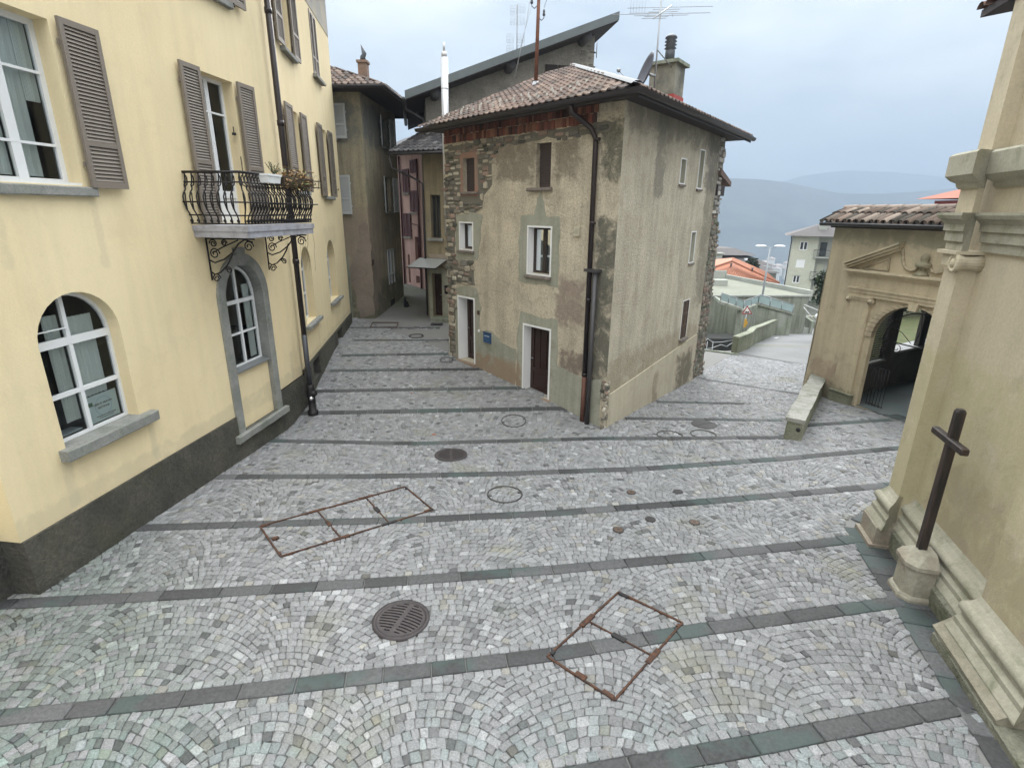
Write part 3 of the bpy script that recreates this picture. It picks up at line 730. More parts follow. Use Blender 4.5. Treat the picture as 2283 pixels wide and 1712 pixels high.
ts = [k / 8 for k in range(0, 8)] + [1 + k / 24 for k in range(0, 25)] + [2 + (k + 1) / 8 for k in range(0, 8)]
def spiral(c, d, r0, turns, n=14):  # in plane (o,z)
    return [(c[0] + d * r0 * (1 - .75 * k / n) * math.cos(turns * 2 * math.pi * k / n), c[1] + r0 * (1 - .75 * k / n) * math.sin(turns * 2 * math.pi * k / n)) for k in range(n + 1)]
for t in ts:
    m_ = MB(); m_.tube([rail_pt(t, o, z) for z, o in prof], .0115, 5)
    m_.tube([rail_pt(t, o, z) for z, o in [(4.93, .10), (4.95, .075), (4.93, .06), (4.80, .072), (4.72, .07), (4.68, .065)]], .0105, 5)
    m_.tube([rail_pt(t, o, z) for z, o in [(5.19, .005), (5.20, -.02), (5.17, -.035), (5.10, -.03), (5.06, -.015), (5.04, .03)]], .010, 5)
    m_.tube([rail_pt(t, -o, z) for o, z in spiral((.0, 4.505), -1, .035, 1.2, 8)], .010, 5)
    m_.build('baluster', M_iron, bo)
for u in (4.02, 5.80):
    m_ = MB(); B_ = lambda w, z: FA(u, w, z)
    m_.tube([B_(.02, 3.52), B_(.02, 4.24)], .014, 6); m_.tube([B_(.02, 4.22), B_(.9, 4.22)], .014, 6)
    m_.tube([B_(.03, 3.86), B_(.12, 3.82), B_(.3, 3.88), B_(.48, 4.0), B_(.6, 4.14), B_(.72, 4.21), B_(.86, 4.17)], .013, 6)
    m_.tube([B_(.03, 3.66), B_(.09, 3.62), B_(.2, 3.66), B_(.34, 3.78), B_(.44, 3.92), B_(.5, 4.05)], .013, 6)
    m_.tube([B_(.1, 3.98), B_(.3, 4.08), B_(.6, 4.2)], .011, 6)
    for (cx, cz_, rr, sg) in ((.11, 3.56, .075, 1), (.14, 3.97, .095, 1), (.14, 4.14, .07, -1), (.36, 3.70, .06, -1), (.78, 4.10, .09, 1), (.34, 4.15, .055, 1)):
        m_.tube([B_(a, z) for a, z in spiral((cx, cz_), sg, rr, 1.6, 22)], .011, 6)
    m_.build('balcony_bracket', M_iron, yh)
# hanging basket hoops at the balcony's far end
m_ = MB()
m_.tube([FA(5.9, .95, 5.22), FA(6.2, 1.0, 5.2)], .008, 5); m_.tube([FA(6.2 + .09 * math.cos(t), 1.0 + .09 * math.sin(t), 5.12) for t in [k * math.pi / 6 for k in range(13)]], .006, 5); m_.tube([FA(6.2 + .11 * math.cos(t), 1.0 + .11 * math.sin(t), 5.24) for t in [k * math.pi / 6 for k in range(13)]], .006, 5)
for k in range(6):
    t = k * math.pi / 3; m_.tube([FA(6.2 + .09 * math.cos(t), 1.0 + .09 * math.sin(t), 5.10), FA(6.2 + .12 * math.cos(t), 1.0 + .12 * math.sin(t), 5.28)], .004, 4)
o = m_.build('plant_holder', M_iron); tag(o, 'empty iron plant holder at the far end of the balcony railing', 'plant holder')

# planters on the balcony rail ---------------------------------------
def planter(name, label, cat, u0, u1, w0, w1, z0, z1, mat):
    t = thing(name, label, cat, FA((u0 + u1) / 2, (w0 + w1) / 2, z0))
    m_ = MB(); i = .02
    def ring(e, z, k=0): return [FA(u0 + k - e, w0 + k - e, z), FA(u1 - k + e, w0 + k - e, z), FA(u1 - k + e, w1 - k + e, z), FA(u0 + k - e, w1 - k + e, z)]
    m_.sweep([ring(-.015, z0), ring(0, z1 - .03), ring(.012, z1 - .03), ring(.012, z1), ring(-.01, z1), ring(-.015, z1 - .04)], sm=False)
    m_.build('box', mat, t); return t
def leaves(mb, c, spread, n, size, cols, up=.3, droop=0):
    for k in range(n):
        p = Vector(c) + Vector((random.gauss(0, spread[0]), random.gauss(0, spread[1]), abs(random.gauss(0, spread[2])) - droop * random.random()))
        a = random.random() * 6.28; t = Vector((math.cos(a), math.sin(a), random.uniform(-.6, .8))).normalized(); s = t.cross(Vector((random.random() - .5, random.random() - .5, 1))).normalized()
        l = size * random.uniform(.6, 1.5); w_ = l * .22
        c_ = random.choice(cols); f = random.uniform(.7, 1.25); c_ = tuple(x * f for x in c_)
        mb.add([p, p + t * l * .5 + s * w_, p + t * l, p + t * l * .5 - s * w_], [(0, 1, 2, 3)], c_)
m_leaf = vcol('leaf', .7, .1, 30, grain=.1)
t = planter('flower_box', 'white plastic planter with a small fir sprig hung on the balcony rail', 'planter', 4.22, 4.62, .99, 1.16, 5.12, 5.26, M_white)
m_ = MB(); c0 = FA(4.55, 1.07, 5.26)
for k in range(9):
    a = random.uniform(0, 6.28); h = random.uniform(.08, .30); tip = Vector(c0) + Vector((math.cos(a) * .13, math.sin(a) * .10, h))
    m_.tube([c0, tip], .004, 4, c=(.05, .035, .02))
    for j in range(26):
        p = Vector(c0).lerp(tip, .2 + .8 * j / 26); b_ = random.uniform(0, 6.28); q = p + Vector((math.cos(b_) * .03, math.sin(b_) * .03, random.uniform(.0, .035)))
        s_ = Vector((.004, .003, 0)); m_.add([p - s_, p + s_, q], [(0, 1, 2)], (.03, .07, .03))
m_.build('fir_sprig', m_leaf, t, fixn=False)
t = planter('flower_box', 'brown plastic planter of dried trailing flowers on the balcony rail', 'planter', 4.68, 5.72, .99, 1.18, 5.10, 5.25, simple('brown_plastic', (.07, .05, .035), .5))
m_ = MB()
dry = [(.32, .21, .10), (.22, .13, .06), (.45, .33, .17), (.12, .09, .04), (.14, .18, .07), (.50, .27, .12)]
for k in range(17): leaves(m_, FA(4.72 + k * .06, 1.1, 5.24), (.045, .07, .075), 60, .075, dry, droop=.2)
for k in range(60):
    c0 = Vector(FA(random.uniform(4.7, 5.75), random.uniform(1.05, 1.2), 5.25)); q = c0 + Vector((random.gauss(0, .07), random.gauss(0, .07), random.uniform(-.28, .12)))
    m_.tube([c0, (c0 + q) / 2 + Vector((.02, 0, .05)), q], .002, 3, c=(.14, .10, .06))
m_.build('dried_flowers', m_leaf, t, fixn=False)
# dry twigs hanging below the slab's far end
m_ = MB()
for k in range(7):
    c0 = Vector(FA(5.9 + .02 * k, .95 - k * .05, 4.42)); pts = [c0]
    for j in range(7): pts.append(pts[-1] + Vector((random.gauss(0, .02), random.gauss(0, .02), -.13)))
    m_.tube(pts, .0025, 3, c=(.14, .10, .06))
o = m_.build('hanging_twig', m_leaf, fixn=False); tag(o, 'thin dry twigs trailing below the far end of the balcony', 'twigs')

# paper poster inside the arched window -------------------------------
t = thing('paper_poster', 'white printed paper sheet standing behind the glass of the near arched window', 'poster', FA(1.64, -.215, 1.86))
m_ = MB(); m_.slab(FA, rect(1.40, 1.90, 1.86, 2.24), -.222, -.218); m_.build('sheet', simple('poster_paper', (.66, .72, .70), .6, 0, .02, 3), t)
m_ = MB(); n = 28
for r_, z_ in ((.135, 0),):
    vs = [FA(1.66 + rr * math.cos(2 * math.pi * k / n), -.2165, 2.06 + rr * math.sin(2 * math.pi * k / n)) for rr in (r_, r_ - .008) for k in range(n)]
    m_.add(vs, [(k, (k + 1) % n, n + (k + 1) % n, n + k) for k in range(n)])
m_.build('printed_ring', simple('blue_ink', (.42, .50, .58)), t, fixn=False)
def text(body, P, u, w, z, size, mat, parent, name='lettering', align='CENTER', depth=.0015):
    cu_ = bpy.data.curves.new(name, 'FONT'); cu_.body = body; cu_.size = size; cu_.align_x = align; cu_.align_y = 'CENTER'; cu_.extrude = depth; cu_.resolution_u = 3
    o = bpy.data.objects.new(name, cu_); col.objects.link(o)
    dg = bpy.context.evaluated_depsgraph_get(); me = bpy.data.meshes.new_from_object(o.evaluated_get(dg)); bpy.data.objects.remove(o)
    ex = (Vector(P(1, 0, 0)) - Vector(P(0, 0, 0))); nn = Vector(P(0, 1, 0)) - Vector(P(0, 0, 0))
    if ex.cross(Vector((0, 0, 1))).dot(nn) < 0: ex = -ex   # so that it reads left to right from outside
    mb_ = MB(); o_ = Vector(P(u, w, z))
    mb_.add([o_ + ex * v.co.x + Vector((0, 0, 1)) * v.co.y + nn * v.co.z for v in me.vertices], [tuple(p.vertices) for p in me.polygons])
    return mb_.build(name, mat, parent, fixn=False)
m_ink = simple('brown_ink', (.20, .15, .11)); m_ink2 = simple('green_ink', (.16, .22, .15))
text('CERCO NUOVA', FA, 1.66, -.2160, 2.10, .042, m_ink, t); text('GESTIONE', FA, 1.66, -.2160, 2.045, .042, m_ink, t)
m_ = MB(); m_.slab(FA, rect(1.52, 1.84, 1.925, 1.935), -.218, -.2165); m_.slab(FA, rect(1.56, 1.80, 1.90, 1.907), -.218, -.2165); m_.build('printed_line', m_ink, t)
m_ = MB(); m_.slab(FA, rect(1.42, 1.50, 2.10, 2.155), -.218, -.2165); m_.build('printed_stamp', m_ink2, t)
m_ = MB(); m_.box(FA, (.86, -.42, 1.855), (1.30, -.24, 1.87)); o = m_.build('folded_leaflet', simple('pale_card', (.55, .6, .66))); tag(o, 'pale folded leaflet lying on the inner sill of the near arched window', 'leaflet')
m_ = MB(); m_.box(FA, (.6, -.6, 1.80), (2.1, -.20, 1.852)); m_.build('inner_ledge', simple('inner_ledge', (.10, .09, .08)), yh)
# standpipe by the downpipe -------------------------------------------
t = thing('standpipe', 'black iron standpipe with silver cap standing at the foot of the yellow house downpipe', 'standpipe', (-4.69, 11.78, gz(-4.69, 11.78)))
g0 = gz(-4.69, 11.78); m_ = MB(); m_.lathe((-4.69, 11.78, g0), [(.115, 0), (.12, .02), (.12, .10), (.085, .11), (.085, .42), (.10, .46), (.10, .60), (.085, .66), (.085, .74), (.0, .75)], 18)
m_.tube([(-4.69, 11.78, g0 + .5), (-4.58, 11.74, g0 + .56)], .075, 14); m_.build('body', M_iron, t)
m_ = MB(); m_.tube([(-4.69, 11.78, g0 + .74), (-4.69 - .03, 11.8, g0 + 1.9)], .055, 12); m_.build('riser', M_dgrey, t)
m_ = MB(); m_.tube([(-4.66, 11.69, g0 + .44), (-4.65, 11.63, g0 + .44)], [.055, .04], 14); m_.build('cap', simple('silver_cap', (.75, .76, .78), .25, .9), t)
# ================================================================== STONE HOUSE (centre)
sh = thing('old_corner_house', 'old plastered corner house with bare stone patches standing in the middle of the square', 'house', (2.1, 11.3, 0))
FL = Fr(2.1, 11.3, -42, -1); FR_ = Fr(2.1, 11.3, 36.5, 1)
UL, UR, ZT = 6.0, 7.0, 6.88
d_mid = rect(1.79, 2.69, .24, 1.99); d_left = rect(4.76, 5.47, .53, 2.37)
w_mid = rect(1.86, 2.60, 3.30, 4.36); w_up = rect(1.93, 2.40, 5.24, 6.17); w_upl = rect(4.66, 5.16, 5.20, 6.02); w_ll = rect(4.78, 5.34, 3.72, 4.40)
m_cplas = plaster('old_pebbly_render', (.53, .475, .37), (.43, .385, .30), 1.3, 30, 1.0, .035, pits=.5, grain=.26, streak=.25, dirt=(.20, .165, .135), dirt_amt=.45, stains=[
    ((-.2, .62, .6, 4.7), (.075, .078, .065), .85, .25), ((-.2, .6, 5.2, 6.5), (.075, .08, .06), .85, .25), ((.7, 1.75, 2.1, 3.4), (.20, .155, .135), .7, .3),
    ((2.3, 3.9, 5.3, 6.4), (.19, .165, .13), .8, .25), ((1.0, 1.9, 5.3, 6.3), (.15, .13, .10), .7, .25), ((.5, 1.5, 1.0, 1.7), (.15, .115, .10), .8, .2)])
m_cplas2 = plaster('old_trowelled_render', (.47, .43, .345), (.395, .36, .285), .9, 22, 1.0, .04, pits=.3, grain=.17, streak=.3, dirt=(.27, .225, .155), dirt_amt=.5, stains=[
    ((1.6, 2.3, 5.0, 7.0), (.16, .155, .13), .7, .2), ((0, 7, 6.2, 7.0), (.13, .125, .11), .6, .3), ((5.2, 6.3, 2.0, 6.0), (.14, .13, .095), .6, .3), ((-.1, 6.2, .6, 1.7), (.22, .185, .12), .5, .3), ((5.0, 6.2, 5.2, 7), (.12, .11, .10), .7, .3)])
m_cem = plaster('cement_patch', (.33, .33, .275), (.285, .29, .235), 1.4, 26, .35, .01, grain=.12, dirt=(.16, .165, .125), dirt_amt=.6, streak=.3, stains=[((2.7, 4.8, -.2, 1.0), (.27, .19, .13), .8, .25)])
mb = MB()
wall(mb, FL, rect(0, UL, -.3, ZT), [d_mid, d_left, w_mid, w_up, w_upl, w_ll], .28)
mb.build('wall', m_cplas, sh)
r_low = rect(4.46, 4.95, 1.30, 2.38); r_t = rect(4.53, 4.87, 5.36, 6.27); r_s = rect(3.23, 3.56, 5.42, 5.96); r_m = rect(4.53, 4.86, 3.44, 4.23)
mb = MB(); wall(mb, FR_, [(0, -.3), (UR - .9, -.6), (UR - .9, ZT), (0, ZT)], [r_low, r_t, r_s, r_m], .25)
mb.build('side_wall', m_cplas2, sh)
# rest of the shell
bk = Vector((2.4, 22.5, 0)); eL = Vector(FL(UL, 0, 0)); eR = Vector(FR_(UR - .15, -.1, 0)); eR0 = Vector(FR_(UR - .9, 0, 0))
mb = MB()
for a, b_ in ((eL, eL + Vector((.743, .669, 0)) * 5.6), (eL + Vector((.743, .669, 0)) * 5.6, eR)):
    mb.add([(a.x, a.y, -.8), (b_.x, b_.y, -.8), (b_.x, b_.y, ZT), (a.x, a.y, ZT)], [(0, 1, 2, 3)])
mb.add([(p.x, p.y, ZT - .06) for p in (Vector(FL(0, 0, 0)), eR0, eR, eL + Vector((.743, .669, 0)) * 5.6, eL)], [(0, 1, 2, 3, 4)])
mb.build('rear_wall', m_cplas2, sh, fixn=False)
# rubble masonry ------------------------------------------------------
m_rub = vcol('rubble_stone', .9, .8, 26, moss=[((.10, .115, .06), 1.3, .5)], grain=.3, bd=.03)
def rubble(mb, P, poly, holes, w=.0, h=(.07, .16), l=(.12, .34), tones=None, th=.045, seed=1):
    rr = random.Random(seed); us = [p[0] for p in poly]; zs = [p[1] for p in poly]
    z = min(zs)
    tones = tones or [(.30, .27, .22), (.20, .18, .15), (.42, .39, .32), (.26, .19, .155), (.15, .145, .13), (.35, .31, .24), (.10, .10, .085)]
    while z < max(zs):
        hh = rr.uniform(*h); u = min(us) - rr.random() * .2
        while u < max(us):
            ll = rr.uniform(*l); cu_, cz_ = u + ll / 2, z + hh / 2
            if inpoly(cu_, cz_, poly) and not any(q[0][0] - .03 < cu_ < q[1][0] + .03 and q[0][1] - .02 < cz_ < q[2][1] + .02 for q in holes):
                n = 8; g = .006; ring = []; hk = rr.choice([1, 1, .8, 1.25, .65])
                dz = (mn.noise(Vector((u * 2.3, z * 2, seed)))) * .07 + rr.uniform(-.02, .02)
                for k in range(n):
                    t = 2 * math.pi * (k + .5) / n; ex = abs(math.cos(t)) ** .45 * (1 if math.cos(t) > 0 else -1); ez = abs(math.sin(t)) ** .45 * (1 if math.sin(t) > 0 else -1)
                    ring.append((cu_ + ex * (ll / 2 - g) * rr.uniform(.78, 1.06), cz_ + dz + ez * (hh / 2 - g) * rr.uniform(.72, 1.12) * hk))
                ww = w + th * rr.uniform(.25, 1); f = rr.uniform(.7, 1.3); c_ = tuple(x * f for x in rr.choice(tones))
                A = [P(a, w - .03, b) for a, b in ring]; B_ = [P(cu_ + (a - cu_) * .95, ww - .012, cz_ + dz + (b - cz_ - dz) * .93) for a, b in ring]; C__ = [P(cu_ + (a - cu_) * .74, ww, cz_ + dz + (b - cz_ - dz) * .7) for a, b in ring]
                mb.sweep([A, B_, C__], c=c_, sm=False)
            u += ll
        z += hh
m_bed = simple('rubble_mortar', (.15, .14, .115), .95, 0, .3, 15, .6)
holes = [d_left, w_upl, w_ll]
def patch(poly, amp, w, mat, name, parent=sh, P=FL, seed=0, holes_=(), step=.1):
    q = jag(poly, amp, step, seed); m_ = MB()
    if holes_: 
        m_.poly(P, q, holes_, w)
        n = len(q); m_.add([P(a, 0, b) for a, b in q] + [P(a, w, b) for a, b in q], [(i, (i + 1) % n, n + (i + 1) % n, n + i) for i in range(n)])
    else: m_.slab(P, q, 0, w)
    return m_.build(name, mat, parent, fixn=False), q
def grow(r, a): return [(r[0][0] - a, r[0][1] - a), (r[1][0] + a, r[1][1] - a), (r[2][0] + a, r[2][1] + a), (r[3][0] - a, r[3][1] + a)]
S1 = [(5.97, .2), (5.97, 6.36), (3.55, 6.40), (3.75, 6.1), (4.0, 5.9), (3.98, 5.35), (4.28, 5.1), (4.40, 4.75), (4.75, 4.62), (5.50, 4.66), (5.60, 3.6), (5.58, 2.6), (5.68, 1.4), (5.66, .2)]
S2 = [(4.72, 2.78), (5.64, 2.82), (5.62, 3.42), (4.78, 3.45)]
S3 = [(.35, 6.22), (1.2, 6.18), (2.2, 6.26), (3.7, 6.20), (3.7, 6.40), (.2, 6.42)]
mbr = MB()
for k, (S, th) in enumerate(((S1, .05), (S2, .045), (S3, .04))):
    o, q = patch(S, .06, .006, m_bed, 'bedding_mortar', seed=k + 3, holes_=[grow(h_, .0) for h_ in (w_upl,)] if k == 0 else ())
    rubble(mbr, FL, q, [grow(h_, .05) for h_ in holes] + [rect(4.55, 5.28, 5.0, 6.15)], .004, seed=k + 11, th=th)
mbr.build('rubble_masonry', m_rub, sh)
# hollow-brick band under the eaves
mbk = MB(); rr = random.Random(5)
m_brick = vcol('hollow_brick', .9, .6, 30, grain=.25)
mbk_rows = [(6.42, 6.60), (6.61, 6.78), (6.79, 6.90)]
for (z0, z1) in mbk_rows:
    u = .62 + rr.random() * .1
    while u < 5.94:
        l = rr.choice([.055, .07, .09, .11, .13]); u1 = min(5.96, u + l - .01); f = rr.uniform(.65, 1.25); dz = rr.uniform(-.01, .01)
        base = rr.choice([(.21, .085, .062), (.17, .068, .052), (.25, .125, .085), (.12, .055, .045), (.075, .045, .04)]); c_ = tuple(x * f for x in base)
        w1 = .03 + rr.uniform(0, .02); mbk.box(FL, (u, -.02, z0 + .005 + dz), (u1, w1, z1 - .004 + dz), c_)
        n = max(1, int((u1 - u) / .045))
        for k in range(n):
            a = u + (u1 - u) * (k + .3) / n; mbk.box(FL, (a, w1 - .004, z0 + .02 + dz), (a + .016, w1 + .006, z1 - .02 + dz), tuple(x * .9 for x in c_))
        u += l
mbk.build('brick_band', m_brick, sh)
# cement patches
patch([(1.56, 3.05), (2.92, 3.05), (2.95, 3.9), (2.88, 4.62), (2.45, 4.66), (2.35, 5.0), (2.22, 5.2), (2.12, 4.9), (2.05, 4.64), (1.6, 4.6)], .05, .006, m_cem, 'cement_patch', seed=21, holes_=[w_mid])
patch([(1.50, .10), (3.0, .28), (2.95, 1.5), (2.88, 2.3), (1.55, 2.28), (1.5, 1.2)], .05, .006, m_cem, 'cement_patch', seed=22, holes_=[grow(d_mid, .0)])
patch([(3.0, .1), (4.62, .3), (4.6, 1.55), (4.0, 1.62), (3.6, 1.38), (3.0, 1.30)], .05, .0045, m_cem, 'cement_patch', seed=23)
patch([(.13, -.1), (1.52, -.1), (1.52, 1.2), (1.05, 1.12), (.55, 1.02), (.15, 1.15)], .04, .0045, m_cem, 'cement_patch', seed=24)
patch([(4.52, .40), (5.66, .5), (5.62, 2.55), (5.2, 2.75), (4.62, 2.68), (4.42, 2.2), (4.56, 1.6)], .05, .008, m_cem, 'cement_patch', seed=25, holes_=[d_left])
patch([(4.42, 4.35), (4.55, 3.45), (5.55, 3.4), (5.5, 4.6), (4.8, 4.68), (4.35, 4.62)], .05, .009, m_cem, 'cement_patch', seed=26, holes_=[w_ll])
patch([(4.53, 5.08), (5.28, 5.08), (5.28, 6.16), (4.53, 6.16)], .012, .012, plaster('pink_cement', (.30, .17, .13), (.26, .19, .15), 2, 30, .4, .01), 'window_surround', seed=27, holes_=[w_upl])
# white trims (door frames and window frames painted on the wall)
def trim(P, loop, t, w, parent, mat=M_white, name='white_trim', bottom=False):
    m_ = MB(); (a, b), (c, d) = loop[0], loop[2]
    m_.box(P, (a - t, -.03, b), (a, w, d + t)); m_.box(P, (c, -.03, b), (c + t, w, d + t)); m_.box(P, (a, -.03, d), (c, w, d + t))
    if bottom: m_.box(P, (a - t, -.03, b - t), (c + t, w, b))
    return m_.build(name, mat, parent)
def lining(P, loop, w0, w1, parent, mat=M_white):
    m_ = MB(); (a, b), (c, d) = loop[0], loop[2]; e = .004
    m_.add([P(a + e, w0, b), P(a + e, w1, b), P(a + e, w1, d), P(a + e, w0, d)], [(0, 1, 2, 3)]); m_.add([P(c - e, w0, b), P(c - e, w1, b), P(c - e, w1, d), P(c - e, w0, d)], [(0, 1, 2, 3)])
    m_.add([P(a, w0, d - e), P(c, w0, d - e), P(c, w1, d - e), P(a, w1, d - e)], [(0, 1, 2, 3)])
    return m_.build('reveal_lining', mat, parent, fixn=False)
m_wood = simple('dark_varnished_wood', (.028, .013, .010), .35, 0, .3, 14, .2)
def panel_door(P, loop, w, parent, glaz=True, name='door', mat=None):
    (a, b), (c, d) = loop[0], loop[2]; m_ = MB(); mt = mat or m_wood; s = .11
    m_.box(P, (a, w - .05, b), (a + s, w, d)); m_.box(P, (c - s, w - .05, b), (c, w, d)); m_.box(P, (a + s, w - .05, d - .1), (c - s, w, d)); m_.box(P, (a + s, w - .05, b), (c - s, w, b + .12)); zm = b + (d - b) * .33
    m_.box(P, (a + s, w - .048, zm - .05), (c - s, w - .002, zm + .05)); m_.box(P, (a + s, w - .045, b + .12), (c - s, w - .02, zm - .05))
    m_.box(P, (a + s + .05, w - .022, b + .17), (c - s - .05, w - .008, zm - .10))
    n = 6
    for k in range(n):
        u = a + s + (c - a - 2 * s) * k / n; u2 = a + s + (c - a - 2 * s) * (k + 1) / n
        m_.box(P, (u + .006, w - .045, zm + .05), (u2 - .006, w - (.028 if k % 2 else .012), d - .1))
    m_.box(P, (a + s - .01, w - .05, zm + .03), (c - s + .01, w - .052, d - .08))
    o = m_.build(name, mt, parent)
    h = MB(); zc = b + (d - b) * .5; h.tube([P(c - .06, w, zc), P(c - .06, w + .05, zc), P(c - .15, w + .05, zc)], .01, 6); h.build('handle', M_grey, o); return o
trim(FL, d_mid, .045, .02, sh); lining(FL, d_mid, .0, -.25, sh); panel_door(FL, d_mid, -.24, sh)
trim(FL, d_left, .045, .02, sh); lining(FL, d_left, .0, -.32, sh); panel_door(FL, d_left, -.30, sh)
trim(FL, w_mid, .04, .018, sh, bottom=True); lining(FL, w_mid, 0, -.2, sh); trim(FL, w_ll, .035, .02, sh, bottom=True); lining(FL, w_ll, 0, -.2, sh)
M_brownw = simple('brown_window_wood', (.035, .026, .022), .5, 0, .2, 12)
window(sh, FL, w_mid, -.17, .05, vb=((2.23, .09),), mat=M_brownw, curtain=[(1.93, 2.18, 3.32, 4.33), (2.29, 2.54, 3.32, 4.33)])
window(sh, FL, w_ll, -.16, .06, mat=M_brownw, curtain=[(4.84, 5.28, 3.75, 4.38)])
def roller(P, loop, w, parent, box=.12):
    (a, b), (c, d) = loop[0], loop[2]; m_ = MB(); n = int((d - b - box) / .05)
    for k in range(n):
        z = b + (d - b - box) * k / n; z2 = b + (d - b - box) * (k + 1) / n; m_.prism([P(a, w - .02, z), P(a, w, z + .003), P(a, w - .006, z2), P(a, w - .02, z2)], [P(c, w - .02, z), P(c, w, z + .003), P(c, w - .006, z2), P(c, w - .02, z2)])
    m_.box(P, (a, w - .05, d - box), (c, w + .01, d)); return m_.build('roller_shutter', simple('dark_slatted_shutter', (.05, .037, .036), .6, 0, .2, 10), parent)
roller(FL, w_up, -.12, sh, .13); roller(FL, w_upl, -.12, sh, .11)
def msill(P, u0, u1, z, h=.06, out=.09, mat=None, inn=-.15): return sill(sh, P, u0, u1, z - h, z, inn, out, mat)
m_sill = simple('worn_sill_stone', (.20, .17, .15), .9, 0, .2, 14, .3, c2=(.13, .115, .10))
msill(FL, 1.80, 2.66, 3.255, .07, .09, m_sill); msill(FL, 1.86, 2.62, 5.235, .07, .09, m_sill); msill(FL, 4.50, 5.22, 5.19, .06, .08, m_sill); msill(FL, 4.70, 5.42, 3.68, .06, .08, m_sill)
m_step = simple('red_threshold_stone', (.27, .20, .15), .85, 0, .15, 16, .2)
sill(sh, FL, 1.68, 2.80, .12, .235, -.26, .10, m_step, 'door_step'); sill(sh, FL, 4.66, 5.56, .40, .525, -.3, .10, m_step, 'door_step')
# right face windows
for l_, c_ in ((r_t, 0), (r_s, 0), (r_m, 0)):
    trim(FR_, l_, .025, .012, sh, bottom=True); lining(FR_, l_, 0, -.2, sh, simple('pale_reveal', (.40, .40, .34), .9)); window(sh, FR_, l_, -.17, .05, mat=M_white, pane=M_pane)
    sill(sh, FR_, l_[0][0] - .04, l_[1][0] + .04, l_[0][1] - .08, l_[0][1] - .03, -.1, .05, m_sill)
m_bsh = simple('brown_wood_shutter', (.075, .05, .036), .7, 0, .25, 18)
trim(FR_, r_low, .02, .01, sh); m_ = MB(); a, b_, c_, d_ = 4.47, 1.31, 4.94, 2.37
for u0, u1 in ((a, (a + c_) / 2 - .005), ((a + c_) / 2 + .005, c_)):
    mm = MB(); mm.box(FR_, (u0, -.03, b_), (u0 + .035, .01, d_)); mm.box(FR_, (u1 - .035, -.03, b_), (u1, .01, d_)); mm.box(FR_, (u0 + .03, -.025, b_), (u1 - .03, -.008, d_))
    for k in range(4): z = b_ + (d_ - b_) * k / 3.001; mm.box(FR_, (u0, -.03, max(b_, z - .03)), (u1, .009, min(d_, z + .03)))
    mm.build('shutter', m_bsh, sh)
sill(sh, FR_, 4.40, 5.02, 1.22, 1.29, -.1, .07, m_sill)
# smooth dado on the right face, rubble quoins at both ends
mq = MB(); dpoly = [(.10, -.2), (UR - 1.12, -.6), (UR - 1.10, 1.20), (4.0, 1.06), (2.0, .92), (.12, .80)]
mq.slab(FR_, dpoly, 0, .035); mq.build('smooth_dado', plaster('smooth_dado_render', (.44, .40, .31), (.40, .36, .28), .7, 40, .15, .006, grain=.08, dirt=(.25, .215, .15), dirt_amt=.4, streak=.2, stains=[((4.2, 5.9, -.6, .95), (.10, .085, .06), .8, .35), ((2.6, 3.1, -.3, .8), (.19, .155, .11), .7, .2)]), sh, fixn=False)
mq = MB(); qp = jag([(-.03, -.2), (.11, -.2), (.13, .8), (.10, 1.2), (-.03, 1.15)], .02, .1, 3)
rubble(mq, FR_, [(-.06, -.2), (.13, -.2), (.13, 1.15), (-.06, 1.15)], [], .0, h=(.08, .13), l=(.10, .16), th=.035, seed=31)
rubble(mq, FL, [(-.04, -.2), (.12, -.2), (.14, 1.1), (-.04, 1.15)], [], .0, h=(.08, .13), l=(.08, .15), th=.03, seed=32)
mq.build('rubble_quoin', m_rub, sh); mq = MB()
# far end of the right face: stones exposed, plaster gone
Fq = Fr(*FR_(UR - .95, 0, 0)[:2], 36.5, 1)
mw = MB(); mw.poly(FR_, [(UR - .92, -.8), (UR + .1, -.8), (UR + .06, 3.6), (UR - .25, 4.6), (UR - .42, 6.9), (UR - .92, 6.9)], (), -.02); mw.build('bare_wall', m_bed, sh, fixn=False)
rubble(mq, FR_, [(UR - .95, -.7), (UR + .12, -.7), (UR + .08, 2.2), (UR + .02, 3.6), (UR - .05, 4.6), (UR - .78, 4.7), (UR - .78, 2), (UR - .95, 1.3)], [], -.02, th=.05, h=(.06, .17), l=(.12, .32), seed=33, tones=[(.16, .155, .13), (.20, .17, .14), (.11, .12, .09), (.24, .21, .17), (.18, .13, .11)])
rubble(mq, FR_, [(UR - .80, 4.7), (UR - .30, 4.7), (UR - .42, 6.85), (UR - .85, 6.85)], [], -.01, th=.06, h=(.09, .16), l=(.2, .4), seed=34, tones=[(.30, .29, .27), (.24, .23, .22), (.36, .34, .31)])
mq.build('rubble_quoin', m_rub, sh)
# a low lean-to roof stub sticking out at the far corner
m_ = MB(); m_.box(FR_, (UR - .75, -.5, 5.22), (UR - .05, .02, 5.50)); m_.build('roof_stub', M_eaves, sh)
m_ = MB(); m_.prism([FR_(UR - .72, -.6, 5.95), FR_(UR - .72, .06, 5.95), FR_(UR - .72, .06, 5.78), FR_(UR - .72, -.6, 5.78)], [FR_(UR + .42, -.6, 5.63), FR_(UR + .42, .06, 5.63), FR_(UR + .42, .06, 5.5), FR_(UR + .42, -.6, 5.5)]); m_.build('roof_stub_cover', simple('old_tile_dark', (.14, .10, .085), .9, 0, .3, 14, .6), sh)

# roof ---------------------------------------------------------------
OH = .5; ZE = 6.80; SP = .42
E0 = Vector(FL(UL + .42, OH, ZE)); K0x = None
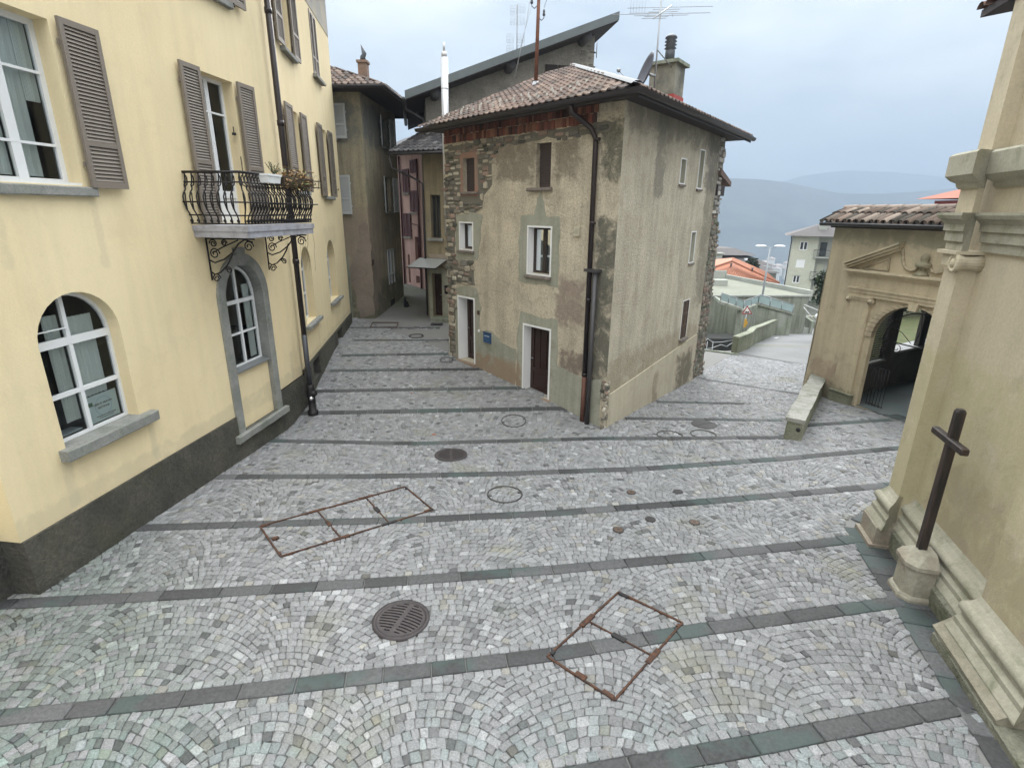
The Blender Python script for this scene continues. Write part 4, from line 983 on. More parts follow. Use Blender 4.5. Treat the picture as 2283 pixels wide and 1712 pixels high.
# eave corner where both overhangs meet
def isect(p, d, q, e):
    t = ((q.x - p.x) * e.y - (q.y - p.y) * e.x) / (d.x * e.y - d.y * e.x); return p + d * t
pL = Vector(FL(0, OH, ZE)); pR = Vector(FR_(0, OH, ZE)); K = isect(pL, FL.d, pR, FR_.d); K.z = ZE
inL = -FL.n; inR = -FR_.n
Lv = 5.0; PK = E0 + inL * Lv + Vector((0, 0, SP * Lv))
# ridge apex lies where the hip from K reaches PK's height
bis = (inL + inR); 
hip = (FL.d + FR_.d).normalized()
def tilemesh(mb, O, ea, up, slope, poly, tw=.20, tl=.34, h=.035, tones=None, seed=1, white=None):
    """interlocking clay tiles over poly given in (along eave, up slope horizontal) metres"""
    rr = random.Random(seed); tones = tones or [(.13, .088, .07), (.10, .068, .058), (.16, .115, .092), (.07, .055, .048), (.145, .105, .085)]
    us = [p[0] for p in poly]; vs_ = [p[1] for p in poly]; k = math.cos(math.atan(slope))
    nv = int((max(vs_) - min(vs_)) / (tl * k)) + 1; nu = int((max(us) - min(us)) / tw) + 1
    for j in range(nv):
        for i in range(nu):
            u = min(us) + (i + .5) * tw; v = min(vs_) + (j + .5) * tl * k
            if not inpoly(u, v, poly): continue
            f = rr.uniform(.7, 1.3); c_ = tuple(x * f for x in rr.choice(tones)); prof = [(-.5, 0), (-.38, .7), (-.2, 1), (0, .35), (.2, .1), (.42, .12), (.5, .0)]
            lo, hi = [], []
            for a, b in prof:
                uu = u + a * tw * .99
                for lst, vv, lift in ((lo, v - tl * k * .55, .038), (hi, v + tl * k * .5, .012)):
                    p = O + ea * uu + up * vv; lst.append((p.x, p.y, O.z + slope * vv + b * h + lift + rr.uniform(-.002, .002)))
            lob = [(x, y, z - .022) for x, y, z in lo]
            n = len(lo); mb.add(lo + hi + lob, [(q, q + 1, n + q + 1, n + q) for q in range(n - 1)] + [(q + 1, q, 2 * n + q, 2 * n + q + 1) for q in range(n - 1)], c_)
            if white and white(u, v) and rr.random() < .5:
                pass
m_tile = vcol('clay_tile', .85, .5, 25, moss=[((.10, .095, .075), 1.5, .6)], grain=.25)
lenL = (K - E0).dot(-FL.d)
# front (left-facing) slope in coords: s = distance from E0 along -FL.d (towards the corner), v = horizontal distance in
def hipv(s): # v of the hip line above s
    return None
Kp = K - E0
hd = None
# hip direction in plan: equal pitches -> bisector between the two eave directions
hipd = (FL.d + FR_.d).normalized()
t_ap = Lv / hipd.dot(inL); AP = K + hipd * t_ap; AP.z = ZE + SP * Lv
sAP = (AP - E0).dot(-FL.d)
polyL = [(0, -.06), (lenL, -.06), (sAP + .0, Lv), (0, Lv)]
mt = MB(); tilemesh(mt, E0 + Vector((0, 0, .03)), -FL.d, inL, SP, polyL, seed=3)
UE = UR + .25
ER = Vector(FR_(UE, OH, ZE)); lenR = (ER - K).dot(FR_.d)
sA2 = (AP - K).dot(FR_.d)
polyR = [(0, -.06), (lenR, -.06), (lenR, Lv), (sA2, Lv)]
tilemesh(mt, K + Vector((0, 0, .03)), FR_.d, inR, SP, polyR, seed=5)
mt.build('roof_tile', m_tile, sh, fixn=False)['kind'] = 'stuff'
mr = MB()
def q3(*ps): mr.add([tuple(p) for p in ps], [tuple(range(len(ps)))])
TL = E0 + inL * Lv + Vector((0, 0, SP * Lv)); TR = ER + inR * Lv + Vector((0, 0, SP * Lv))
q3(E0, K, AP, TL); q3(K, ER, TR, AP)
B1 = TL + inL * 1.2 - Vector((0, 0, .6)); B2 = TR + inR * 1.2 - Vector((0, 0, .6)); q3(TL, AP, TR, B2, B1)
mr.build('roof_deck', M_eaves, sh, fixn=False)
mr = MB()  # soffit
zs = ZE - .05
q3(Vector((E0.x, E0.y, zs)), Vector((K.x, K.y, zs)), Vector(FR_(0, -.3, 0)[:2] + (zs,)), Vector(FL(UL + .4, -.3, 0)[:2] + (zs,)))
q3(Vector((K.x, K.y, zs)), Vector((ER.x, ER.y, zs)), Vector(FR_(UE, -.4, 0)[:2] + (zs,)), Vector(FR_(0, -.3, 0)[:2] + (zs,)))
mr.build('soffit', M_eaves, sh, fixn=False)
m_gut = simple('dark_gutter', (.055, .05, .052), .5, .3, .2, 6)
mg = MB()
def gutter(mb, pts, r=.07):
    prof = [(-r * 1.0, .03)] + [(r * math.sin(t) * 1.0, -r * math.cos(t)) for t in [R(a) for a in range(-90, 91, 18)]] + [(r + .006, .006), (r - .01, 0)] + [((r - .012) * math.sin(t), -(r - .012) * math.cos(t)) for t in [R(a) for a in range(90, -91, -18)]]
    rings = []
    for i, p in enumerate(pts):
        p = Vector(p); d0 = (Vector(pts[i]) - Vector(pts[i - 1])).normalized() if i else (Vector(pts[1]) - p).normalized()
        d1 = (Vector(pts[i + 1]) - p).normalized() if i < len(pts) - 1 else d0
        n0 = Vector((d0.y, -d0.x, 0)); n1 = Vector((d1.y, -d1.x, 0)); m_ = (n0 + n1).normalized(); k = 1 / max(.4, m_.dot(n0)); m_ *= k
        rings.append([tuple(p + m_ * a + Vector((0, 0, b))) for a, b in prof])
    mb.sweep(rings, sm=True)
gutter(mg, [tuple(E0 - FL.d * -.02 + FL.n * .07 + Vector((0, 0, -.02))), tuple(K + (FL.n + FR_.n).normalized() * .11 + Vector((0, 0, -.02))), tuple(ER + FR_.n * .07 + Vector((0, 0, -.02)))], .075)
mg.box(FL, (-.55, OH - .005, ZE - .13), (UL + .42, OH + .004, ZE + .02)); mg.box(FR_, (-.55, OH - .005, ZE - .13), (UE, OH + .004, ZE + .02))
mg.build('gutter', m_gut, sh)
# metal hip flashing, slightly sagging
mf = MB(); rings = []
for k in range(13):
    t = k / 12; p = K.lerp(AP, t); p = p + Vector((0, 0, .085 - .0 * t)); s = Vector((hipd.y, -hipd.x, 0))
    rings.append([tuple(p - s * .11 + Vector((0, 0, -.02))), tuple(p - s * .04 + Vector((0, 0, .03))), tuple(p + s * .04 + Vector((0, 0, .03))), tuple(p + s * .11 + Vector((0, 0, -.02)))])
mf.sweep(rings, closed=False, cap=False); s = None
mf.build('ridge_flashing', simple('zinc_flashing', (.13, .14, .15), .7, 0, .1, 5), sh, fixn=False)
# snow guards: small bright clips on the lower tile rows
ms = MB(); rr = random.Random(9)
for j in range(3):
    for i in range(19):
        s_ = .35 + i * .26 + (j % 2) * .1; v = .55 + j * .34 
        if rr.random() < .15: continue
        p = E0 - FL.d * s_ + inL * v; z = ZE + .03 + SP * v
        P_ = lambda a, b, c, p=p, z=z: tuple(p - FL.d * a + inL * b + Vector((0, 0, z - p.z + c)))
        ms.box(P_, (-.02, -.012, .035), (.02, .012, .10))
ms.build('snow_guard', simple('pale_metal_clip', (.6, .6, .58), .4, .3), sh)['kind'] = 'stuff'
# chimney
mc = MB(); CF = Fr(*FR_(2.95, -.25, 0)[:2], 36.5, 1)
mc.box(CF, (0, -.62, 6.9), (.60, 0, 7.98)); ch = mc.build('chimney', plaster('sooty_chimney_render', (.25, .24, .20), (.13, .13, .11), 1.8, 18, .6, .02, dirt=(.07, .07, .06), dirt_amt=.7), sh)
mc = MB(); mc.box(CF, (-.08, -.70, 7.98), (.68, .08, 8.05)); mc.build('chimney_cap', M_conc, ch)
mc = MB(); mc.box(CF, (-.02, -.64, 7.05), (.62, .02, 7.34)); mc.build('red_flashing', simple('red_flashing', (.32, .05, .04), .6), ch)
mc = MB(); cp = CF(.28, -.28, 8.05); mc.lathe(cp, [(.115, 0), (.11, .26), (.09, .28), (.14, .30), (.09, .34), (.14, .37), (.09, .41), (.14, .44), (.09, .48), (.14, .51), (.12, .55), (.04, .59), (0, .595)], 20); mc.build('chimney_pot', M_dgrey, ch)
# downpipe of the stone house and two street-level pipes
md = MB()
md.tube([FL(.92, OH + .02, ZE - .08), FL(.92, OH, ZE - .22), FL(.86, .36, 6.5), FL(.68, .16, 6.3), FL(.60, .10, 6.1), FL(.56, .10, 1.15)], .055, 12)
for z in (6.1, 4.5, 2.9, 1.2): md.tube([FL(.565, .10, z - .03), FL(.565, .10, z + .03)], .066, 12)
md.build('downpipe', M_pipe, sh)
md = MB(); md.tube([FL(.56, .10, 1.15), FL(.56, .10, -.02)], .055, 12); md.build('rusty_pipe_foot', simple('rusty_pipe', (.11, .05, .035), .7, 0, .3, 12, .3), sh)
md = MB(); md.tube([FL(.40, .12, 3.52), FL(.40, .12, -.02)], .055, 12); md.box(FL, (.32, .0, 3.50), (.66, .2, 3.56)); md.build('vent_pipe', simple('dark_grey_pipe', (.06, .058, .062), .5, .2, .15, 6), sh)
md = MB(); md.box(FL, (.46, .02, 1.2), (.49, .09, 3.5)); md.build('conduit', M_grey, sh)
# small wall fittings: each its own thing
def fit(name, label, cat, P, a, b, mat):
    m_ = MB(); m_.box(P, a, b); o = m_.build(name, mat); tag(o, label, cat); return o
t = thing('mailbox', 'blue metal mailbox on the corner house wall between its two doors', 'mailbox', FL(4.15, 0, 1.25))
m_ = MB(); m_.box(FL, (4.00, .0, 1.26), (4.31, .035, 1.53)); m_.build('body', simple('blue_enamel', (.025, .07, .16), .45), t)
m_ = MB(); m_.box(FL, (3.99, -.0, 1.53), (4.32, .045, 1.55)); m_.build('lid', simple('blue_enamel_dark', (.02, .05, .12), .45), t)
m_ = MB(); m_.box(FL, (4.05, .035, 1.44), (4.26, .04, 1.455)); m_.build('slot', simple('pale_label', (.5, .55, .6)), t)
m_cream = simple('cream_plastic', (.45, .42, .33), .5)
t = thing('wall_box', 'cream plastic junction box high on the corner house wall beside the dark downpipe', 'wall box', FL(1.06, 0, 4.3))
m_ = MB(); m_.box(FL, (.97, .0, 4.22), (1.13, .05, 4.42)); m_.build('cover', m_cream, t); m_ = MB()
for k in range(3): m_.box(FL, (.985, .05, 4.27 + k * .04), (1.115, .056, 4.285 + k * .04))
m_.build('vent_slats', simple('cream_shadow', (.33, .31, .25)), t)
fit('house_number', 'small dark number plate beside the left door of the corner house', 'number plate', FL, (4.50, .0, 1.98), (4.60, .015, 2.10), simple('enamel_brown', (.06, .03, .025), .4))
fit('bell_push', 'small white bell push beside the blue mailbox', 'door bell', FL, (4.50, .0, 1.50), (4.56, .03, 1.57), M_white)
# ================================================================== ALLEY BUILDINGS
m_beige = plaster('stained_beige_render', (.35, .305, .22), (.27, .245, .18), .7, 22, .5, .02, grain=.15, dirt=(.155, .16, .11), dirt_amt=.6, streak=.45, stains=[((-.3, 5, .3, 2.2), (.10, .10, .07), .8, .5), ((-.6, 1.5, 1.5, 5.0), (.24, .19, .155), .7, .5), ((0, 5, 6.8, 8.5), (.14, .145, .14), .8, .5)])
lb = thing('alley_corner_house', 'grey beige house with pale louvred shutters at the mouth of the narrow alley', 'house', (-5.36, 20.55, .7))
LR = Fr(-5.36, 20.55, 3, 1); LL = Fr(-5.36, 20.55, -85, -1)
wa = rect(2.42, 3.18, 7.12, 8.15); wb = rect(2.42, 3.25, 4.66, 6.0); wc = rect(2.20, 3.12, 1.72, 3.14); wd = rect(2.30, 2.95, .75, 1.05)
mb = MB(); wall(mb, LR, rect(0, 4.6, .2, 8.75), [wa, wb, wc, wd], .2); 
la = rect(.98, 1.6, 7.12, 8.2); lbb = rect(1.0, 1.65, 4.58, 5.88); ld = rect(.86, 1.75, .7, 3.1)
wall(mb, LL, rect(0, 4, .2, 8.75), [la, lbb], .2)
p1, p2 = LR(4.6, 0, 0), LL(4, 0, 0); p3 = (p2[0], p1[1])
mb.add([p1[:2] + (.2,), (p3[0], p3[1], .2), (p3[0], p3[1], 8.75), p1[:2] + (8.75,)], [(0, 1, 2, 3)]); mb.add([p2[:2] + (.2,), (p3[0], p3[1], .2), (p3[0], p3[1], 8.75), p2[:2] + (8.75,)], [(0, 1, 2, 3)])
mb.build('wall', m_beige, lb)
M_pshut = simple('pale_grey_shutter', (.42, .44, .45), .6, 0, .1, 8)
for l_, P in ((wa, LR), (wb, LR), (wc, LR), (la, LL), (lbb, LL)):
    window(lb, P, l_, -.15, .05, vb=(((l_[0][0] + l_[1][0]) / 2, .07),), mat=simple('dark_frame', (.06, .055, .05)) if P is LR and l_ is not wc else M_pshut, pane=M_pane)
    if l_ is not wc: sill(lb, P, l_[0][0] - .1, l_[1][0] + .1, l_[0][1] - .08, l_[0][1] - .01, -.1, .1, M_stone)
for u0, u1, z0, z1 in ((1.98, 2.42, 7.12, 8.2), (3.19, 3.6, 7.12, 8.2), (1.98, 2.42, 4.64, 6.0), (3.26, 3.68, 4.64, 6.0)):
    for P in (LR,): shutter(lb, P, u0, u1, z0, z1, .10, M_pshut, midrail=.4, tilt=.25 if u0 > 3 else -.25)
m_ = MB()
shutter(lb, LL, .54, .97, 7.10, 8.22, .06, M_pshut, midrail=.4); shutter(lb, LL, .56, .99, 4.56, 5.9, .06, M_pshut, midrail=.4)
for k in range(3):
    m_.box(LR, (2.20 + .45 * k, -.02, 1.72), (2.26 + .40 * k + (.05 if k else 0), .03, 3.14))
m_.box(LR, (2.20, -.02, 3.10), (3.12, .03, 3.16)); m_.box(LR, (2.20, -.02, 2.1), (3.12, .03, 2.15)); m_.build('window_grille', M_pshut, lb)
m_ = MB(); m_.slab(LR, wd, -.02, .004); m_.build('cellar_shade_slab', M_dark, lb)  # dark slab fills the hole, its colour standing for the shade inside
m_ = MB(); m_.slab(LR, rect(-.0, .30, 2.72, 2.92), .0, .02); m_.build('plaque', simple('brown_plaque', (.06, .035, .02)), lb)
m_ = MB(); m_.slab(LL, ld, .0, .012); m_.build('blocked_doorway', M_conc, lb)
patch([(-.0, .9), (.55, .8), (.75, 1.8), (.9, 2.6), (.5, 3.3), (.35, 4.2), (-.0, 4.4)], .12, .006, plaster('pinkish_bare_render', (.25, .21, .175), (.20, .165, .14), 1.2, 20, .5, .02, dirt=(.15, .14, .11), dirt_amt=.6), 'bare_render_patch', lb, LL, 41, step=.15)
patch([(0.0, 1.0), (.5, .9), (.65, 2.0), (.5, 3.0), (.0, 3.4)], .1, .006, plaster('pinkish_bare_render_side', (.22, .185, .15), (.18, .15, .12), 1.2, 20, .5, .02, dirt=(.13, .13, .10), dirt_amt=.6), 'bare_render_patch', lb, LR, 42, step=.15)
# roof with wide dark eaves
m_ = MB(); ez = 8.62; ov = 1.05
Ea = Vector(LR(5.6, ov, ez)); Ek = isect(Vector(LR(0, ov, ez)), LR.d, Vector(LL(0, .75, ez)), LL.d); Ek.z = ez; El = Vector(LL(4.5, .75, ez)); C0 = Vector((-9.5, 25.2, ez + 2.2))
m_.add([tuple(Ek), tuple(Ea), tuple(C0 + Vector((2, 3.2, 0))), tuple(C0)], [(0, 1, 2, 3)]); m_.add([tuple(Ek), tuple(El), tuple(C0)], [(0, 1, 2)])
m_.add([tuple(Ea), tuple(C0 + Vector((2, 3.2, 0))), (Ea.x - 4, Ea.y + .2, ez)], [(0, 1, 2)])
m_.build('roof_deck', M_eaves, lb, fixn=False)
m_ = MB(); bxs = [Ek, Ea, Vector(LR(5.6, -.2, ez)), Vector(LR(0, -.2, ez)), ]
m_.add([tuple(p - Vector((0, 0, .04))) for p in (Ek, Ea, Vector(LR(5.6, -.3, ez)), Vector(LR(.2, -.3, ez)))], [(0, 1, 2, 3)]); m_.add([tuple(p - Vector((0, 0, .04))) for p in (Ek, El, Vector(LL(4.5, -.3, ez)), Vector(LL(.2, -.3, ez)))], [(0, 1, 2, 3)])
m_.add([(Ea.x, Ea.y, ez - .04), (Ea.x - 3, Ea.y, ez - .04), tuple(LR(5.0, -3, ez - .04)), tuple(LR(4.6, 0, ez - .04))], [(0, 1, 2, 3)])
m_.build('soffit', M_eaves, lb, fixn=False)
m_ = MB(); gutter(m_, [tuple(El), tuple(Ek), tuple(Ea)][::-1], .07); m_.build('gutter', m_gut, lb)
m_ = MB(); dl = (Ek - El).normalized(); inl = Vector((-dl.y, dl.x, 0)); inl = inl if inl.y > 0 else -inl
sl_ = 2.2 / max(1, (C0 - Ek).dot(inl)); lnl = (Ek - El).length
tilemesh(m_, El + Vector((0, 0, .03)), dl, inl, sl_, [(0, -.05), (lnl, -.05), ((C0 - El).dot(dl), (C0 - El).dot(inl)), (0, 3)], .22, .36, .05, seed=11)
dr = (Ea - Ek).normalized(); inr = Vector((-dr.y, dr.x, 0)); inr = inr if inr.x < 0 else -inr
sr = 2.2 / max(1, (C0 - Ek).dot(inr)); tilemesh(m_, Ek + Vector((0, 0, .03)), dr, inr, sr, [(0, -.05), ((Ea - Ek).length, -.05), ((Ea - Ek).length, (C0 - Ek).dot(inr) * .9), ((C0 - Ek).dot(dr), (C0 - Ek).dot(inr))], .22, .36, .05, seed=12)
m_.build('roof_tile', m_tile, lb, fixn=False)['kind'] = 'stuff'
m_ = MB(); m_.box(WD, (-5.82, 22.3, 8.6), (-5.50, 22.66, 9.95)); m_.box(WD, (-5.86, 22.26, 9.88), (-5.46, 22.70, 9.96)); c_ = m_.build('chimney', plaster('brick_chimney', (.27, .16, .115), (.20, .15, .12), 2, 14, .5, .02), lb)
m_ = MB(); m_.tube([(-5.66, 22.5, 9.95), (-5.66, 22.5, 10.1), (-5.60, 22.5, 10.2), (-5.70, 22.5, 10.5)], [.11, .10, .09, .01], 8); m_.build('cowl', M_dgrey, c_)

# awning house ---------------------------------------------------------
aw = thing('awning_house', 'narrow ochre house with a glass door canopy tucked behind the corner house in the alley', 'house', (-3.3, 20.93, .7))
AW = Fr(-3.32, 20.93, 112, -1)
# outward must face the camera
if Vector(AW(0, 1, 0)).y > Vector(AW(0, 0, 0)).y: AW = Fr(-3.32, 20.93, 112, 1)
dz = rect(.21, .62, .78, 2.42); wz = rect(.24, .66, 3.74, 5.27)
mb = MB(); wall(mb, AW, rect(0, 2.4, .3, 7.0), [dz, wz], .25)
a0 = AW(0, 0, 0); mb.add([a0[:2] + (.3,), (a0[0] - 1.2, a0[1] + 7, .3), (a0[0] - 1.2, a0[1] + 7, 7.0), a0[:2] + (7.0,)], [(0, 1, 2, 3)])
mb.build('wall', plaster('ochre_render', (.30, .25, .165), (.24, .21, .15), 1, 22, .4, .01, streak=.4, dirt=(.15, .15, .12), dirt_amt=.5), aw)
m_ = MB(); m_.slab(AW, rect(.05, .20, .7, 2.5), 0, .012); m_.slab(AW, rect(.63, 1.0, .7, 2.5), 0, .012); m_.slab(AW, rect(.05, 1.0, 2.43, 2.62), 0, .0125); m_.build('door_surround', m_cem, aw)
panel_door(AW, dz, -.2, aw); window(aw, AW, wz, -.15, .04, vb=((.42, .04),), mat=simple('dark_frame2', (.05, .045, .04)), pane=M_pane); sill(aw, AW, .12, .78, 3.63, 3.73, -.1, .1, M_stone)
m_ = MB(); m_.slab(AW, rect(.12, .95, 2.75, 3.15), 0, .008); m_.build('pale_patch', plaster('pale_pink_render', (.34, .29, .24), (.30, .25, .2), 2, 20, .2, .01), aw)
m_ = MB()  # canopy: thin ribs with glass
for k in range(5):
    u = -.30 + k * .30; m_.tube([AW(u, 0.0, 2.98), AW(u - .05, .85, 2.70)], .018, 5)
m_.tube([AW(-.38, .85, 2.70), AW(.88, .85, 2.70)], .02, 5); m_.tube([AW(-.30, .02, 2.98), AW(.92, .02, 2.98)], .02, 5)
m_.tube([AW(.90, 0, 2.55), AW(.9, .5, 2.78)], .015, 5); m_.tube([AW(-.3, 0, 2.55), AW(-.3, .5, 2.78)], .015, 5)
c_ = m_.build('door_canopy', M_iron, aw)
m_ = MB(); m_.add([AW(-.35, .84, 2.72), AW(.86, .84, 2.72), AW(.92, .0, 3.0), AW(-.30, .0, 3.0)], [(0, 1, 2, 3)]); m_.build('canopy_sheet', simple('frosted_sheet', (.30, .31, .30), .3), c_, fixn=False)
ze = 6.62; m_ = MB(); T0 = Vector(AW(-.95, .75, ze)); T1 = Vector(AW(2.4, .75, ze)); upv = -AW.n
m_.prism([T0, T0 + Vector((0, 0, .06)), T1 + Vector((0, 0, .06)), T1], [T0 + upv * 2.2 + Vector((0, 0, .9)), T0 + upv * 2.2 + Vector((0, 0, .96)), T1 + upv * 2.2 + Vector((0, 0, .96)), T1 + upv * 2.2 + Vector((0, 0, .9))])
m_.build('roof_deck', M_eaves, aw); m_ = MB(); tilemesh(m_, T0 + Vector((0, 0, .07)), AW.d, upv, .41, [(0, -.04), (3.3, -.04), (3.3, 2.2), (0, 2.2)], .2, .34, .04, tones=[(.07, .065, .068), (.05, .048, .05), (.10, .095, .095)], seed=21); m_.build('roof_tile', m_tile, aw, fixn=False)['kind'] = 'stuff'
m_ = MB(); gutter(m_, [tuple(T1 + AW.n * .06), tuple(T0 + AW.n * .06)], .06); gutter_end = T0 + AW.n * .06
m_.tube([gutter_end + Vector((.05, 0, -.05)), gutter_end + Vector((.1, .05, -.45)), Vector(AW(-.3, .25, 5.85)), Vector(AW(-.02, .06, 5.65)), Vector(AW(-.02, .06, .8))], .04, 8); m_.build('gutter', m_gut, aw)
m_ = MB(); m_.box(AW, (.40, .05, .50), (1.15, .55, .80)); m_.build('door_step', M_conc, aw)
fit('door_mat', 'dark rubber door mat lying on the cobbles by the canopied door', 'door mat', WD, (-3.05, 19.5, .685), (-2.62, 19.85, .70), simple('rubber_mat', (.03, .03, .03), .95))
fit('letter_box', 'black letter box mounted beside the canopied alley door', 'letter box', AW, (.80, .0, 1.7), (.98, .12, 2.0), M_iron)
fit('intercom', 'small grey intercom panel beside the canopied alley door', 'intercom', AW, (.70, .0, 1.85), (.77, .03, 2.0), M_grey)

# pink house ------------------------------------------------------------
pk = thing('pink_house', 'pale pink house with maroon shutters at the end of the narrow alley', 'house', (-4.59, 26.86, 1.05))
PKF = Fr(-4.59, 26.86, -41, -1); m_pink = plaster('pink_render', (.50, .33, .30), (.46, .30, .27), .8, 20, .2, .01, streak=.3, dirt=(.36, .25, .22), dirt_amt=.4)
M_mar = simple('maroon_shutter', (.085, .025, .03), .6, 0, .15, 10)
op = [rect(.08, .42, 2.37, 3.5), rect(.98, 1.16, 1.2, 2.6), rect(.12, .46, 1.25, 1.6)]
mb = MB(); wall(mb, PKF, rect(-1.6, 3.2, .6, 7.5), op, .2); mb.build('wall', m_pink, pk)
for l_ in op: window(pk, PKF, l_, -.15, .03, mat=M_mar, pane=M_pane)
for u0, u1, z0, z1 in ((.66, .92, 5.54, 6.6), (.96, 1.24, 5.54, 6.6), (-.02, .27, 4.66, 5.62), (.31, .62, 4.66, 5.62), (.66, .98, 3.5, 4.58), (1.02, 1.36, 3.5, 4.58), (-.0, .22, 6.4, 6.98), (.26, .5, 6.4, 6.98)):
    shutter(pk, PKF, u0, u1, z0, z1, .03, M_mar, midrail=.4)
for u0, u1, z in ((.62, 1.28, 5.52), (-.04, .64, 4.62), (.62, 1.38, 3.46)): sill(pk, PKF, u0, u1, z - .06, z, -.02, .12, M_stone)
m_ = MB(); m_.tube([PKF(-.12, .06, 1.0), PKF(-.12, .06, 7.0)], .045, 8); m_.tube([PKF(1.5, .06, 1.0), PKF(1.5, .06, 7.2)], .045, 8); m_.tube([PKF(-.02, .05, 2.2), PKF(-.02, .05, 4.05), PKF(.55, .05, 4.1)], .03, 6); m_.build('downpipe', M_mar, pk)
m_ = MB(); A = PKF(-1.7, .6, 7.42); B_ = PKF(3.2, .6, 7.42); C__ = PKF(3.2, -2.5, 8.6); D_ = PKF(-1.7, -2.5, 8.6)
m_.prism([A, B_, C__, D_], [(x, y, z + .1) for x, y, z in (A, B_, C__, D_)]); m_.build('roof', M_roofd, pk)
m_ = MB(); m_.prism([PKF(-.2, -1, 8.1), PKF(.8, -1, 8.5), PKF(.8, -3, 8.9), PKF(-.2, -3, 8.5)], [PKF(-.2, -1, 8.25), PKF(.8, -1, 8.65), PKF(.8, -3, 9.05), PKF(-.2, -3, 8.65)]); m_.build('upper_roof', M_roofd, pk)
# end of the alley: a dark plastered house closes the view
eh = thing('alley_end_house', 'shaded grey house closing the far end of the alley behind the pink house', 'house', (-7, 30, 1.2))
mb = MB(); mb.box(WD, (-9.5, 30.5, .5), (-5.5, 34, 7.2)); mb.build('wall', plaster('shaded_render', (.22, .20, .18), (.18, .17, .15), 1, 20, .3, .01), eh)
mb = MB(); mb.prism([(-9.8, 30.2, 7.2), (-5.2, 30.2, 7.2), (-5.2, 34.3, 7.2), (-9.8, 34.3, 7.2)], [(-8, 32, 8.2), (-7, 32, 8.2), (-7, 33, 8.2), (-8, 33, 8.2)]); mb.build('roof', M_roofd, eh)
mb = MB(); mb.box(WD, (-6.6, 30.45, 1.2), (-6.0, 30.5, 3.0)); mb.build('door', M_mar, eh)

# tall gable house --------------------------------------------------------
tg = thing('tall_gable_house', 'tall grey house with a long sloping dark verge rising behind the corner house', 'house', (-3.4, 22.2, 0))
TG = Fr(-3.7, 22, 80, 1)
if Vector(TG(0, 1, 0)).y > Vector(TG(0, 0, 0)).y: TG = Fr(-3.7, 22, 80, -1)
m_tg = plaster('grey_stone_gable', (.30, .285, .255), (.22, .21, .19), 1.3, 14, .8, .04, dirt=(.09, .09, .08), dirt_amt=.5, grain=.2)
zl = lambda u: 8.50 + (u + .34) * .372   # underside of the verge
tw_ = rect(5.02, 5.9, 9.25, 9.95)
mb = MB(); wall(mb, TG, [(.37, 0), (6.79, 0), (6.79, zl(6.79)), (.37, zl(.37))], [tw_], .2)
a_ = TG(6.79, 0, 0); b__ = TG(6.79, -6, 0); mb.add([a_[:2] + (0,), b__[:2] + (0,), b__[:2] + (zl(6.79),), a_[:2] + (zl(6.79),)], [(0, 1, 2, 3)]); a_ = TG(.37, 0, 0); b__ = TG(.37, -6, 0); mb.add([a_[:2] + (0,), b__[:2] + (0,), b__[:2] + (zl(.37),), a_[:2] + (zl(.37),)], [(0, 1, 2, 3)])
mb.build('wall', m_tg, tg)
m_ = MB(); rubble(m_, TG, [(6.0, 9.3), (6.78, 9.3), (6.78, 10.8), (6.3, 10.7)], [], 0, seed=51, th=.02, tones=[(.26, .25, .22), (.20, .19, .17)]); m_.build('exposed_stone', m_rub, tg); m_ = MB(); rubble(m_, TG, [(.4, 6.8), (1.3, 6.8), (1.3, 7.9), (.4, 7.9)], [], 0, seed=52, th=.03, tones=[(.24, .24, .19), (.18, .18, .14), (.30, .30, .26)]); m_.build('exposed_stone', m_rub, tg)
m_ = MB()
for s_ in (0, 1):
    u0 = 4.90 + s_ * .50; m_.box(TG, (u0, .02, 9.22), (u0 + .46, .05, 10.0))
m_.build('shutter', simple('black_brown_shutter', (.03, .024, .022), .7), tg)
m_ = MB(); wv = 1.0; A = [TG(-.34, wv, 8.42), TG(-.34, wv, 8.68), TG(7.32, wv, 8.68 + 7.66 * .372), TG(7.32, wv, 8.42 + 7.66 * .372)]
B_ = [TG(-.34, -6.5, 8.42), TG(-.34, -6.5, 8.68), TG(7.32, -6.5, 8.68 + 7.66 * .372), TG(7.32, -6.5, 8.42 + 7.66 * .372)]
m_.prism(A, B_); m_.build('roof', M_eaves, tg)
m_ = MB(); m_.prism([TG(-.36, wv + .02, 8.44), TG(-.36, wv + .02, 8.71), TG(7.34, wv + .02, 8.71 + 7.7 * .372), TG(7.34, wv + .02, 8.44 + 7.7 * .372)], [TG(-.36, wv - .06, 8.44), TG(-.36, wv - .06, 8.71), TG(7.34, wv - .06, 8.71 + 7.7 * .372), TG(7.34, wv - .06, 8.44 + 7.7 * .372)]); m_.build('verge_flashing', simple('verge_sheet', (.11, .125, .13), .5, .4, .25, 2), tg)
for u in (.72, 3.48, 6.28):
    m_ = MB(); z = zl(u) - .14; m_.tube([TG(u, -.1, z), TG(u, .75, z)], .17, 14); m_.build('purlin_end', simple('grey_log_end', (.085, .085, .09), .9, 0, .2, 20), tg)
m_ = MB(); m_.tube([TG(-.38, .5, 8.5), TG(-.34, .45, 8.2), TG(.25, .15, 7.95), TG(.3, .08, 7.7), TG(.3, .08, 1.0)], .05, 8); m_.tube([TG(-.42, 1.0, 8.45), TG(-.42, -5, 8.45)], .07, 8); m_.build('downpipe', m_gut, tg)
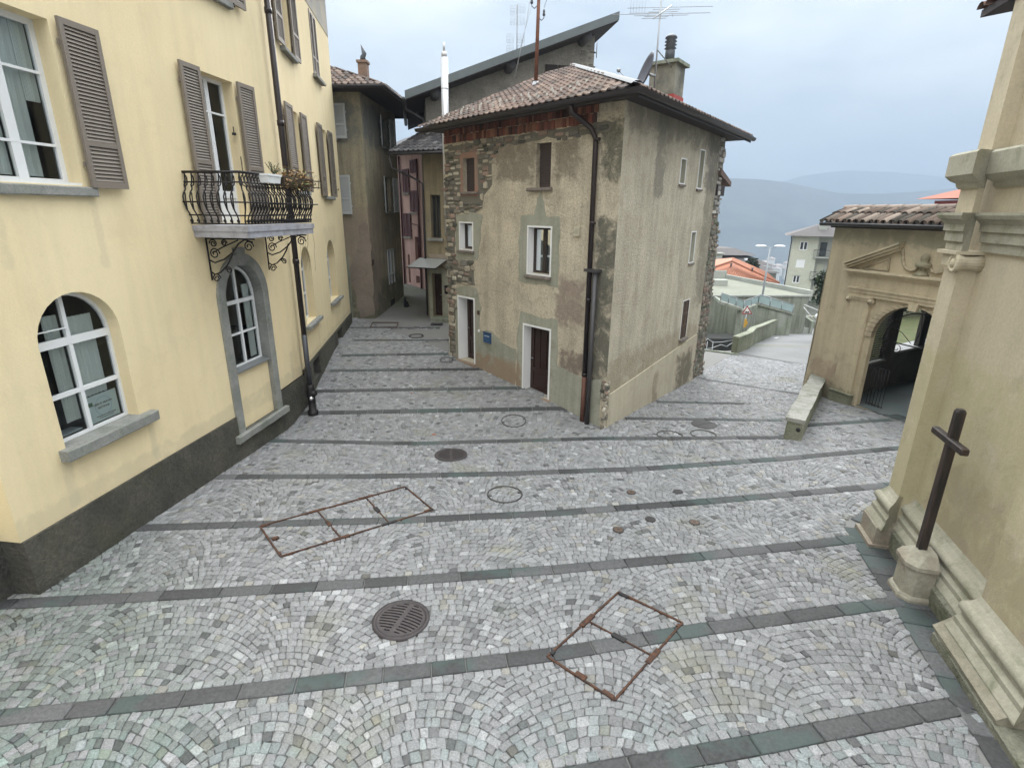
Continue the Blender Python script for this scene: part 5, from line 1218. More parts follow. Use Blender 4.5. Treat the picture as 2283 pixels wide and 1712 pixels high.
# roof furniture: things of their own ---------------------------------------
fl = thing('flue_pipe', 'tall white stainless flue pipe rising behind the left end of the corner house roof', 'flue', (-2.02, 17, 4))
m_ = MB(); m_.tube([(-2.02, 17, 4), (-2.0, 17, 8.79)], .10, 16); m_.tube([(-2.0, 17, 8.0), (-2.0, 17, 8.03)], .104, 16); m_.build('pipe', simple('white_steel', (.50, .50, .52), .35, .3, .03, 3), fl)
m_ = MB(); m_.tube([(-2.0, 17, 8.79), (-2.0, 17, 8.93)], .075, 14); m_.tube([(-2.0, 17, 8.93), (-2.0, 17, 9.16)], .03, 10); m_.build('tip', simple('grey_white_tip', (.5, .5, .5), .4, .3), fl)
rp = thing('power_pole', 'rusty iron roof pole with wires and insulators standing on the corner house tiles', 'roof pole', (.56, 16.5, 8.0))
m_ = MB(); m_.tube([(.56, 16.5, 8.0), (.58, 16.5, 9.3), (.60, 16.5, 10.6)], [.055, .05, .042], 10); m_.build('pole', simple('rusty_pole', (.17, .075, .045), .8, .1, .3, 9, .2, c2=(.10, .04, .03)), rp)
for dx, z in ((-.17, 9.93), (.16, 9.66), (.16, 10.3), (-.16, 10.35)):
    m_ = MB(); s_ = 1 if dx > 0 else -1; m_.tube([(.58, 16.5, z - .02), (.58 + dx * .6, 16.5, z - .10), (.58 + dx, 16.5, z - .04), (.58 + dx, 16.5, z + .06)], .012, 6); m_.lathe((.58 + dx, 16.5, z + .0), [(0, 0), (.035, .01), (.04, .05), (.025, .07), (.035, .10), (.02, .15), (0, .16)], 10); m_.build('insulator', M_dgrey, rp)
m_ = MB(); m_.tube([(.42, 16.5, 10.4), (.28, 16.45, 9.5), (.1, 16.4, 8.7), (-.1, 16.35, 7.85)], .007, 4); m_.tube([(.74, 16.5, 9.85), (1.2, 16.4, 11.2)], .006, 4); m_.tube([(.44, 16.5, 10.1), (.9, 16.4, 12)], .006, 4); m_.tube([(.44, 16.5, 10.0), (.15, 16.4, 9.0), (-.02, 16.3, 8.0)], .005, 4); m_.build('wire', M_grey, rp)
m_ = MB(); m_.lathe((.56, 16.5, 7.98), [(.14, 0), (.12, .04), (.06, .14)], 14); m_.build('collar', M_grey, rp)
ga = thing('grid_antenna', 'mast with four pale grid panel antennas standing on the tall gable house roof', 'antenna', (.05, 24, 10.3))
m_ = MB(); m_.tube([(.05, 24, 10.2), (.04, 24, 12.3)], .022, 6); m_.build('mast', M_grey, ga)
for x0, z0 in ((-.36, 11.0), (.06, 11.0), (-.22, 11.95), (.06, 12.0), (-.36, 10.70), (.06, 10.70), (-.22, 11.6), (.06, 11.6)):
    m_ = MB(); w_, h_ = (.28, .30)
    for k in range(6): m_.tube([(x0 + w_ * k / 5, 23.97, z0), (x0 + w_ * k / 5, 23.97, z0 + h_)], .004, 3)
    for k in range(4): m_.tube([(x0, 23.97, z0 + h_ * k / 3), (x0 + w_, 23.97, z0 + h_ * k / 3)], .004, 3)
    m_.build('grid_panel', M_grey, ga)
g2 = thing('grid_antenna', 'small grid antenna barely showing above the high end of the tall roof', 'antenna', (3.4, 26, 11.4))
m_ = MB(); m_.tube([(3.45, 26, 11.0), (3.45, 26, 11.95)], .02, 5); m_.tube([(3.36, 26, 11.8), (3.55, 26, 11.8)], .012, 4); m_.build('mast', M_grey, g2)
m_ = MB()
for k in range(5): m_.tube([(3.2 + .05 * k, 26, 11.6), (3.2 + .05 * k, 26, 11.95)], .004, 3)
for k in range(3): m_.tube([(3.2, 26, 11.6 + .17 * k), (3.4, 26, 11.6 + .17 * k)], .004, 3)
m_.build('grid_panel', M_grey, g2)
# yagi antenna + dish on the stone house
ay = thing('aerial', 'tall thin television aerial with long rods beside the corner house chimney', 'antenna', FR_(1.85, -.25, 7.1))
mb0 = Vector(FR_(1.85, -.25, 7.05)); top = mb0 + Vector((.02, .1, 1.95)); m_ = MB(); m_.tube([mb0, top], .018, 8)
m_.tube([mb0 + Vector((0, 0, .95)), Vector(CF(.0, -.1, 7.9))], .012, 5); m_.tube([mb0 + Vector((0, 0, .15)), Vector(CF(.0, -.1, 7.2))], .012, 5); m_.build('mast', M_grey, ay)
hb_ = mb0 + Vector((.01, .05, 1.62)); rod = Vector((.93, -.28, -.06)).normalized(); boom = Vector((.45, .80, .42)).normalized()
m_ = MB(); m_.tube([hb_ - boom * .5, hb_ + boom * .9], .013, 6)
for k, (t_, l_, off) in enumerate(((-.48, .24, 0), (-.3, .24, 0), (0.0, 1.0, .0), (.05, .55, -.04), (.2, .30, 0), (.45, .28, 0), (.7, .9, 0))):
    c0 = hb_ + boom * t_ + Vector((0, 0, off)); m_.tube([c0 - rod * l_, c0 + rod * l_], .006, 5)
for s_ in (-1, 1): m_.tube([hb_ + rod * .25 * s_ + Vector((0, 0, .02)), hb_ + rod * .25 * s_ + Vector((0, 0, -.06))], .005, 4)
m_.build('rods', M_grey, ay)
m_ = MB(); c0 = hb_ - rod * .62 + Vector((0, 0, .12))
for k in range(6): m_.tube([c0 + rod * .06 * k + Vector((0, 0, -.1)), c0 + rod * .06 * k + Vector((0, 0, .18))], .003, 3)
m_.tube([c0 - rod * .02 + Vector((0, 0, -.1)), c0 + rod * .6 + Vector((0, 0, -.1))], .005, 4); m_.build('comb_array', M_grey, ay)
sd = thing('satellite_dish', 'dark satellite dish seen edge on, clamped to the aerial mast', 'satellite dish', tuple(mb0 + Vector((-.1, 0, .6))))
dc = mb0 + Vector((-.17, -.02, .50)); ax = Vector((-.93, -.12, .33)).normalized(); s1 = ax.cross(Vector((0, 0, 1))).normalized(); s2 = s1.cross(ax)
rings = []
for r_, h_ in ((0.001, 0), (.12, .006), (.24, .028), (.34, .06), (.40, .09)):
    rings.append([tuple(dc + (s1 * math.cos(t) * .85 + s2 * math.sin(t)) * r_ + ax * h_) for t in [2 * math.pi * k / 28 for k in range(28)]])
rings += [[tuple(Vector(p) + ax * -.012) for p in r_] for r_ in rings[::-1]]
m_ = MB(); m_.sweep(rings, cap=False); m_.build('dish', simple('dish_metal', (.085, .085, .10), .5, .3, .1, 3), sd)
m_ = MB(); lo_ = dc - s2 * .39 + ax * .08; tip = dc + ax * .62 - s2 * .18; m_.tube([lo_, tip], .010, 6); m_.lathe(tuple(tip - Vector((0, 0, .05))), [(0, 0), (.035, .02), (.045, .06), (.02, .09), (0, .095)], 10); m_.tube([dc, mb0 + Vector((.0, .0, .45))], .03, 6); m_.build('feed_arm', M_grey, sd)
# cat ---------------------------------------------------------------------
cx, cy = -4.55, 22.7; cz0 = gz(cx, cy)
t = None
me = bpy.data.meshes.new('cat'); 
cv = [(0, 0, .13), (0, -.02, .22), (0, -.05, .30), (0, -.065, .36), (0, .06, .09), (.06, .02, .06), (-.06, .02, .06), (.05, -.08, .02), (-.05, -.08, .02), (.035, -.07, .20), (.035, -.09, .10), (.035, -.10, .015), (-.035, -.07, .20), (-.035, -.09, .10), (-.035, -.10, .015), (0, .12, .04), (.06, .15, .025), (.12, .12, .02), (0, -.10, .352)]
cr = [.085, .07, .045, .052, .085, .06, .06, .025, .025, .028, .02, .02, .028, .02, .02, .022, .016, .012, .028]
ce = [(0, 1), (1, 2), (2, 3), (0, 4), (4, 5), (4, 6), (5, 7), (6, 8), (1, 9), (9, 10), (10, 11), (1, 12), (12, 13), (13, 14), (4, 15), (15, 16), (16, 17), (3, 18)]
me.from_pydata(cv, ce, []); co = bpy.data.objects.new('cat', me); col.objects.link(co); co.location = (cx, cy, cz0); co.rotation_euler = (0, 0, R(-25))
sk = co.modifiers.new('s', 'SKIN')
for i, v in enumerate(me.skin_vertices[0].data): v.radius = (cr[i], cr[i]); v.use_root = (i == 0)
sb = co.modifiers.new('b', 'SUBSURF'); sb.levels = sb.render_levels = 2
dg = bpy.context.evaluated_depsgraph_get(); nm = bpy.data.meshes.new_from_object(co.evaluated_get(dg)); bpy.data.objects.remove(co); nm.name = 'cat'
import bmesh
bm = bmesh.new(); bm.from_mesh(nm)
for s_ in (-1, 1):
    vs = [bm.verts.new(p) for p in ((s_ * .012, -.06, .40), (s_ * .048, -.06, .385), (s_ * .03, -.045, .385), (s_ * .038, -.06, .448))]
    for f in ((0, 1, 3), (1, 2, 3), (2, 0, 3), (0, 2, 1)): bm.faces.new([vs[i] for i in f])
bm.to_mesh(nm); bm.free()
m_fur = simple('black_fur', (.008, .008, .009), .8, 0, .3, 40, .4); nm.materials.clear(); nm.materials.append(m_fur)
for p in nm.polygons: p.use_smooth = True
co = bpy.data.objects.new('cat', nm); col.objects.link(co); co.location = (cx, cy, cz0); co.rotation_euler = (0, 0, R(-25)); OFF['cat'] = Vector((cx, cy, cz0))
tag(co, 'black cat sitting on the cobbles at the foot of the alley corner house', 'cat')
# ================================================================== GATE BUILDING (portico)
m_gate = plaster('sand_render', (.50, .425, .30), (.44, .375, .265), .7, 30, .4, .012, grain=.08, streak=.25, dirt=(.26, .22, .155), dirt_amt=.5, stains=[((-3.2, 1.5, 3.9, 4.7), (.21, .215, .16), .7, .3), ((.3, 1.4, -.6, 1.0), (.27, .20, .15), .6, .3), ((-.3, 1.4, -.6, .4), (.17, .165, .11), .8, .3)])
gb = thing('portico_building', 'sand coloured portico building with an arched gateway and broken pediment beside the low wall', 'portico', (8.97, 13.53, -.1))
G = Fr(8.97, 13.53, -19, -1)
UG0, UG1 = -3.6, 1.33; AC = -1.2; AR_ = .90
arch = archpts(AC - AR_, AC + AR_, -.05, 1.78, 2.68, 24)
mb = MB(); wall(mb, G, [(UG0, -.6), (UG1 + .12, -.6), (UG1 + .02, 1.2), (UG1, 4.42), (UG0, 4.42)], [[(AC - AR_, -.05)] + arch[1:]], .13)
DEP = 3.0
DWL = .36
zg = .0
# outer left end wall with window opening handled as back wall below
P3 = Fr(*G(UG1, 0, 0)[:2], -19 + 90, 1)
mb.add([G(UG1 + .12, 0, -.8), G(UG1 + .12, -DWL, -.8), G(UG1, -DWL, 4.42), G(UG1, 0, 4.42)], [(0, 1, 2, 3)])
mb.add([G(UG1 + .12, -DWL, -.8), G(.3, -DWL, -.8), G(.3, -DWL, 4.42), G(UG1, -DWL, 4.42)], [(0, 1, 2, 3)])
mb.build('wall', m_gate, gb)
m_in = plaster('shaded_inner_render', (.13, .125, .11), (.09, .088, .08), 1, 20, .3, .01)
SW = Fr(9.98, 14.33, 60, 1)
lat = rect(-.50, .62, .84, 2.35); lat2 = rect(1.12, 2.45, .98, 2.45); lat3 = rect(2.85, 4.3, .98, 2.45)
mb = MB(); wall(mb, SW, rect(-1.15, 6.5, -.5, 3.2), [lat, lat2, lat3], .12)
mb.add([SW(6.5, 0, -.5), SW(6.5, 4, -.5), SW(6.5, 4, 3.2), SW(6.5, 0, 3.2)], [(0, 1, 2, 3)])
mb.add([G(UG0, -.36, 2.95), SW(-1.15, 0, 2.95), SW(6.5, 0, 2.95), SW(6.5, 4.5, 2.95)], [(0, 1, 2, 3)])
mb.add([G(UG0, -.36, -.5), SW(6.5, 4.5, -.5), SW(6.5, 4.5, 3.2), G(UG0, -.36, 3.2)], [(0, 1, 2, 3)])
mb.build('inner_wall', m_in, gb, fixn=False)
mb = MB(); mb.add([G(UG0, -.0, -.03), G(.45, -.0, -.03), SW(-1.0, 0, -.03), SW(6.5, 0, -.03), SW(6.5, 4.5, -.03)], [(0, 1, 2, 3, 4)]); mb.build('portico_floor', simple('wet_flagstone', (.11, .12, .118), .5, 0, .25, 1.5, .2, c2=(.10, .14, .14)), gb, fixn=False)
mb = MB(); mb.box(SW, (1.12, -.42, .96), (4.4, .05, 1.02)); mb.build('parapet_slab', simple('pale_parapet_stone', (.33, .33, .33), .6, 0, .06, 4), gb)
mb = MB(); mb.box(SW, (-.55, -.16, .80), (.66, .05, .85)); mb.build('sill', M_stone, gb)
m_ = MB()
for k in range(-24, 26):
    for s_ in (-1, 1):
        x0, x1 = -.50, .62; zc_ = 1.6 + k * .13; za, zb_ = zc_ - 1.12 * .5 * s_ * 2.4, zc_ + 1.12 * .5 * s_ * 2.4
        t0, t1 = sorted(((.86 - za) / (zb_ - za), (2.33 - za) / (zb_ - za))); t0, t1 = max(0, t0), min(1, t1)
        if t0 < t1: m_.tube([SW(x0 + 1.12 * t0, -.02, za + (zb_ - za) * t0), SW(x0 + 1.12 * t1, -.02, za + (zb_ - za) * t1)], .009, 4)
m_.build('window_lattice', M_iron, gb)
# pilaster, entablature, broken pediment
m_ = MB()
def gbox(u0, u1, w, z0, z1, m=None): (m or m_).box(G, (u0, -.02, z0), (u1, w, z1))
m_gbs = plaster('mossy_stone_base', (.22, .215, .16), (.15, .155, .11), 3, 30, .5, .01, dirt=(.12, .14, .07), dirt_amt=.6)
for pa, pb_ in ((-.13, .42), (2 * AC - .42, 2 * AC + .13)):
    m_ = MB(); gbox(pa, pb_, .07, .20, 2.66); pl_ = m_.build('pilaster', m_gate, gb)
    m_ = MB(); a, b_ = pa - .04, pb_ + .05; gbox(a, b_, .11, -.12, .13); gbox(a + .02, b_ - .02, .10, .13, .17); gbox(a - .02, b_ + .02, .13, .17, .20); m_.build('pilaster_base', m_gbs, gb)
    m_ = MB(); a, b_ = pa - .06, pb_ + .06; gbox(a, b_, .12, 2.72, 2.76); gbox(a + .04, b_ - .04, .10, 2.66, 2.72)
    for u in (a + .03, b_ - .03):
        m_.tube([G(u, -.0, 2.655), G(u, .13, 2.655)], .07, 16); m_.tube([G(u, .12, 2.655), G(u, .15, 2.655)], .03, 10)
    m_.build('capital', m_gate, gb)
m_ = MB(); eu0, eu1 = 2 * AC - .50, .50
for z0, z1, w, e in ((2.76, 2.84, .08, .0), (2.84, 2.93, .10, .01), (2.93, 2.97, .13, .03), (2.97, 3.26, .07, -.02), (3.26, 3.31, .12, .03), (3.31, 3.36, .17, .09), (3.36, 3.41, .22, .15)):
    gbox(eu0 - e, eu1 + e, w, z0, z1)
m_.build('entablature', m_gate, gb)
m_ = MB()
def rake(u_out, u_in, z_out, z_in, w0, w1, t):
    m_.slab(G, [(u_out, z_out), (u_out, z_out + t * .6), (u_in, z_in + t), (u_in, z_in)], w0 - .02, w1)
for s_ in (1, -1):
    f = lambda u: u if s_ > 0 else 2 * AC - u
    rake(f(.68), f(-.60), 3.41, 3.93, 0, .12, .06); rake(f(.70), f(-.62), 3.46, 4.00, 0, .18, .07); rake(f(.74), f(-.64), 3.51, 4.08, 0, .23, .06)
    tri = [(.30, 3.44), (-.38, 3.44), (-.34, 3.74)]
    q = [(f(a), b_) for a, b_ in tri]; 
    for a, b_ in zip(q, q[1:] + q[:1]): m_.tube([G(a[0], .02, a[1]), G(b_[0], .02, b_[1])], .022, 6)
    sc = [(-.60, 3.98), (-.66, 3.80), (-.70, 3.66), (-.78, 3.55), (-.90, 3.50), (-1.0, 3.52), (-1.06, 3.60)]
    m_.tube([G(f(a), .02, b_) for a, b_ in sc], .034, 8)
m_.build('broken_pediment', m_gate, gb)
m_ = MB(); c_ = G(AC, .06, 3.41)
m_.lathe(c_, [(.16, 0), (.12, .06), (.05, .14), (.05, .17), (.15, .20), (.16, .26), (.14, .28), (.07, .30), (.085, .36), (.09, .42), (.06, .48), (0, .50)], 20); m_.build('stone_urn', m_gate, gb)
m_ = MB(); n = len(arch); A0 = archpts(AC - AR_ - .22, AC + AR_ + .22, 1.78, 1.78, 2.72, 24)[2:]; A1_ = archpts(AC - AR_ - .0, AC + AR_ + .0, 1.78, 1.78, 2.68, 24)[2:]
nn_ = len(A0); m_.add([G(a, .03, b_) for a, b_ in A0] + [G(a, .03, b_) for a, b_ in A1_] + [G(a, -.01, b_) for a, b_ in A0] + [G(a, -.1, b_) for a, b_ in A1_], [(i, i + 1, nn_ + i + 1, nn_ + i) for i in range(nn_ - 1)] + [(2 * nn_ + i, 2 * nn_ + i + 1, i + 1, i) for i in range(nn_ - 1)] + [(nn_ + i, nn_ + i + 1, 3 * nn_ + i + 1, 3 * nn_ + i) for i in range(nn_ - 1)])
m_.slab(G, [(AC - .09, 2.60), (AC + .09, 2.60), (AC + .12, 2.78), (AC - .12, 2.78)], 0, .10); m_.build('archivolt', m_gate, gb)
# thin coping roof with barrel tiles
m_ = MB(); m_.prism([G(UG0, .22, 4.50), G(UG0, .22, 4.54), G(UG0, -.55, 4.82), G(UG0, -.55, 4.76)], [G(UG1 + .16, .22, 4.50), G(UG1 + .16, .22, 4.54), G(UG1 + .16, -.55, 4.82), G(UG1 + .16, -.55, 4.76)])
m_.prism([G(UG0, -.55, 4.82), G(UG0, -.55, 4.76), G(UG0, -1.0, 4.6), G(UG0, -1.0, 4.66)], [G(UG1 + .16, -.55, 4.82), G(UG1 + .16, -.55, 4.76), G(UG1 + .16, -1.0, 4.6), G(UG1 + .16, -1.0, 4.66)])
m_.box(G, (UG0, -.02, 4.40), (UG1 + .1, .05, 4.50)); m_.build('roof_deck', M_eaves, gb)
m_ = MB(); rr = random.Random(4)
tn = [(.20, .15, .12), (.14, .105, .085), (.26, .21, .175), (.07, .06, .05), (.15, .11, .09), (.22, .18, .15)]
u = UG0 + .1
while u < UG1 + .15:
    for k, (w0, z0, w1, z1) in enumerate(((.30, 4.56, -.20, 4.76), (-.10, 4.75, -.56, 4.89))):
        f = rr.uniform(.6, 1.25); c_ = tuple(x * f for x in rr.choice(tn)); r0, r1 = .088, .070; j = rr.uniform(-.03, .03)
        ring0 = [G(u + j * .3 + math.cos(t) * r0, w0 + j, z0 + math.sin(t) * r0 * .8) for t in [math.pi * q / 8 for q in range(9)]]
        ring1 = [G(u + math.cos(t) * r1, w1, z1 + math.sin(t) * r1 * .8) for t in [math.pi * q / 8 for q in range(9)]]
        ri0 = [G(u + j * .3 + math.cos(t) * (r0 - .016), w0 + j, z0 - .0 + math.sin(t) * (r0 - .016) * .8) for t in [math.pi * q / 8 for q in range(9)]]
        m_.sweep([ri0, ring0, ring1], closed=False, cap=False, c=c_)
        f = rr.uniform(.3, .7); c2_ = tuple(x * f for x in rr.choice(tn))
        ring2 = [G(u + .09 + math.cos(t) * .075, w0 + .02, z0 + .035 - math.sin(t) * .055) for t in [math.pi * q / 6 for q in range(7)]]; ring3 = [G(u + .09 + math.cos(t) * .075, w1, z1 + .035 - math.sin(t) * .055) for t in [math.pi * q / 6 for q in range(7)]]
        ring4 = [G(u + .09 + math.cos(t) * .075, w0 + .02, z0 + .02 - math.sin(t) * .055) for t in [math.pi * q / 6 for q in range(7)]]
        m_.sweep([ring4, ring2, ring3], closed=False, cap=False, c=c2_)
    u += .182
u = UG0
while u < UG1 + .1:
    f = rr.uniform(.8, 1.2); c_ = tuple(x * f for x in (.24, .19, .16))
    m_.sweep([[G(u_, -.56 + math.cos(t) * r_, 4.90 + math.sin(t) * r_ * .8) for t in [math.pi * q / 8 for q in range(9)]] for u_, r_ in ((u, .105), (u + .42, .09))], closed=False, cap=False, c=c_); u += .40
m_.build('barrel_tile', vcol('barrel_tile_clay', .9, .5, 30, moss=[((.06, .06, .05), 2.2, .5)], grain=.25), gb, fixn=False)['kind'] = 'stuff'
m_ = MB(); gutter(m_, [G(UG1 + .2, .30, 4.50), G(UG0, .30, 4.50)][::-1], .06); m_.build('gutter', simple('black_gutter', (.03, .03, .032), .4, .2, .1, 4), gb)
# iron gate: left leaf against the jamb, right leaf swung inwards, arched overthrow
m_ = MB(); 
for k in range(6): m_.tube([G(AC + AR_ - .03 - k * .085, -.30, -.02), G(AC + AR_ - .03 - k * .085, -.30, 1.0)], .008, 5)
m_.tube([G(AC + AR_ - .02, -.30, .02), G(AC + AR_ - .48, -.30, .02)], .014, 5); m_.tube([G(AC + AR_ - .02, -.30, 1.0), G(AC + AR_ - .48, -.30, 1.0)], .012, 5); m_.build('gate_leaf', M_iron, gb)
m_ = MB()
for k in range(11): w_ = -.32 - k * .085; m_.tube([G(AC - AR_ + .10 + k * .015, w_, .0), G(AC - AR_ + .10 + k * .015, w_, 1.75)], .010, 5)
for z in (.04, .9, 1.0, 1.75): m_.tube([G(AC - AR_ + .10, -.30, z), G(AC - AR_ + .26, -1.2, z)], .016, 5)
m_.tube([G(AC - AR_ + .10, -.31, 0), G(AC - AR_ + .10, -.31, 1.9)], .028, 8); m_.build('gate_leaf', M_iron, gb)
m_ = MB(); m_.tube([G(AC + .80 * math.cos(t), -.3, 1.72 + .80 * math.sin(t)) for t in [math.pi * q / 20 for q in range(21)]], .014, 6); m_.tube([G(AC - .88, -.3, 1.72), G(AC + .88, -.3, 1.72)], .016, 6)
for k in (1, 4, 7):
    t = math.pi * (k + .5) / 9; m_.tube([G(AC + .12 * math.cos(t), -.3, 1.72 + .12 * math.sin(t)), G(AC + .45 * math.cos(t + .12), -.3, 1.72 + .45 * math.sin(t + .12)), G(AC + .8 * math.cos(t), -.3, 1.72 + .8 * math.sin(t))], .008, 5)
for s_ in (-1, 1): m_.tube([G(AC + s_ * a, -.3, 1.72 - b_) for a, b_ in spiral((.42, .12), 1, .14, 1.5, 20)], .008, 5)
m_.lathe(G(AC, -.3, 2.56), [(0, 0), (.05, .03), (.05, .08), (0, .11)], 10); m_.build('gate_overthrow', M_iron, gb)
# garden seen through the arch
o = MB(); o.add([(9.45, 14.55, .18), (15.1, 17.7, .18), (26, 20, .25), (32, 32, .3), (17.6, 29, .25)], [(0, 1, 2, 3, 4)]); o = o.build('lawn', simple('mown_lawn', (.065, .08, .028), .95, 0, .3, 3, .5, c2=(.09, .09, .04)), fixn=False); o['kind'] = 'structure'
m_hedge = vcol('dark_leaf', .7, .1, 20, grain=.1)
def bush(name, label, P0, rx, ry, rz, n, size, cols, cat='bush', group=None, trunk=True):
    t = thing(name, label, cat, P0, group); m_ = MB(); rr = random.Random(int(P0[0] * 100))
    for k in range(n):
        a, b_ = rr.uniform(0, 6.283), rr.uniform(-.9, 1); r_ = rr.uniform(.45, 1.0) ** .5; lump = 1 + .28 * mn.noise(Vector((math.cos(a) * 2, math.sin(a) * 2, b_ * 2 + P0[0])))
        s_ = math.sqrt(max(0, 1 - b_ * b_)); p = Vector(P0) + Vector((rx * r_ * lump * s_ * math.cos(a), ry * r_ * lump * s_ * math.sin(a), rz * (1.0 + b_ * r_ * lump)))
        d = Vector((rr.gauss(0, 1), rr.gauss(0, 1), rr.gauss(0, 1))).normalized(); e_ = d.cross(Vector((rr.gauss(0, 1), rr.gauss(0, 1), rr.gauss(0, 1)))).normalized(); l = size * rr.uniform(.6, 1.4)
        f = rr.uniform(.5, 1.5); c_ = tuple(x * f for x in rr.choice(cols)); m_.add([p - d * l, p + e_ * l * .5, p + d * l, p - e_ * l * .5], [(0, 1, 2, 3)], c_)
    m_.build('foliage', m_hedge, t, fixn=False)
    if trunk:
        m_ = MB(); b0 = Vector(P0)
        m_.tube([b0 - Vector((0, 0, .1)), b0 + Vector((.05, 0, rz * .7)), b0 + Vector((0, .05, rz * 1.3))], [.09, .06, .03], 7)
        for k in range(5):
            a = k * 1.3; m_.tube([b0 + Vector((0, 0, rz * .5)), b0 + Vector((math.cos(a) * rx * .5, math.sin(a) * ry * .5, rz * (1 + .1 * k)))], [.04, .015], 5)
        m_.build('trunk', simple('bark', (.05, .04, .03), .9, 0, .3, 15, .5), t)
    return t
gc = [(.02, .035, .018), (.03, .045, .02), (.014, .024, .014)]
for k, (x, y, lb_) in enumerate(((15.6, 25.0, 'dark bush left of the others beyond the portico lawn'), (17.8, 25.4, 'dark bush second from left beyond the portico lawn'), (20.2, 25.6, 'dark bush third from left beyond the portico lawn'), (22.4, 25.0, 'dark bush nearest the church side beyond the portico lawn'))):
    bush('garden_bush', lb_, (x, y, .25), 1.6, 1.3, 1.2, 3200, .10, gc, group='dark bushes beyond the portico lawn')

# low wall in front of the portico ------------------------------------------
m_lw = plaster('mossy_old_wall', (.215, .215, .165), (.15, .16, .11), 1.4, 18, .9, .03, grain=.2, dirt=(.085, .105, .045), dirt_amt=.8)
lw = thing('low_wall', 'low mossy stone wall running from the square up to the portico', 'wall', (5.87, 10.8, 0))
LWF = Fr(5.98, 10.82, 34.3, 1); m_ = MB(); rings = []
for k in range(16):
    u = 5.75 * k / 15; g_ = gz(*LWF(u, .17, 0)[:2]); h = .44 + .04 * math.sin(k * 1.1) + .03 * mn.noise(Vector((k * .7, 1, 1))); wv = .012 * mn.noise(Vector((k * .9, 5, 1)))
    h += .05 * (u / 5.75)
    rings.append([LWF(u, -.02 + wv, -.6), LWF(u, .0 + wv, g_ + h * .6), LWF(u, .015 + wv, g_ + h - .02), LWF(u, .30 + wv, g_ + h - .02), LWF(u, .33 + wv, g_ + h * .6), LWF(u, .36 + wv, -.6)])
m_.sweep(rings, sm=False); m_.build('wall_body', m_lw, lw)
m_ = MB(); u = -.03; rr = random.Random(8)
m_copf = plaster('lichened_coping', (.30, .295, .27), (.20, .205, .17), 2.5, 25, .8, .02, grain=.2, dirt=(.10, .11, .07), dirt_amt=.8)
while u < 5.7:
    l = rr.uniform(.6, 1.1); u1 = min(5.78, u + l); n = 7; R0, R1 = [], []
    def edge(side, uu): return (-.035 if side == 0 else .36) + .02 * mn.noise(Vector((uu * 5, side * 9, 3)))
    top_, bot = [], []
    for side, seq in ((0, range(n)), (1, range(n - 1, -1, -1))):
        for q in seq:
            uu = u + .006 + (u1 - u - .012) * q / (n - 1); g_ = gz(*LWF(uu, .17, 0)[:2]); hh = .44 + .05 * uu / 5.75 + .04 * math.sin(uu * 2.87) + .02
            w_ = edge(side, uu); top_.append(LWF(uu, w_, g_ + hh + .035 + .008 * mn.noise(Vector((uu * 6, side, 7))))); bot.append(LWF(uu, w_ + (.02 if side == 0 else -.02), g_ + hh - .05))
    m_.prism(bot, top_); u = u1
m_.build('coping', m_copf, lw)
m_ = MB(); m_.tube([LWF(-.02, .25, .30), LWF(.02, .25, .30)], .045, 10); m_.build('drain_hole_shade', M_dark, lw)  # solid dark plug, coloured like the shade inside a hole

# ================================================================== CHURCH (right)
m_ch = plaster('church_render', (.53, .46, .34), (.47, .41, .30), .6, 30, .5, .015, grain=.09, streak=.12, dirt=(.245, .225, .16), dirt_amt=.45, stains=[((-3, 1.2, .7, 1.9), (.26, .20, .16), .55, .35), ((-3, 2, .7, 3.2), (.37, .34, .18), .45, .5)])
m_chm = plaster('greenish_stone_moulding', (.36, .34, .27), (.30, .285, .22), 2, 30, .5, .012, grain=.12, dirt=(.13, .145, .085), dirt_amt=.7)
m_chb = plaster('rough_stone_plinth', (.20, .195, .15), (.14, .14, .105), 1.6, 14, 1.0, .05, grain=.25, dirt=(.08, .095, .045), dirt_amt=.9)
cf = thing('church', 'sand rendered church side with pilasters, stone mouldings and a heavy plinth at the right edge', 'church', (5.07, 5.34, .2))
W = Fr(5.07, 5.34, 15, -1)
PU0, PU1 = 1.33, 1.68; NU0, NU1 = -1.75, -.78
mb = MB(); mb.poly(W, rect(-4, 1.70, -.2, 12), (), -.2)
mb.add([W(1.70, -.2, -.2), W(1.70, -5, -.2), W(1.70, -5, 12), W(1.70, -.2, 12)], [(0, 1, 2, 3)]); mb.add([W(-4, -.2, -.2), W(-4, -5, -.2), W(-4, -5, 12), W(-4, -.2, 12)], [(0, 1, 2, 3)])
mb.build('wall', m_ch, cf, fixn=False)
m_ = MB(); m_.box(W, (PU0, -.22, .55), (PU1, .0, 4.08)); m_.build('pilaster', m_ch, cf)
m_ = MB(); m_.box(W, (NU0, -.22, .55), (NU1, .0, 4.08)); m_.build('pilaster', m_ch, cf)
for ua, ub in ((PU0 + .05, PU1 + .02), (NU0, NU1 - .05)):
    m_ = MB(); m_.box(W, (ua, -.3, 5.40), (ub, -.04, 12)); m_.build('upper_pilaster', m_ch, cf)
def mould(mb, prof, segs, c=None):
    """run a (w,z) profile along u segments [(u0,u1,dw)], with mitred returns"""
    for (u0, u1, dw, e0, e1) in segs:
        r0 = [W(u0 - max(0, w + .2) * e0, w + dw, z) for w, z in prof]; r1 = [W(u1 + max(0, w + .2) * e1 * .45, w + dw, z) for w, z in prof]
        mb.sweep([r0, r1], sm=False, c=c)
BW_ = -.25
def arc(cw, cz_, r_, a0, a1, n=8): return [(cw + r_ * math.cos(R(a0 + (a1 - a0) * k / n)), cz_ + r_ * math.sin(R(a0 + (a1 - a0) * k / n))) for k in range(n + 1)]
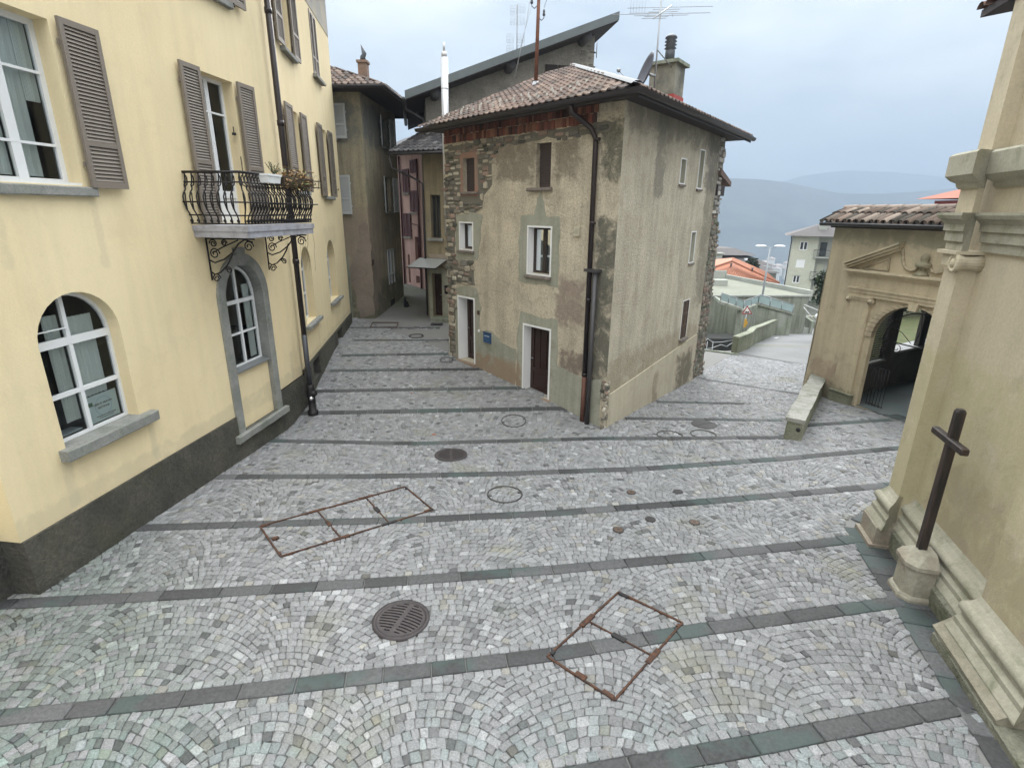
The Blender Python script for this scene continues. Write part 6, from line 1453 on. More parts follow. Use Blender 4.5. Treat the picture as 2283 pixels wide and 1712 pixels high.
base_prof = [(BW_, .50), (-.01, .50), (-.01, .52), (-.06, .60), (-.06, .66), (-.10, .70), (-.10, .74)] + arc(-.13, .81, .07, -60, 80) + [(-.14, .90), (-.17, .93), (-.2, .98), (BW_, .98)]
segs = [(-3.5, NU0, 0, 0, 0), (NU0, NU1, .2, 1, 1), (NU1, PU0, 0, 0, 0), (PU0, PU1, .2, 1, 1)]
m_ = MB(); mould(m_, base_prof, segs); m_.build('base_moulding', m_chm, cf)
m_ = MB()
def rough(mb, u0, u1, w0, w1, z0, z1, seed=0, n=14):
    rings = []
    for k in range(n + 1):
        u = u0 + (u1 - u0) * k / n; j = lambda s: .018 * mn.noise(Vector((u * 3.5, s * 5 + seed, 2)))
        rings.append([W(u, w0, z0), W(u, w1 + j(1), z0), W(u, w1 + j(2), z0 + (z1 - z0) * .5), W(u, w1 + j(3), z1 - .03), W(u, w1 - .03 + j(4), z1 + j(5) * .3), W(u, w0, z1)])
    mb.sweep(rings, sm=False)
rough(m_, NU1, PU0 + .0, -.25, .02, .0, .498, 1); rough(m_, -3.4, NU1 + .1, -.25, .26, .0, .40, 2); m_.build('rough_plinth', m_chb, cf)
m_ = MB(); rough(m_, PU0 - .09, PU1 + .08, -.1, .21, .10, .52, 5, 6); rough(m_, PU0 - .05, PU1 + .04, -.1, .17, .52, .58, 6, 6); m_.box(W, (PU0 - .12, -.1, .05), (PU1 + .1, .27, .24)); 
m_.build('pilaster_pedestal', plaster('pink_grey_pedestal', (.30, .275, .215), (.25, .205, .165), 3, 25, .7, .02, grain=.15, dirt=(.17, .17, .12), dirt_amt=.6), cf)
m_ = MB(); _rg = []
for k in range(13):
    u = NU0 - .1 + (NU1 - NU0 + .24) * k / 12; j = lambda s: .014 * mn.noise(Vector((u * 4, s * 5, 7)))
    _rg.append([W(u, -.1, .402), W(u, .255 + j(1), .402), W(u, .262 + j(2), .44), W(u, .22 + j(3), .47), W(u, .08 + j(4), .60), W(u, .05, .64), W(u, -.1, .64)])
m_.sweep(_rg, sm=False)
m_.build('pilaster_pedestal', plaster('pink_grey_pedestal_near', (.28, .255, .20), (.22, .20, .15), 3, 25, .7, .02, grain=.15, dirt=(.17, .17, .12), dirt_amt=.5), cf)
# ionic capitals: volutes on the front, bolsters across
for k, (a, b_) in enumerate(((PU0, PU1), (NU0, NU1))):
    m_ = MB(); m_.box(W, (a - .06, -.22, 4.27), (b_ + .06, .10, 4.31)); m_.box(W, (a + .02, -.2, 4.13), (b_ - .02, .06, 4.27))
    for u in (a - .01,):
        n = 16; rg = []
        for w_, r_ in ((-.2, .11), (-.12, .085), (-.02, .085), (.06, .115), (.085, .115), (.088, .08), (.078, .075), (.078, .05), (.09, .045), (.095, .02), (.095, .001)):
            rg.append([W(u + r_ * math.cos(2 * math.pi * q / n), w_, 4.17 + r_ * math.sin(2 * math.pi * q / n)) for q in range(n)])
        m_.sweep(rg)
    m_.build('capital', m_ch, cf)
ent = [(BW_, 4.31), (-.16, 4.31), (-.16, 4.41), (-.13, 4.42), (-.13, 4.53), (-.10, 4.54), (-.10, 4.62), (-.06, 4.66), (-.03, 4.68), (-.01, 4.72), (-.01, 4.75), (BW_, 4.75)]
cor2 = [(BW_, 5.02), (-.15, 5.02), (-.12, 5.05), (-.11, 5.09), (-.05, 5.12), (-.03, 5.14), (.0, 5.17), (.0, 5.40), (-.04, 5.43), (BW_, 5.43)]
m_ = MB(); mould(m_, ent, segs); m_.build('entablature', m_chm, cf)
m_ = MB(); mould(m_, [(BW_, 4.75), (-.17, 4.75), (-.17, 5.02), (BW_, 5.02)], segs); m_.build('frieze', m_ch, cf)
m_ = MB(); mould(m_, cor2, segs); m_.build('cornice', m_chm, cf)
# roof end showing past the upper pilaster
m_ = MB(); m_.prism([W(1.6, -3, 7.45), W(1.6, .0, 7.02), W(1.6, .0, 7.10), W(1.6, -3, 7.53)], [W(2.35, -3, 7.45), W(2.35, .0, 7.02), W(2.35, .0, 7.10), W(2.35, -3, 7.53)]); m_.build('side_roof', M_eaves, cf)
m_ = MB()
for k in range(4):
    u = 1.72 + k * .19; m_.sweep([[W(u + math.cos(t) * .08, w_, z_ + math.sin(t) * .065) for t in [math.pi * q / 6 for q in range(7)]] for w_, z_ in ((.05, 7.11), (-1.5, 7.33))], closed=False, cap=False, c=(.16, .10, .08))
m_.build('roof_tile', m_tile, cf, fixn=False)
# cross pedestal + cross
t = thing('cross_pedestal', 'small pinkish stone pedestal against the church plinth carrying the wooden cross', 'pedestal', W(.22, .15, .2))
m_ = MB()
def hexr(e, z, sx=0): # chamfered plan towards the square
    u0, u1, w1, ch_ = .01 - e, .42 + e, .29 + e, .10
    return [W(u0, -.0, z), W(u0, w1 - ch_, z), W(u0 + ch_, w1, z), W(u1 - ch_, w1, z), W(u1, w1 - ch_, z), W(u1, -.0, z)]
m_.sweep([hexr(.035, .12), hexr(.035, .27), hexr(.02, .30), hexr(.0, .31), hexr(.0, .66), hexr(.03, .68), hexr(.03, .73), hexr(.01, .75), hexr(-.08, .84), hexr(-.12, .86)], sm=False)
m_.build('pedestal_body', plaster('rosy_stone', (.31, .295, .235), (.27, .235, .185), 3, 20, .8, .02, grain=.18, dirt=(.17, .17, .12), dirt_amt=.6), t)
cr_ = thing('wooden_cross', 'dark weathered wooden cross standing on a stone pedestal against the church wall', 'cross', W(.24, .12, .84))
m_wd, nt, b = nodes_mat('weathered_wood'); g1 = noise(nt, 6, 6, .6, stretch=(3, 3, .25)); c = mix(nt, (.010, .008, .007), (.040, .024, .018), rmp(nt, g1, .4, .65)); nt.links.new(c, b.inputs['Base Color']); b.inputs['Roughness'].default_value = .6; bump(nt, b, g1, .4, .01)
def beam(mb, A, B_, s_, ch_):
    A, B_ = Vector(A), Vector(B_); d = (B_ - A).normalized(); n1 = Vector(W(0, 1, 0)) - Vector(W(0, 0, 0)); n1 -= d * n1.dot(d); n1.normalize(); n2 = d.cross(n1)
    oct_ = [(s_, s_ - ch_), (s_ - ch_, s_), (-s_ + ch_, s_), (-s_, s_ - ch_), (-s_, -s_ + ch_), (-s_ + ch_, -s_), (s_ - ch_, -s_), (s_, -s_ + ch_)]
    L_ = (B_ - A).length; rg = []
    for t_, k in ((0, .82), (.02, 1), (L_ - .03, 1), (L_, .7)): rg.append([tuple(A + d * t_ + n1 * a * k + n2 * b2 * k) for a, b2 in oct_])
    mb.sweep(rg, sm=False)
m_ = MB(); beam(m_, W(.24, .12, .82), W(.24, .12, 2.66), .047, .013); m_.build('post', m_wd, cr_)
m_ = MB(); beam(m_, W(-.12, .15, 2.28), W(.60, .15, 2.28), .041, .010); m_.build('crossbeam', m_wd, cr_)
# small red-roofed turret visible above the portico roof, far behind
tr = thing('red_turret', 'small red roofed house top showing between portico roof and church', 'house', (36, 48, 3)); m_ = MB()
def at3(px, py, Y):
    u, v = px - 1141.5, py - 856; r_, p_ = R(.64), R(17.84); a = u * math.cos(r_) + v * math.sin(r_); b2 = -u * math.sin(r_) + v * math.cos(r_)
    d = Vector((a, 1190 * math.cos(p_) - b2 * math.sin(p_), -1190 * math.sin(p_) - b2 * math.cos(p_))); k = Y / d.y; return Vector((0, 0, CH)) + d * k
c_ = at3(2158, 460, 50); m_.box(WD, (c_.x - .8, 50, c_.z - 3), (c_.x + 3, 53, c_.z + .5)); m_.build('wall', simple('brick_red_wall', (.28, .06, .045), .8), tr)
m_ = MB(); m_.prism([(c_.x - 1.9, 49, c_.z + .65), (c_.x + 4, 49, c_.z + .65), (c_.x + 4, 54, c_.z + .65), (c_.x - 1.9, 54, c_.z + .65)], [(c_.x + .5, 51, c_.z + 1.5), (c_.x + 1.5, 51, c_.z + 1.5), (c_.x + 1.5, 52, c_.z + 1.5), (c_.x + .5, 52, c_.z + 1.5)]); m_.build('roof', simple('orange_tile_roof', (.30, .10, .06), .8, 0, .2, 6), tr)
# ================================================================== DISTANT RIGHT SIDE
m_conc2 = plaster('old_concrete_wall', (.26, .265, .225), (.19, .20, .16), .35, 12, .25, .02, streak=.6, dirt=(.15, .17, .11), dirt_amt=.7)
m_concp = plaster('pale_concrete', (.36, .37, .335), (.30, .31, .28), .5, 12, .2, .02, dirt=(.30, .32, .27), dirt_amt=.5)
fb = thing('flat_roof_building', 'low concrete building with a flat walled roof below the street', 'building', (16, 40, -4))
m_ = MB(); foot = [(11.5, 40), (22.45, 40.8), (22.9, 41.4), (20.4, 52), (10.5, 53)]
m_.prism([(x, y, -7) for x, y in foot], [(x, y, -1.12) for x, y in foot]); m_.build('wall', m_conc2, fb)
m_ = MB()
def coping(a, b_, z, h, t, mb=None, w=None):
    mb = mb or m_; a, b_ = Vector(a), Vector(b_); d = (b_ - a).normalized(); n_ = Vector((-d.y, d.x, 0)) * t
    A = [(a.x, a.y, z), (a.x + n_.x, a.y + n_.y, z), (a.x + n_.x, a.y + n_.y, z + h), (a.x, a.y, z + h)]; mb.prism(A, [(x + (b_ - a).x, y + (b_ - a).y, zz) for x, y, zz in A])
coping((22.9, 41.0, 0), (20.4, 52.3, 0), -1.3, .55, .25); coping((20.4, 52, 0), (10, 53, 0), -1.3, .9, .25)
coping((11.5, 40, 0), (22.9, 40.85, 0), -1.18, .12, -.12); m_.build('roof_parapet', m_concp, fb)
m_ = MB(); m_.box(WD, (17.2, 46, -1.2), (18.3, 46.8, -.62)); m_.build('roof_bench', m_concp, fb)
m_ = MB(); m_.add([(x, y, -1.10) for x, y in [(11.7, 40.3), (22.4, 41.1), (20.2, 51.8), (10.7, 52.8)]], [(0, 1, 2, 3)]); m_.build('roof_surface', plaster('lichened_flat_roof', (.215, .22, .175), (.175, .18, .145), .4, 10, .1, .01), fb, fixn=False)
m_ = MB(); m_.box(WD, (12, 38.2, -7), (17.5, 39.98, -3.95)); m_.build('recess_shade', simple('recess_shade_tone', (.06, .06, .055), .9), fb)  # solid block coloured dark to imitate a shaded recess
# ramp with glazed rail
rw = thing('ramp_wall', 'sloping concrete ramp wall with a glazed railing beside the lamp post', 'ramp', (17, 37, -3))
m_ = MB(); A = [(13.36, 34.5, -.62), (14.9, 34.5, -1.10), (14.9, 34.5, -1.25), (13.36, 34.5, -.80)]
m_.prism([(x, y, z) for x, y, z in A], [(x + .4, y + 2.2, z) for x, y, z in A])
m_.prism([(16.9, 36.9, -1.2), (19.5, 37, -1.88), (19.5, 37, -5.5), (16.9, 36.9, -5.5)], [(16.7, 37.3, -1.2), (19.3, 37.4, -1.88), (19.3, 37.4, -5.5), (16.7, 37.3, -5.5)])
m_.prism([(14.9, 34.5, -1.2), (17.0, 36.95, -1.18), (17, 36.95, -5.5), (14.9, 34.5, -5.5)], [(14.7, 34.8, -1.2), (16.8, 37.3, -1.18), (16.8, 37.3, -5.5), (14.7, 34.8, -5.5)])
m_.prism([(16.8, 36.8, -1.12), (19.6, 36.9, -1.80), (19.6, 36.9, -1.90), (16.8, 36.8, -1.22)], [(16.6, 37.5, -1.12), (19.4, 37.6, -1.80), (19.4, 37.6, -1.90), (16.6, 37.5, -1.22)])
m_.build('wall', M_conc, rw)
m_gl = simple('greenish_rail_glass', (.28, .36, .36), .2, 0, .1, 1)
m_ = MB()
def railpanel(a, b_, h, n):
    a, b_ = Vector(a), Vector(b_); u = Vector((0, 0, h))
    m_.tube([a + u, b_ + u], .03, 5); m_.tube([a + u * .08, b_ + u * .08], .02, 5)
    for k in range(n + 1): p = a.lerp(b_, k / n); m_.tube([p, p + u], .03, 5)
    g_.add([a + u * .12, b_ + u * .12, b_ + u * .92, a + u * .92], [(0, 1, 2, 3)])
g_ = MB(); railpanel((13.4, 34.5, -.60), (14.95, 34.5, -1.10), .52, 3); railpanel((16.95, 36.9, -1.1), (19.5, 37, -1.8), .6, 3); railpanel((15.0, 34.6, -1.1), (16.95, 36.9, -1.1), .5, 2)
m_.build('railing', M_grey, rw); g_.build('glass_panel', m_gl, rw, fixn=False)
st = thing('outdoor_stair', 'short concrete outdoor stair beside the road below the ramp wall', 'stair', (22, 42, -3.8)); m_ = MB()
for k in range(7): m_.box(WD, (22.2 - k * .03, 42 + k * .32 - .6, -5), (23.35 - k * .1, 45.5, -3.72 + k * .17))
m_.build('step', m_concp, st); m_ = MB(); m_.prism([(23.3, 41.3, -5), (23.4, 41.3, -3.2), (22.0, 44, -1.9), (21.95, 44, -4)], [(23.55, 41.35, -5), (23.65, 41.35, -3.2), (22.25, 44.05, -1.9), (22.2, 44.05, -4)]); m_.build('side_wall', M_conc, st)
m_ = MB(); m_.tube([(21.95, 40.2, -1.9), (23.1, 40.1, -3.1)], .03, 5); m_.tube([(21.95, 40.2, -1.7), (23.3, 40.1, -2.2), (23.2, 40.1, -3.3)], .03, 5); m_.build('handrail', simple('white_rail', (.6, .6, .6), .5), st)
t = thing('round_mirror', 'small white round traffic disc beside the outdoor stair', 'sign', (23.1, 40.3, -2.6)); m_ = MB(); m_.tube([(23.0, 40.0, -2.55), (23.0, 40.06, -2.55)], .19, 16); m_.build('disc', simple('white_disc', (.75, .75, .75), .5), t); m_ = MB(); m_.tube([(23.0, 40.08, -4.5), (23.0, 40.08, -2.4)], .03, 6); m_.build('post', M_grey, t)
# curved roadside walls
cw = thing('curved_roadside_wall', 'curved mossy concrete parapet wall along the left edge of the road', 'wall', (9, 20.7, -.6)); m_ = MB(); rings = []
pts = []
for k in range(15):
    y = 20.75 + (37.5 - 20.75) * k / 14; x = float(np.interp(y, [20.75, 21.8, 26.7, 32, 37.5], [8.97, 9.92, 12.75, 15.7, 18.8])) + .0; pts.append((x, y))
for k, (x, y) in enumerate(pts):
    d = Vector((pts[min(k + 1, 14)][0] - pts[max(k - 1, 0)][0], pts[min(k + 1, 14)][1] - pts[max(k - 1, 0)][1], 0)).normalized(); n_ = Vector((-d.y, d.x, 0)) * .22; g_ = gz(x, y); h = .62 + .45 * k / 14
    rings.append([(x, y, g_ - 2), (x, y, g_ + h), (x + n_.x, y + n_.y, g_ + h + .01), (x + n_.x, y + n_.y, g_ - 3)])
m_.sweep(rings, sm=False); m_.build('wall_body', m_lw, cw)
m_ = MB(); rg2 = [[(r_[1][0], r_[1][1], r_[1][2] + .0), (r_[1][0] + (r_[1][0] - r_[2][0]) * .15, r_[1][1] + (r_[1][1] - r_[2][1]) * .15, r_[1][2] + .005), (r_[1][0] + (r_[1][0] - r_[2][0]) * .15, r_[1][1] + (r_[1][1] - r_[2][1]) * .15, r_[1][2] + .06), (r_[2][0], r_[2][1], r_[2][2] + .06), (r_[2][0], r_[2][1], r_[2][2])] for r_ in rings]; m_.sweep(rg2, sm=False); m_.build('coping', plaster('mossy_coping', (.25, .26, .20), (.18, .19, .14), 1, 12, .4, .02, dirt=(.12, .14, .08), dirt_amt=.7), cw)
cw2 = thing('curved_roadside_wall', 'farther mossy concrete parapet continuing the road edge past the stair', 'wall', (24, 45, -4.6)); m_ = MB(); rings = []
for k in range(9):
    x = 23.9 + 12 * k / 8; y = 45.2 + 9 * k / 8; g_ = gz(x, y); rings.append([(x, y, g_ - 2), (x, y, g_ + 1.1), (x - .2, y + .25, g_ + 1.1), (x - .2, y + .25, g_ - 3)])
m_.sweep(rings, sm=False); m_.build('wall_body', m_lw, cw2)
# handrails in the sunken yard
hr = thing('stair_handrail', 'zigzag galvanised handrail of the sunken stair past the stone corner', 'handrail', (8.3, 22, -.8)); m_ = MB()
zz = [(7.9, 22.0, -.55), (8.22, 22, -.29), (8.46, 22, -.44), (8.85, 22, -.42), (9.47, 22.2, -.36)]; m_.tube(zz, .02, 5); z2 = [(7.9, 21.9, -.75), (8.46, 22.1, -.72), (8.85, 22.1, -.56), (9.1, 22.1, -.64), (9.5, 22.3, -.45)]; m_.tube(z2, .02, 5)
m_.build('rail', M_grey, hr)
for x in (8.22, 8.46): m_ = MB(); m_.tube([(x, 22, -2.5), (x, 22, -.4)], .02, 5); m_.build('post', M_grey, hr)
# double-headed street lamp
sl_t = thing('street_lamp', 'double headed grey street lamp rising behind the curved roadside wall', 'street lamp', (19.56, 42, -4.3)); sl_t.location = (19.56, 39.6, -4.2); OFF[sl_t.name] = Vector(sl_t.location)
lx = 18.42; ly = 39.6
m_ = MB(); m_.tube([(lx, ly, -4.4), (lx + .02, ly, 0), (lx + .03, ly, 2.45)], [.09, .07, .045], 10); m_.tube([(lx - .35, ly, 2.52), (lx + .03, ly, 2.42), (lx + .42, ly, 2.50)], .03, 6); m_.build('pole', simple('galvanised', (.30, .32, .34), .5, .4, .1, 5), sl_t)
for s_ in (-1, 1):
    m_ = MB(); c0 = lx + .03; rg = []
    for t_, w_, h_ in ((.30, .06, .03), (.36, .12, .07), (.6, .16, .10), (.9, .15, .09), (1.05, .08, .05)):
        rg.append([(c0 + s_ * t_, ly + w_ * math.cos(a), 2.56 + h_ * max(math.sin(a), -.35)) for a in [2 * math.pi * q / 12 for q in range(12)]])
    m_.sweep(rg); m_.build('lamp_head', simple('white_lamp_head', (.72, .76, .8), .4), sl_t)
# triangular warning sign
sg = thing('warning_sign', 'red bordered triangular road sign with a bumpy road symbol on a post', 'road sign', (14.3, 31.5, -2.6))
def S(px, py): return at3(1540 + px * .1989, 500 + py * .1989, 31.5)
pT, pL_, pR_ = S(635, 912), S(572, 1008), S(690, 1008); m_ = MB()
def tri(k, y): c_ = (pT + pL_ + pR_) / 3; return [tuple(c_ + (p - c_) * k + Vector((0, y, 0))) for p in (pT, pR_, pL_)]
m_.prism(tri(1, 0), tri(1, .02)); m_.build('red_border', simple('sign_red', (.30, .03, .04), .5), sg)
m_ = MB(); m_.prism(tri(.70, -.004), tri(.70, 0)); m_.build('white_field', simple('sign_white', (.70, .66, .64), .5), sg)
c_ = (pT + pL_ + pR_) / 3; m_ = MB(); sy = [(-.14, -.09), (.14, -.09), (.14, -.05), (.10, -.03), (.07, .01), (.03, -.03), (-.01, -.03), (-.05, .01), (-.09, -.03), (-.14, -.05)]
m_.prism([(c_.x + a, 31.49, c_.z + b2) for a, b2 in sy], [(c_.x + a, 31.485, c_.z + b2) for a, b2 in sy]); m_.build('bump_symbol', M_iron, sg)
m_ = MB(); m_.tube([(c_.x - .02, 31.53, c_.z - 2.6), (c_.x, 31.53, c_.z + .2)], .03, 8); m_.build('post', M_grey, sg)
m_ = MB(); m_.box(WD, (c_.x - .09, 31.47, c_.z - .95), (c_.x + .05, 31.50, c_.z - .45)); m_.box(WD, (c_.x - .0, 31.46, c_.z - .80), (c_.x + .11, 31.468, c_.z - .60)); m_.build('yellow_plate', simple('worn_yellow_plate', (.55, .32, .06), .6, 0, .3, 15), sg)
# bare shrub behind the sign
bs = thing('bare_shrub', 'leafless thin shrub growing behind the warning sign', 'shrub', (14.6, 33, -4)); m_ = MB(); rr = random.Random(2)
for k in range(14):
    a = rr.uniform(-1, 1); p0 = Vector((14.6, 33, -4)); p1 = p0 + Vector((a * .5, 0, 1.2)); p2 = p1 + Vector((a * .9 + rr.uniform(-.2, .2), rr.uniform(-.2, .2), rr.uniform(.5, 1.2))); m_.tube([p0, p1, p2], [.025, .015, .005], 4)
m_.build('branch', simple('bare_twig', (.10, .085, .06), .9), bs)
# houses ------------------------------------------------------------------
m_orange = simple('orange_tile', (.40, .165, .095), .8, 0, .1, 4, .2, c2=(.33, .145, .09))
rh = thing('red_roof_house', 'house with a bright orange tiled hip roof behind the flat concrete roof', 'house', (26, 62, -4))
def tiled(mb, pts, n, t=.03): pass
m_ = MB(); ap = Vector((25.6, 64, -.55)); ap2 = Vector((28.0, 70, -.55)); c1, c2_, c3, c4 = Vector((21.5, 61.5, -1.45)), Vector((29.6, 60, -2.55)), Vector((33.5, 72, -2.5)), Vector((21, 72, -1.5))
for q in ((c1, c2_, ap), (c2_, c3, ap2, ap), (c1, ap, ap2, c4)): m_.add([tuple(p) for p in q], [tuple(range(len(q)))])
m_.build('roof', m_orange, rh, fixn=False)
m_ = MB()
for k in range(34):  # tile ribs
    t_ = (k + .5) / 34; e_ = c1.lerp(c2_, t_); f_ = min(1, (1 - abs(t_ - .5) * 2) * 1.0 + .02); top_ = e_.lerp(ap + (e_ - ap) * 0, f_) 
    m_.tube([e_ + Vector((0, 0, .03)), top_ + Vector((0, 0, .03))], .05, 4)
for k in range(30):
    t_ = (k + .5) / 30; e_ = c2_.lerp(c3, t_); tt = ap.lerp(ap2, t_); m_.tube([e_ + Vector((0, 0, .03)), tt + Vector((0, 0, .03))], .05, 4)
m_.tube([c2_ + Vector((0, 0, .08)), ap + Vector((0, 0, .08))], .12, 6); m_.tube([c1 + Vector((0, 0, .08)), ap + Vector((0, 0, .08))], .12, 6); m_.build('tile_ribs', simple('orange_tile_rib', (.30, .125, .075), .8, 0, .2, 5), rh)
m_ = MB(); m_.prism([(22, 62.3, -8), (29.2, 60.8, -8), (32.8, 71.5, -8), (21.6, 71.5, -8)], [(22, 62.3, -1.6), (29.2, 60.8, -2.7), (32.8, 71.5, -2.7), (21.6, 71.5, -1.7)]); m_.build('wall', m_concp, rh)
for x, y, z in ((25.0, 62.6, -1.0), (27.2, 61.9, -1.4)): m_ = MB(); m_.tube([(x, y, z), (x, y, z + .35)], .09, 6); m_.box(WD, (x - .13, y - .1, z + .32), (x + .13, y + .1, z + .38)); m_.build('roof_vent', M_dgrey, rh)
dk = thing('dark_roof_house', 'house with two tiers of dark hipped roofs behind the orange roof', 'house', (31, 78, -5)); m_dr = simple('dark_tile_roof', (.10, .09, .088), .85, 0, .2, 1.5, .2)
m_ = MB(); m_.box(WD, (26.5, 79, -9), (35.5, 88, -2.1)); m_.box(WD, (27.5, 80.5, -2.4), (33.6, 86, -.85)); m_.build('wall', plaster('salmon_house_render', (.42, .32, .25), (.36, .28, .23), .5, 8, .1, .01), dk)
def hip(mb, x0, x1, y0, y1, z0, z1, ins):
    mb.prism([(x0, y0, z0), (x1, y0, z0), (x1, y1, z0), (x0, y1, z0)], [(x0 + ins, y0 + ins, z1), (x1 - ins, y0 + ins, z1), (x1 - ins, y1 - ins, z1), (x0 + ins, y1 - ins, z1)])
m_ = MB(); hip(m_, 25.6, 37.2, 77.5, 90, -2.2, -1.05, 2.6); m_.build('lower_roof', m_dr, dk); m_ = MB(); hip(m_, 26.3, 35.2, 79.2, 88, -.9, -.05, 2.4); m_.build('upper_roof', m_dr, dk)
for x in (31.3, 33.4): m_ = MB(); m_.box(WD, (x, 79.0, -1.52), (x + .45, 79.5, -1.30)); m_.build('skylight', simple('bright_skylight', (.8, .82, .85), .3), dk)
m_ = MB(); m_.box(WD, (28.2, 78.4, -3.5), (29.9, 79.6, -.62)); m_.box(WD, (28.0, 78.2, -.7), (30.1, 79.8, -.55)); m_.build('chimney', m_concp, dk)
ab = thing('apartment_building', 'pale four storey apartment block with balconies right of the street lamp', 'apartment building', (45, 85, -9))
m_pale = plaster('pale_apartment_render', (.50, .51, .42), (.46, .47, .39), .3, 6, .1, .01, dirt=(.38, .39, .33), dirt_amt=.4); m_pale2 = plaster('grey_recess_render', (.40, .41, .38), (.36, .37, .34), .3, 6, .1, .01)
AF = Fr(43.4, 86.0, 115, 1)
if Vector(AF(0, 1, 0)).y > Vector(AF(0, 0, 0)).y: AF = Fr(43.4, 86.0, 115, -1)
wins = [rect(1.1, 2.2, -.45, .85), rect(1.0, 2.2, -3.1, -1.85), rect(.9, 1.9, -5.5, -4.3)]
m_ = MB(); wall(m_, AF, rect(0, 3.6, -12, 1.75), wins, .2); m_.build('front_wall', m_pale, ab)
m_ = MB(); m_.poly(AF, rect(3.6, 12, -12, 1.75), (), -1.2); a_ = AF(3.6, 0, 0); b__ = AF(3.6, -1.2, 0); m_.add([a_[:2] + (-12,), b__[:2] + (-12,), b__[:2] + (1.75,), a_[:2] + (1.75,)], [(0, 1, 2, 3)]); a_ = AF(0, 0, 0); b__ = AF(0, -9, 0); m_.add([a_[:2] + (-12,), b__[:2] + (-12,), b__[:2] + (1.75,), a_[:2] + (1.75,)], [(0, 1, 2, 3)]); m_.build('recessed_wall', m_pale2, ab, fixn=False)
for k, l_ in enumerate(wins):
    if k == 1:
        m_ = MB(); m_.slab(AF, l_, -.15, -.05); m_.build('roller_shutter', M_white, ab)
    else: window(ab, AF, l_, -.12, .12, vb=(((l_[0][0] + l_[1][0]) / 2, .14),), pane=M_pane)
for zb in (-1.35, -4.6, -7.9):
    m_ = MB(); m_.box(AF, (3.2, -1.1, zb - .2), (8.0, .35, zb)); sb_ = m_.build('balcony', m_concp, ab)
    m_ = MB(); m_.tube([AF(3.2, .35, zb + 1.0), AF(8.0, .35, zb + 1.0)], .04, 4); m_.tube([AF(3.2, -1, zb + 1.0), AF(3.2, .35, zb + 1.0)], .04, 4)
    for q in range(25): m_.tube([AF(3.2 + q * .2, .35, zb), AF(3.2 + q * .2, .35, zb + 1.0)], .016, 3)
    for q in range(6): m_.tube([AF(3.2, -1 + q * .22, zb), AF(3.2, -1 + q * .22, zb + 1.0)], .016, 3)
    m_.build('railing', M_dgrey, sb_)
    m_ = MB(); m_.slab(AF, rect(4.0, 4.9, zb, zb + 2.1), -1.2, -1.15); m_.build('balcony_door', M_pane if zb > -2 else m_pale, ab); m_ = MB(); m_.slab(AF, rect(5.9, 7.0, zb, zb + 2.2), -1.2, -1.14); m_.build('balcony_door', simple('pale_door', (.55, .55, .5)), ab)
m_ = MB(); rA, rB, rC, rD = AF(-1.1, 1.2, 1.7), AF(12, 1.2, 1.7), AF(12, -11, 1.7), AF(-1.1, -11, 1.7); rE, rF_ = AF(5, -5, 3.9), AF(9, -5, 3.9)
m_.add([rA, rB, rC, rD, rE, rF_], [(0, 1, 5, 4), (1, 2, 5), (2, 3, 4, 5), (3, 0, 4), (0, 3, 2, 1)]); m_.build('roof', m_dr, ab)
m_ = MB(); m_.box(AF, (3.4, -2.2, 2.2), (4.5, -1.3, 3.35)); m_.build('chimney', m_concp, ab)
m_ = MB(); m_.tube([AF(-.3, .9, 1.6), AF(-.15, .1, .9), AF(-.12, .08, -9)], .08, 5); m_.build('downpipe', M_dgrey, ab)
# small houses between
for k, (x, y, z, w_, lb_, rc) in enumerate(((46.5, 101, -5.1, 5, 'dark roofed small house just left of the apartment block', 0), (37.5, 92, -5.0, 4, 'low dark roofed house behind the orange roof eave', 0), (56, 140, -9, 7, 'small distant house with a grey roof beyond the lamp', 1), (41, 118, -7.6, 5, 'distant white walled house seen past the lamp post', 1))):
    t = thing('small_house', lb_, 'house', (x, y, z - 3), 'houses stepping down to the valley'); m_ = MB(); m_.box(WD, (x - w_ / 2, y, z - 6), (x + w_ / 2, y + 5, z - .1)); m_.build('wall', m_concp if k % 2 else m_pale2, t)
    m_ = MB(); m_.prism([(x - w_ / 2 - .5, y - .6, z - .2), (x + w_ / 2 + .5, y - .6, z - .5), (x + w_ / 2 + .5, y + 5.6, z - .5), (x - w_ / 2 - .5, y + 5.6, z - .2)], [(x - w_ / 2 + 1, y + 2, z + .7), (x + w_ / 2 - 1, y + 2, z + .5), (x + w_ / 2 - 1, y + 3, z + .5), (x - w_ / 2 + 1, y + 3, z + .7)]); m_.build('roof', m_dr, t)
    m_ = MB(); m_.box(WD, (x - .4, y - .03, z - 1.6), (x + .5, y + .02, z - .8)); m_.build('window', M_pane, t)
# evergreen by the far end of the street
bush('conifer', 'dark narrow conifer just behind the lamp post pole', (31.5, 72, -4.6), 1.0, 1.0, 1.9, 1500, .22, gc, 'tree')
bush('roadside_bush', 'dark clipped bush at the foot of the apartment block', (40.5, 80, -8.2), 2.2, 1.8, 1.2, 1500, .25, gc)
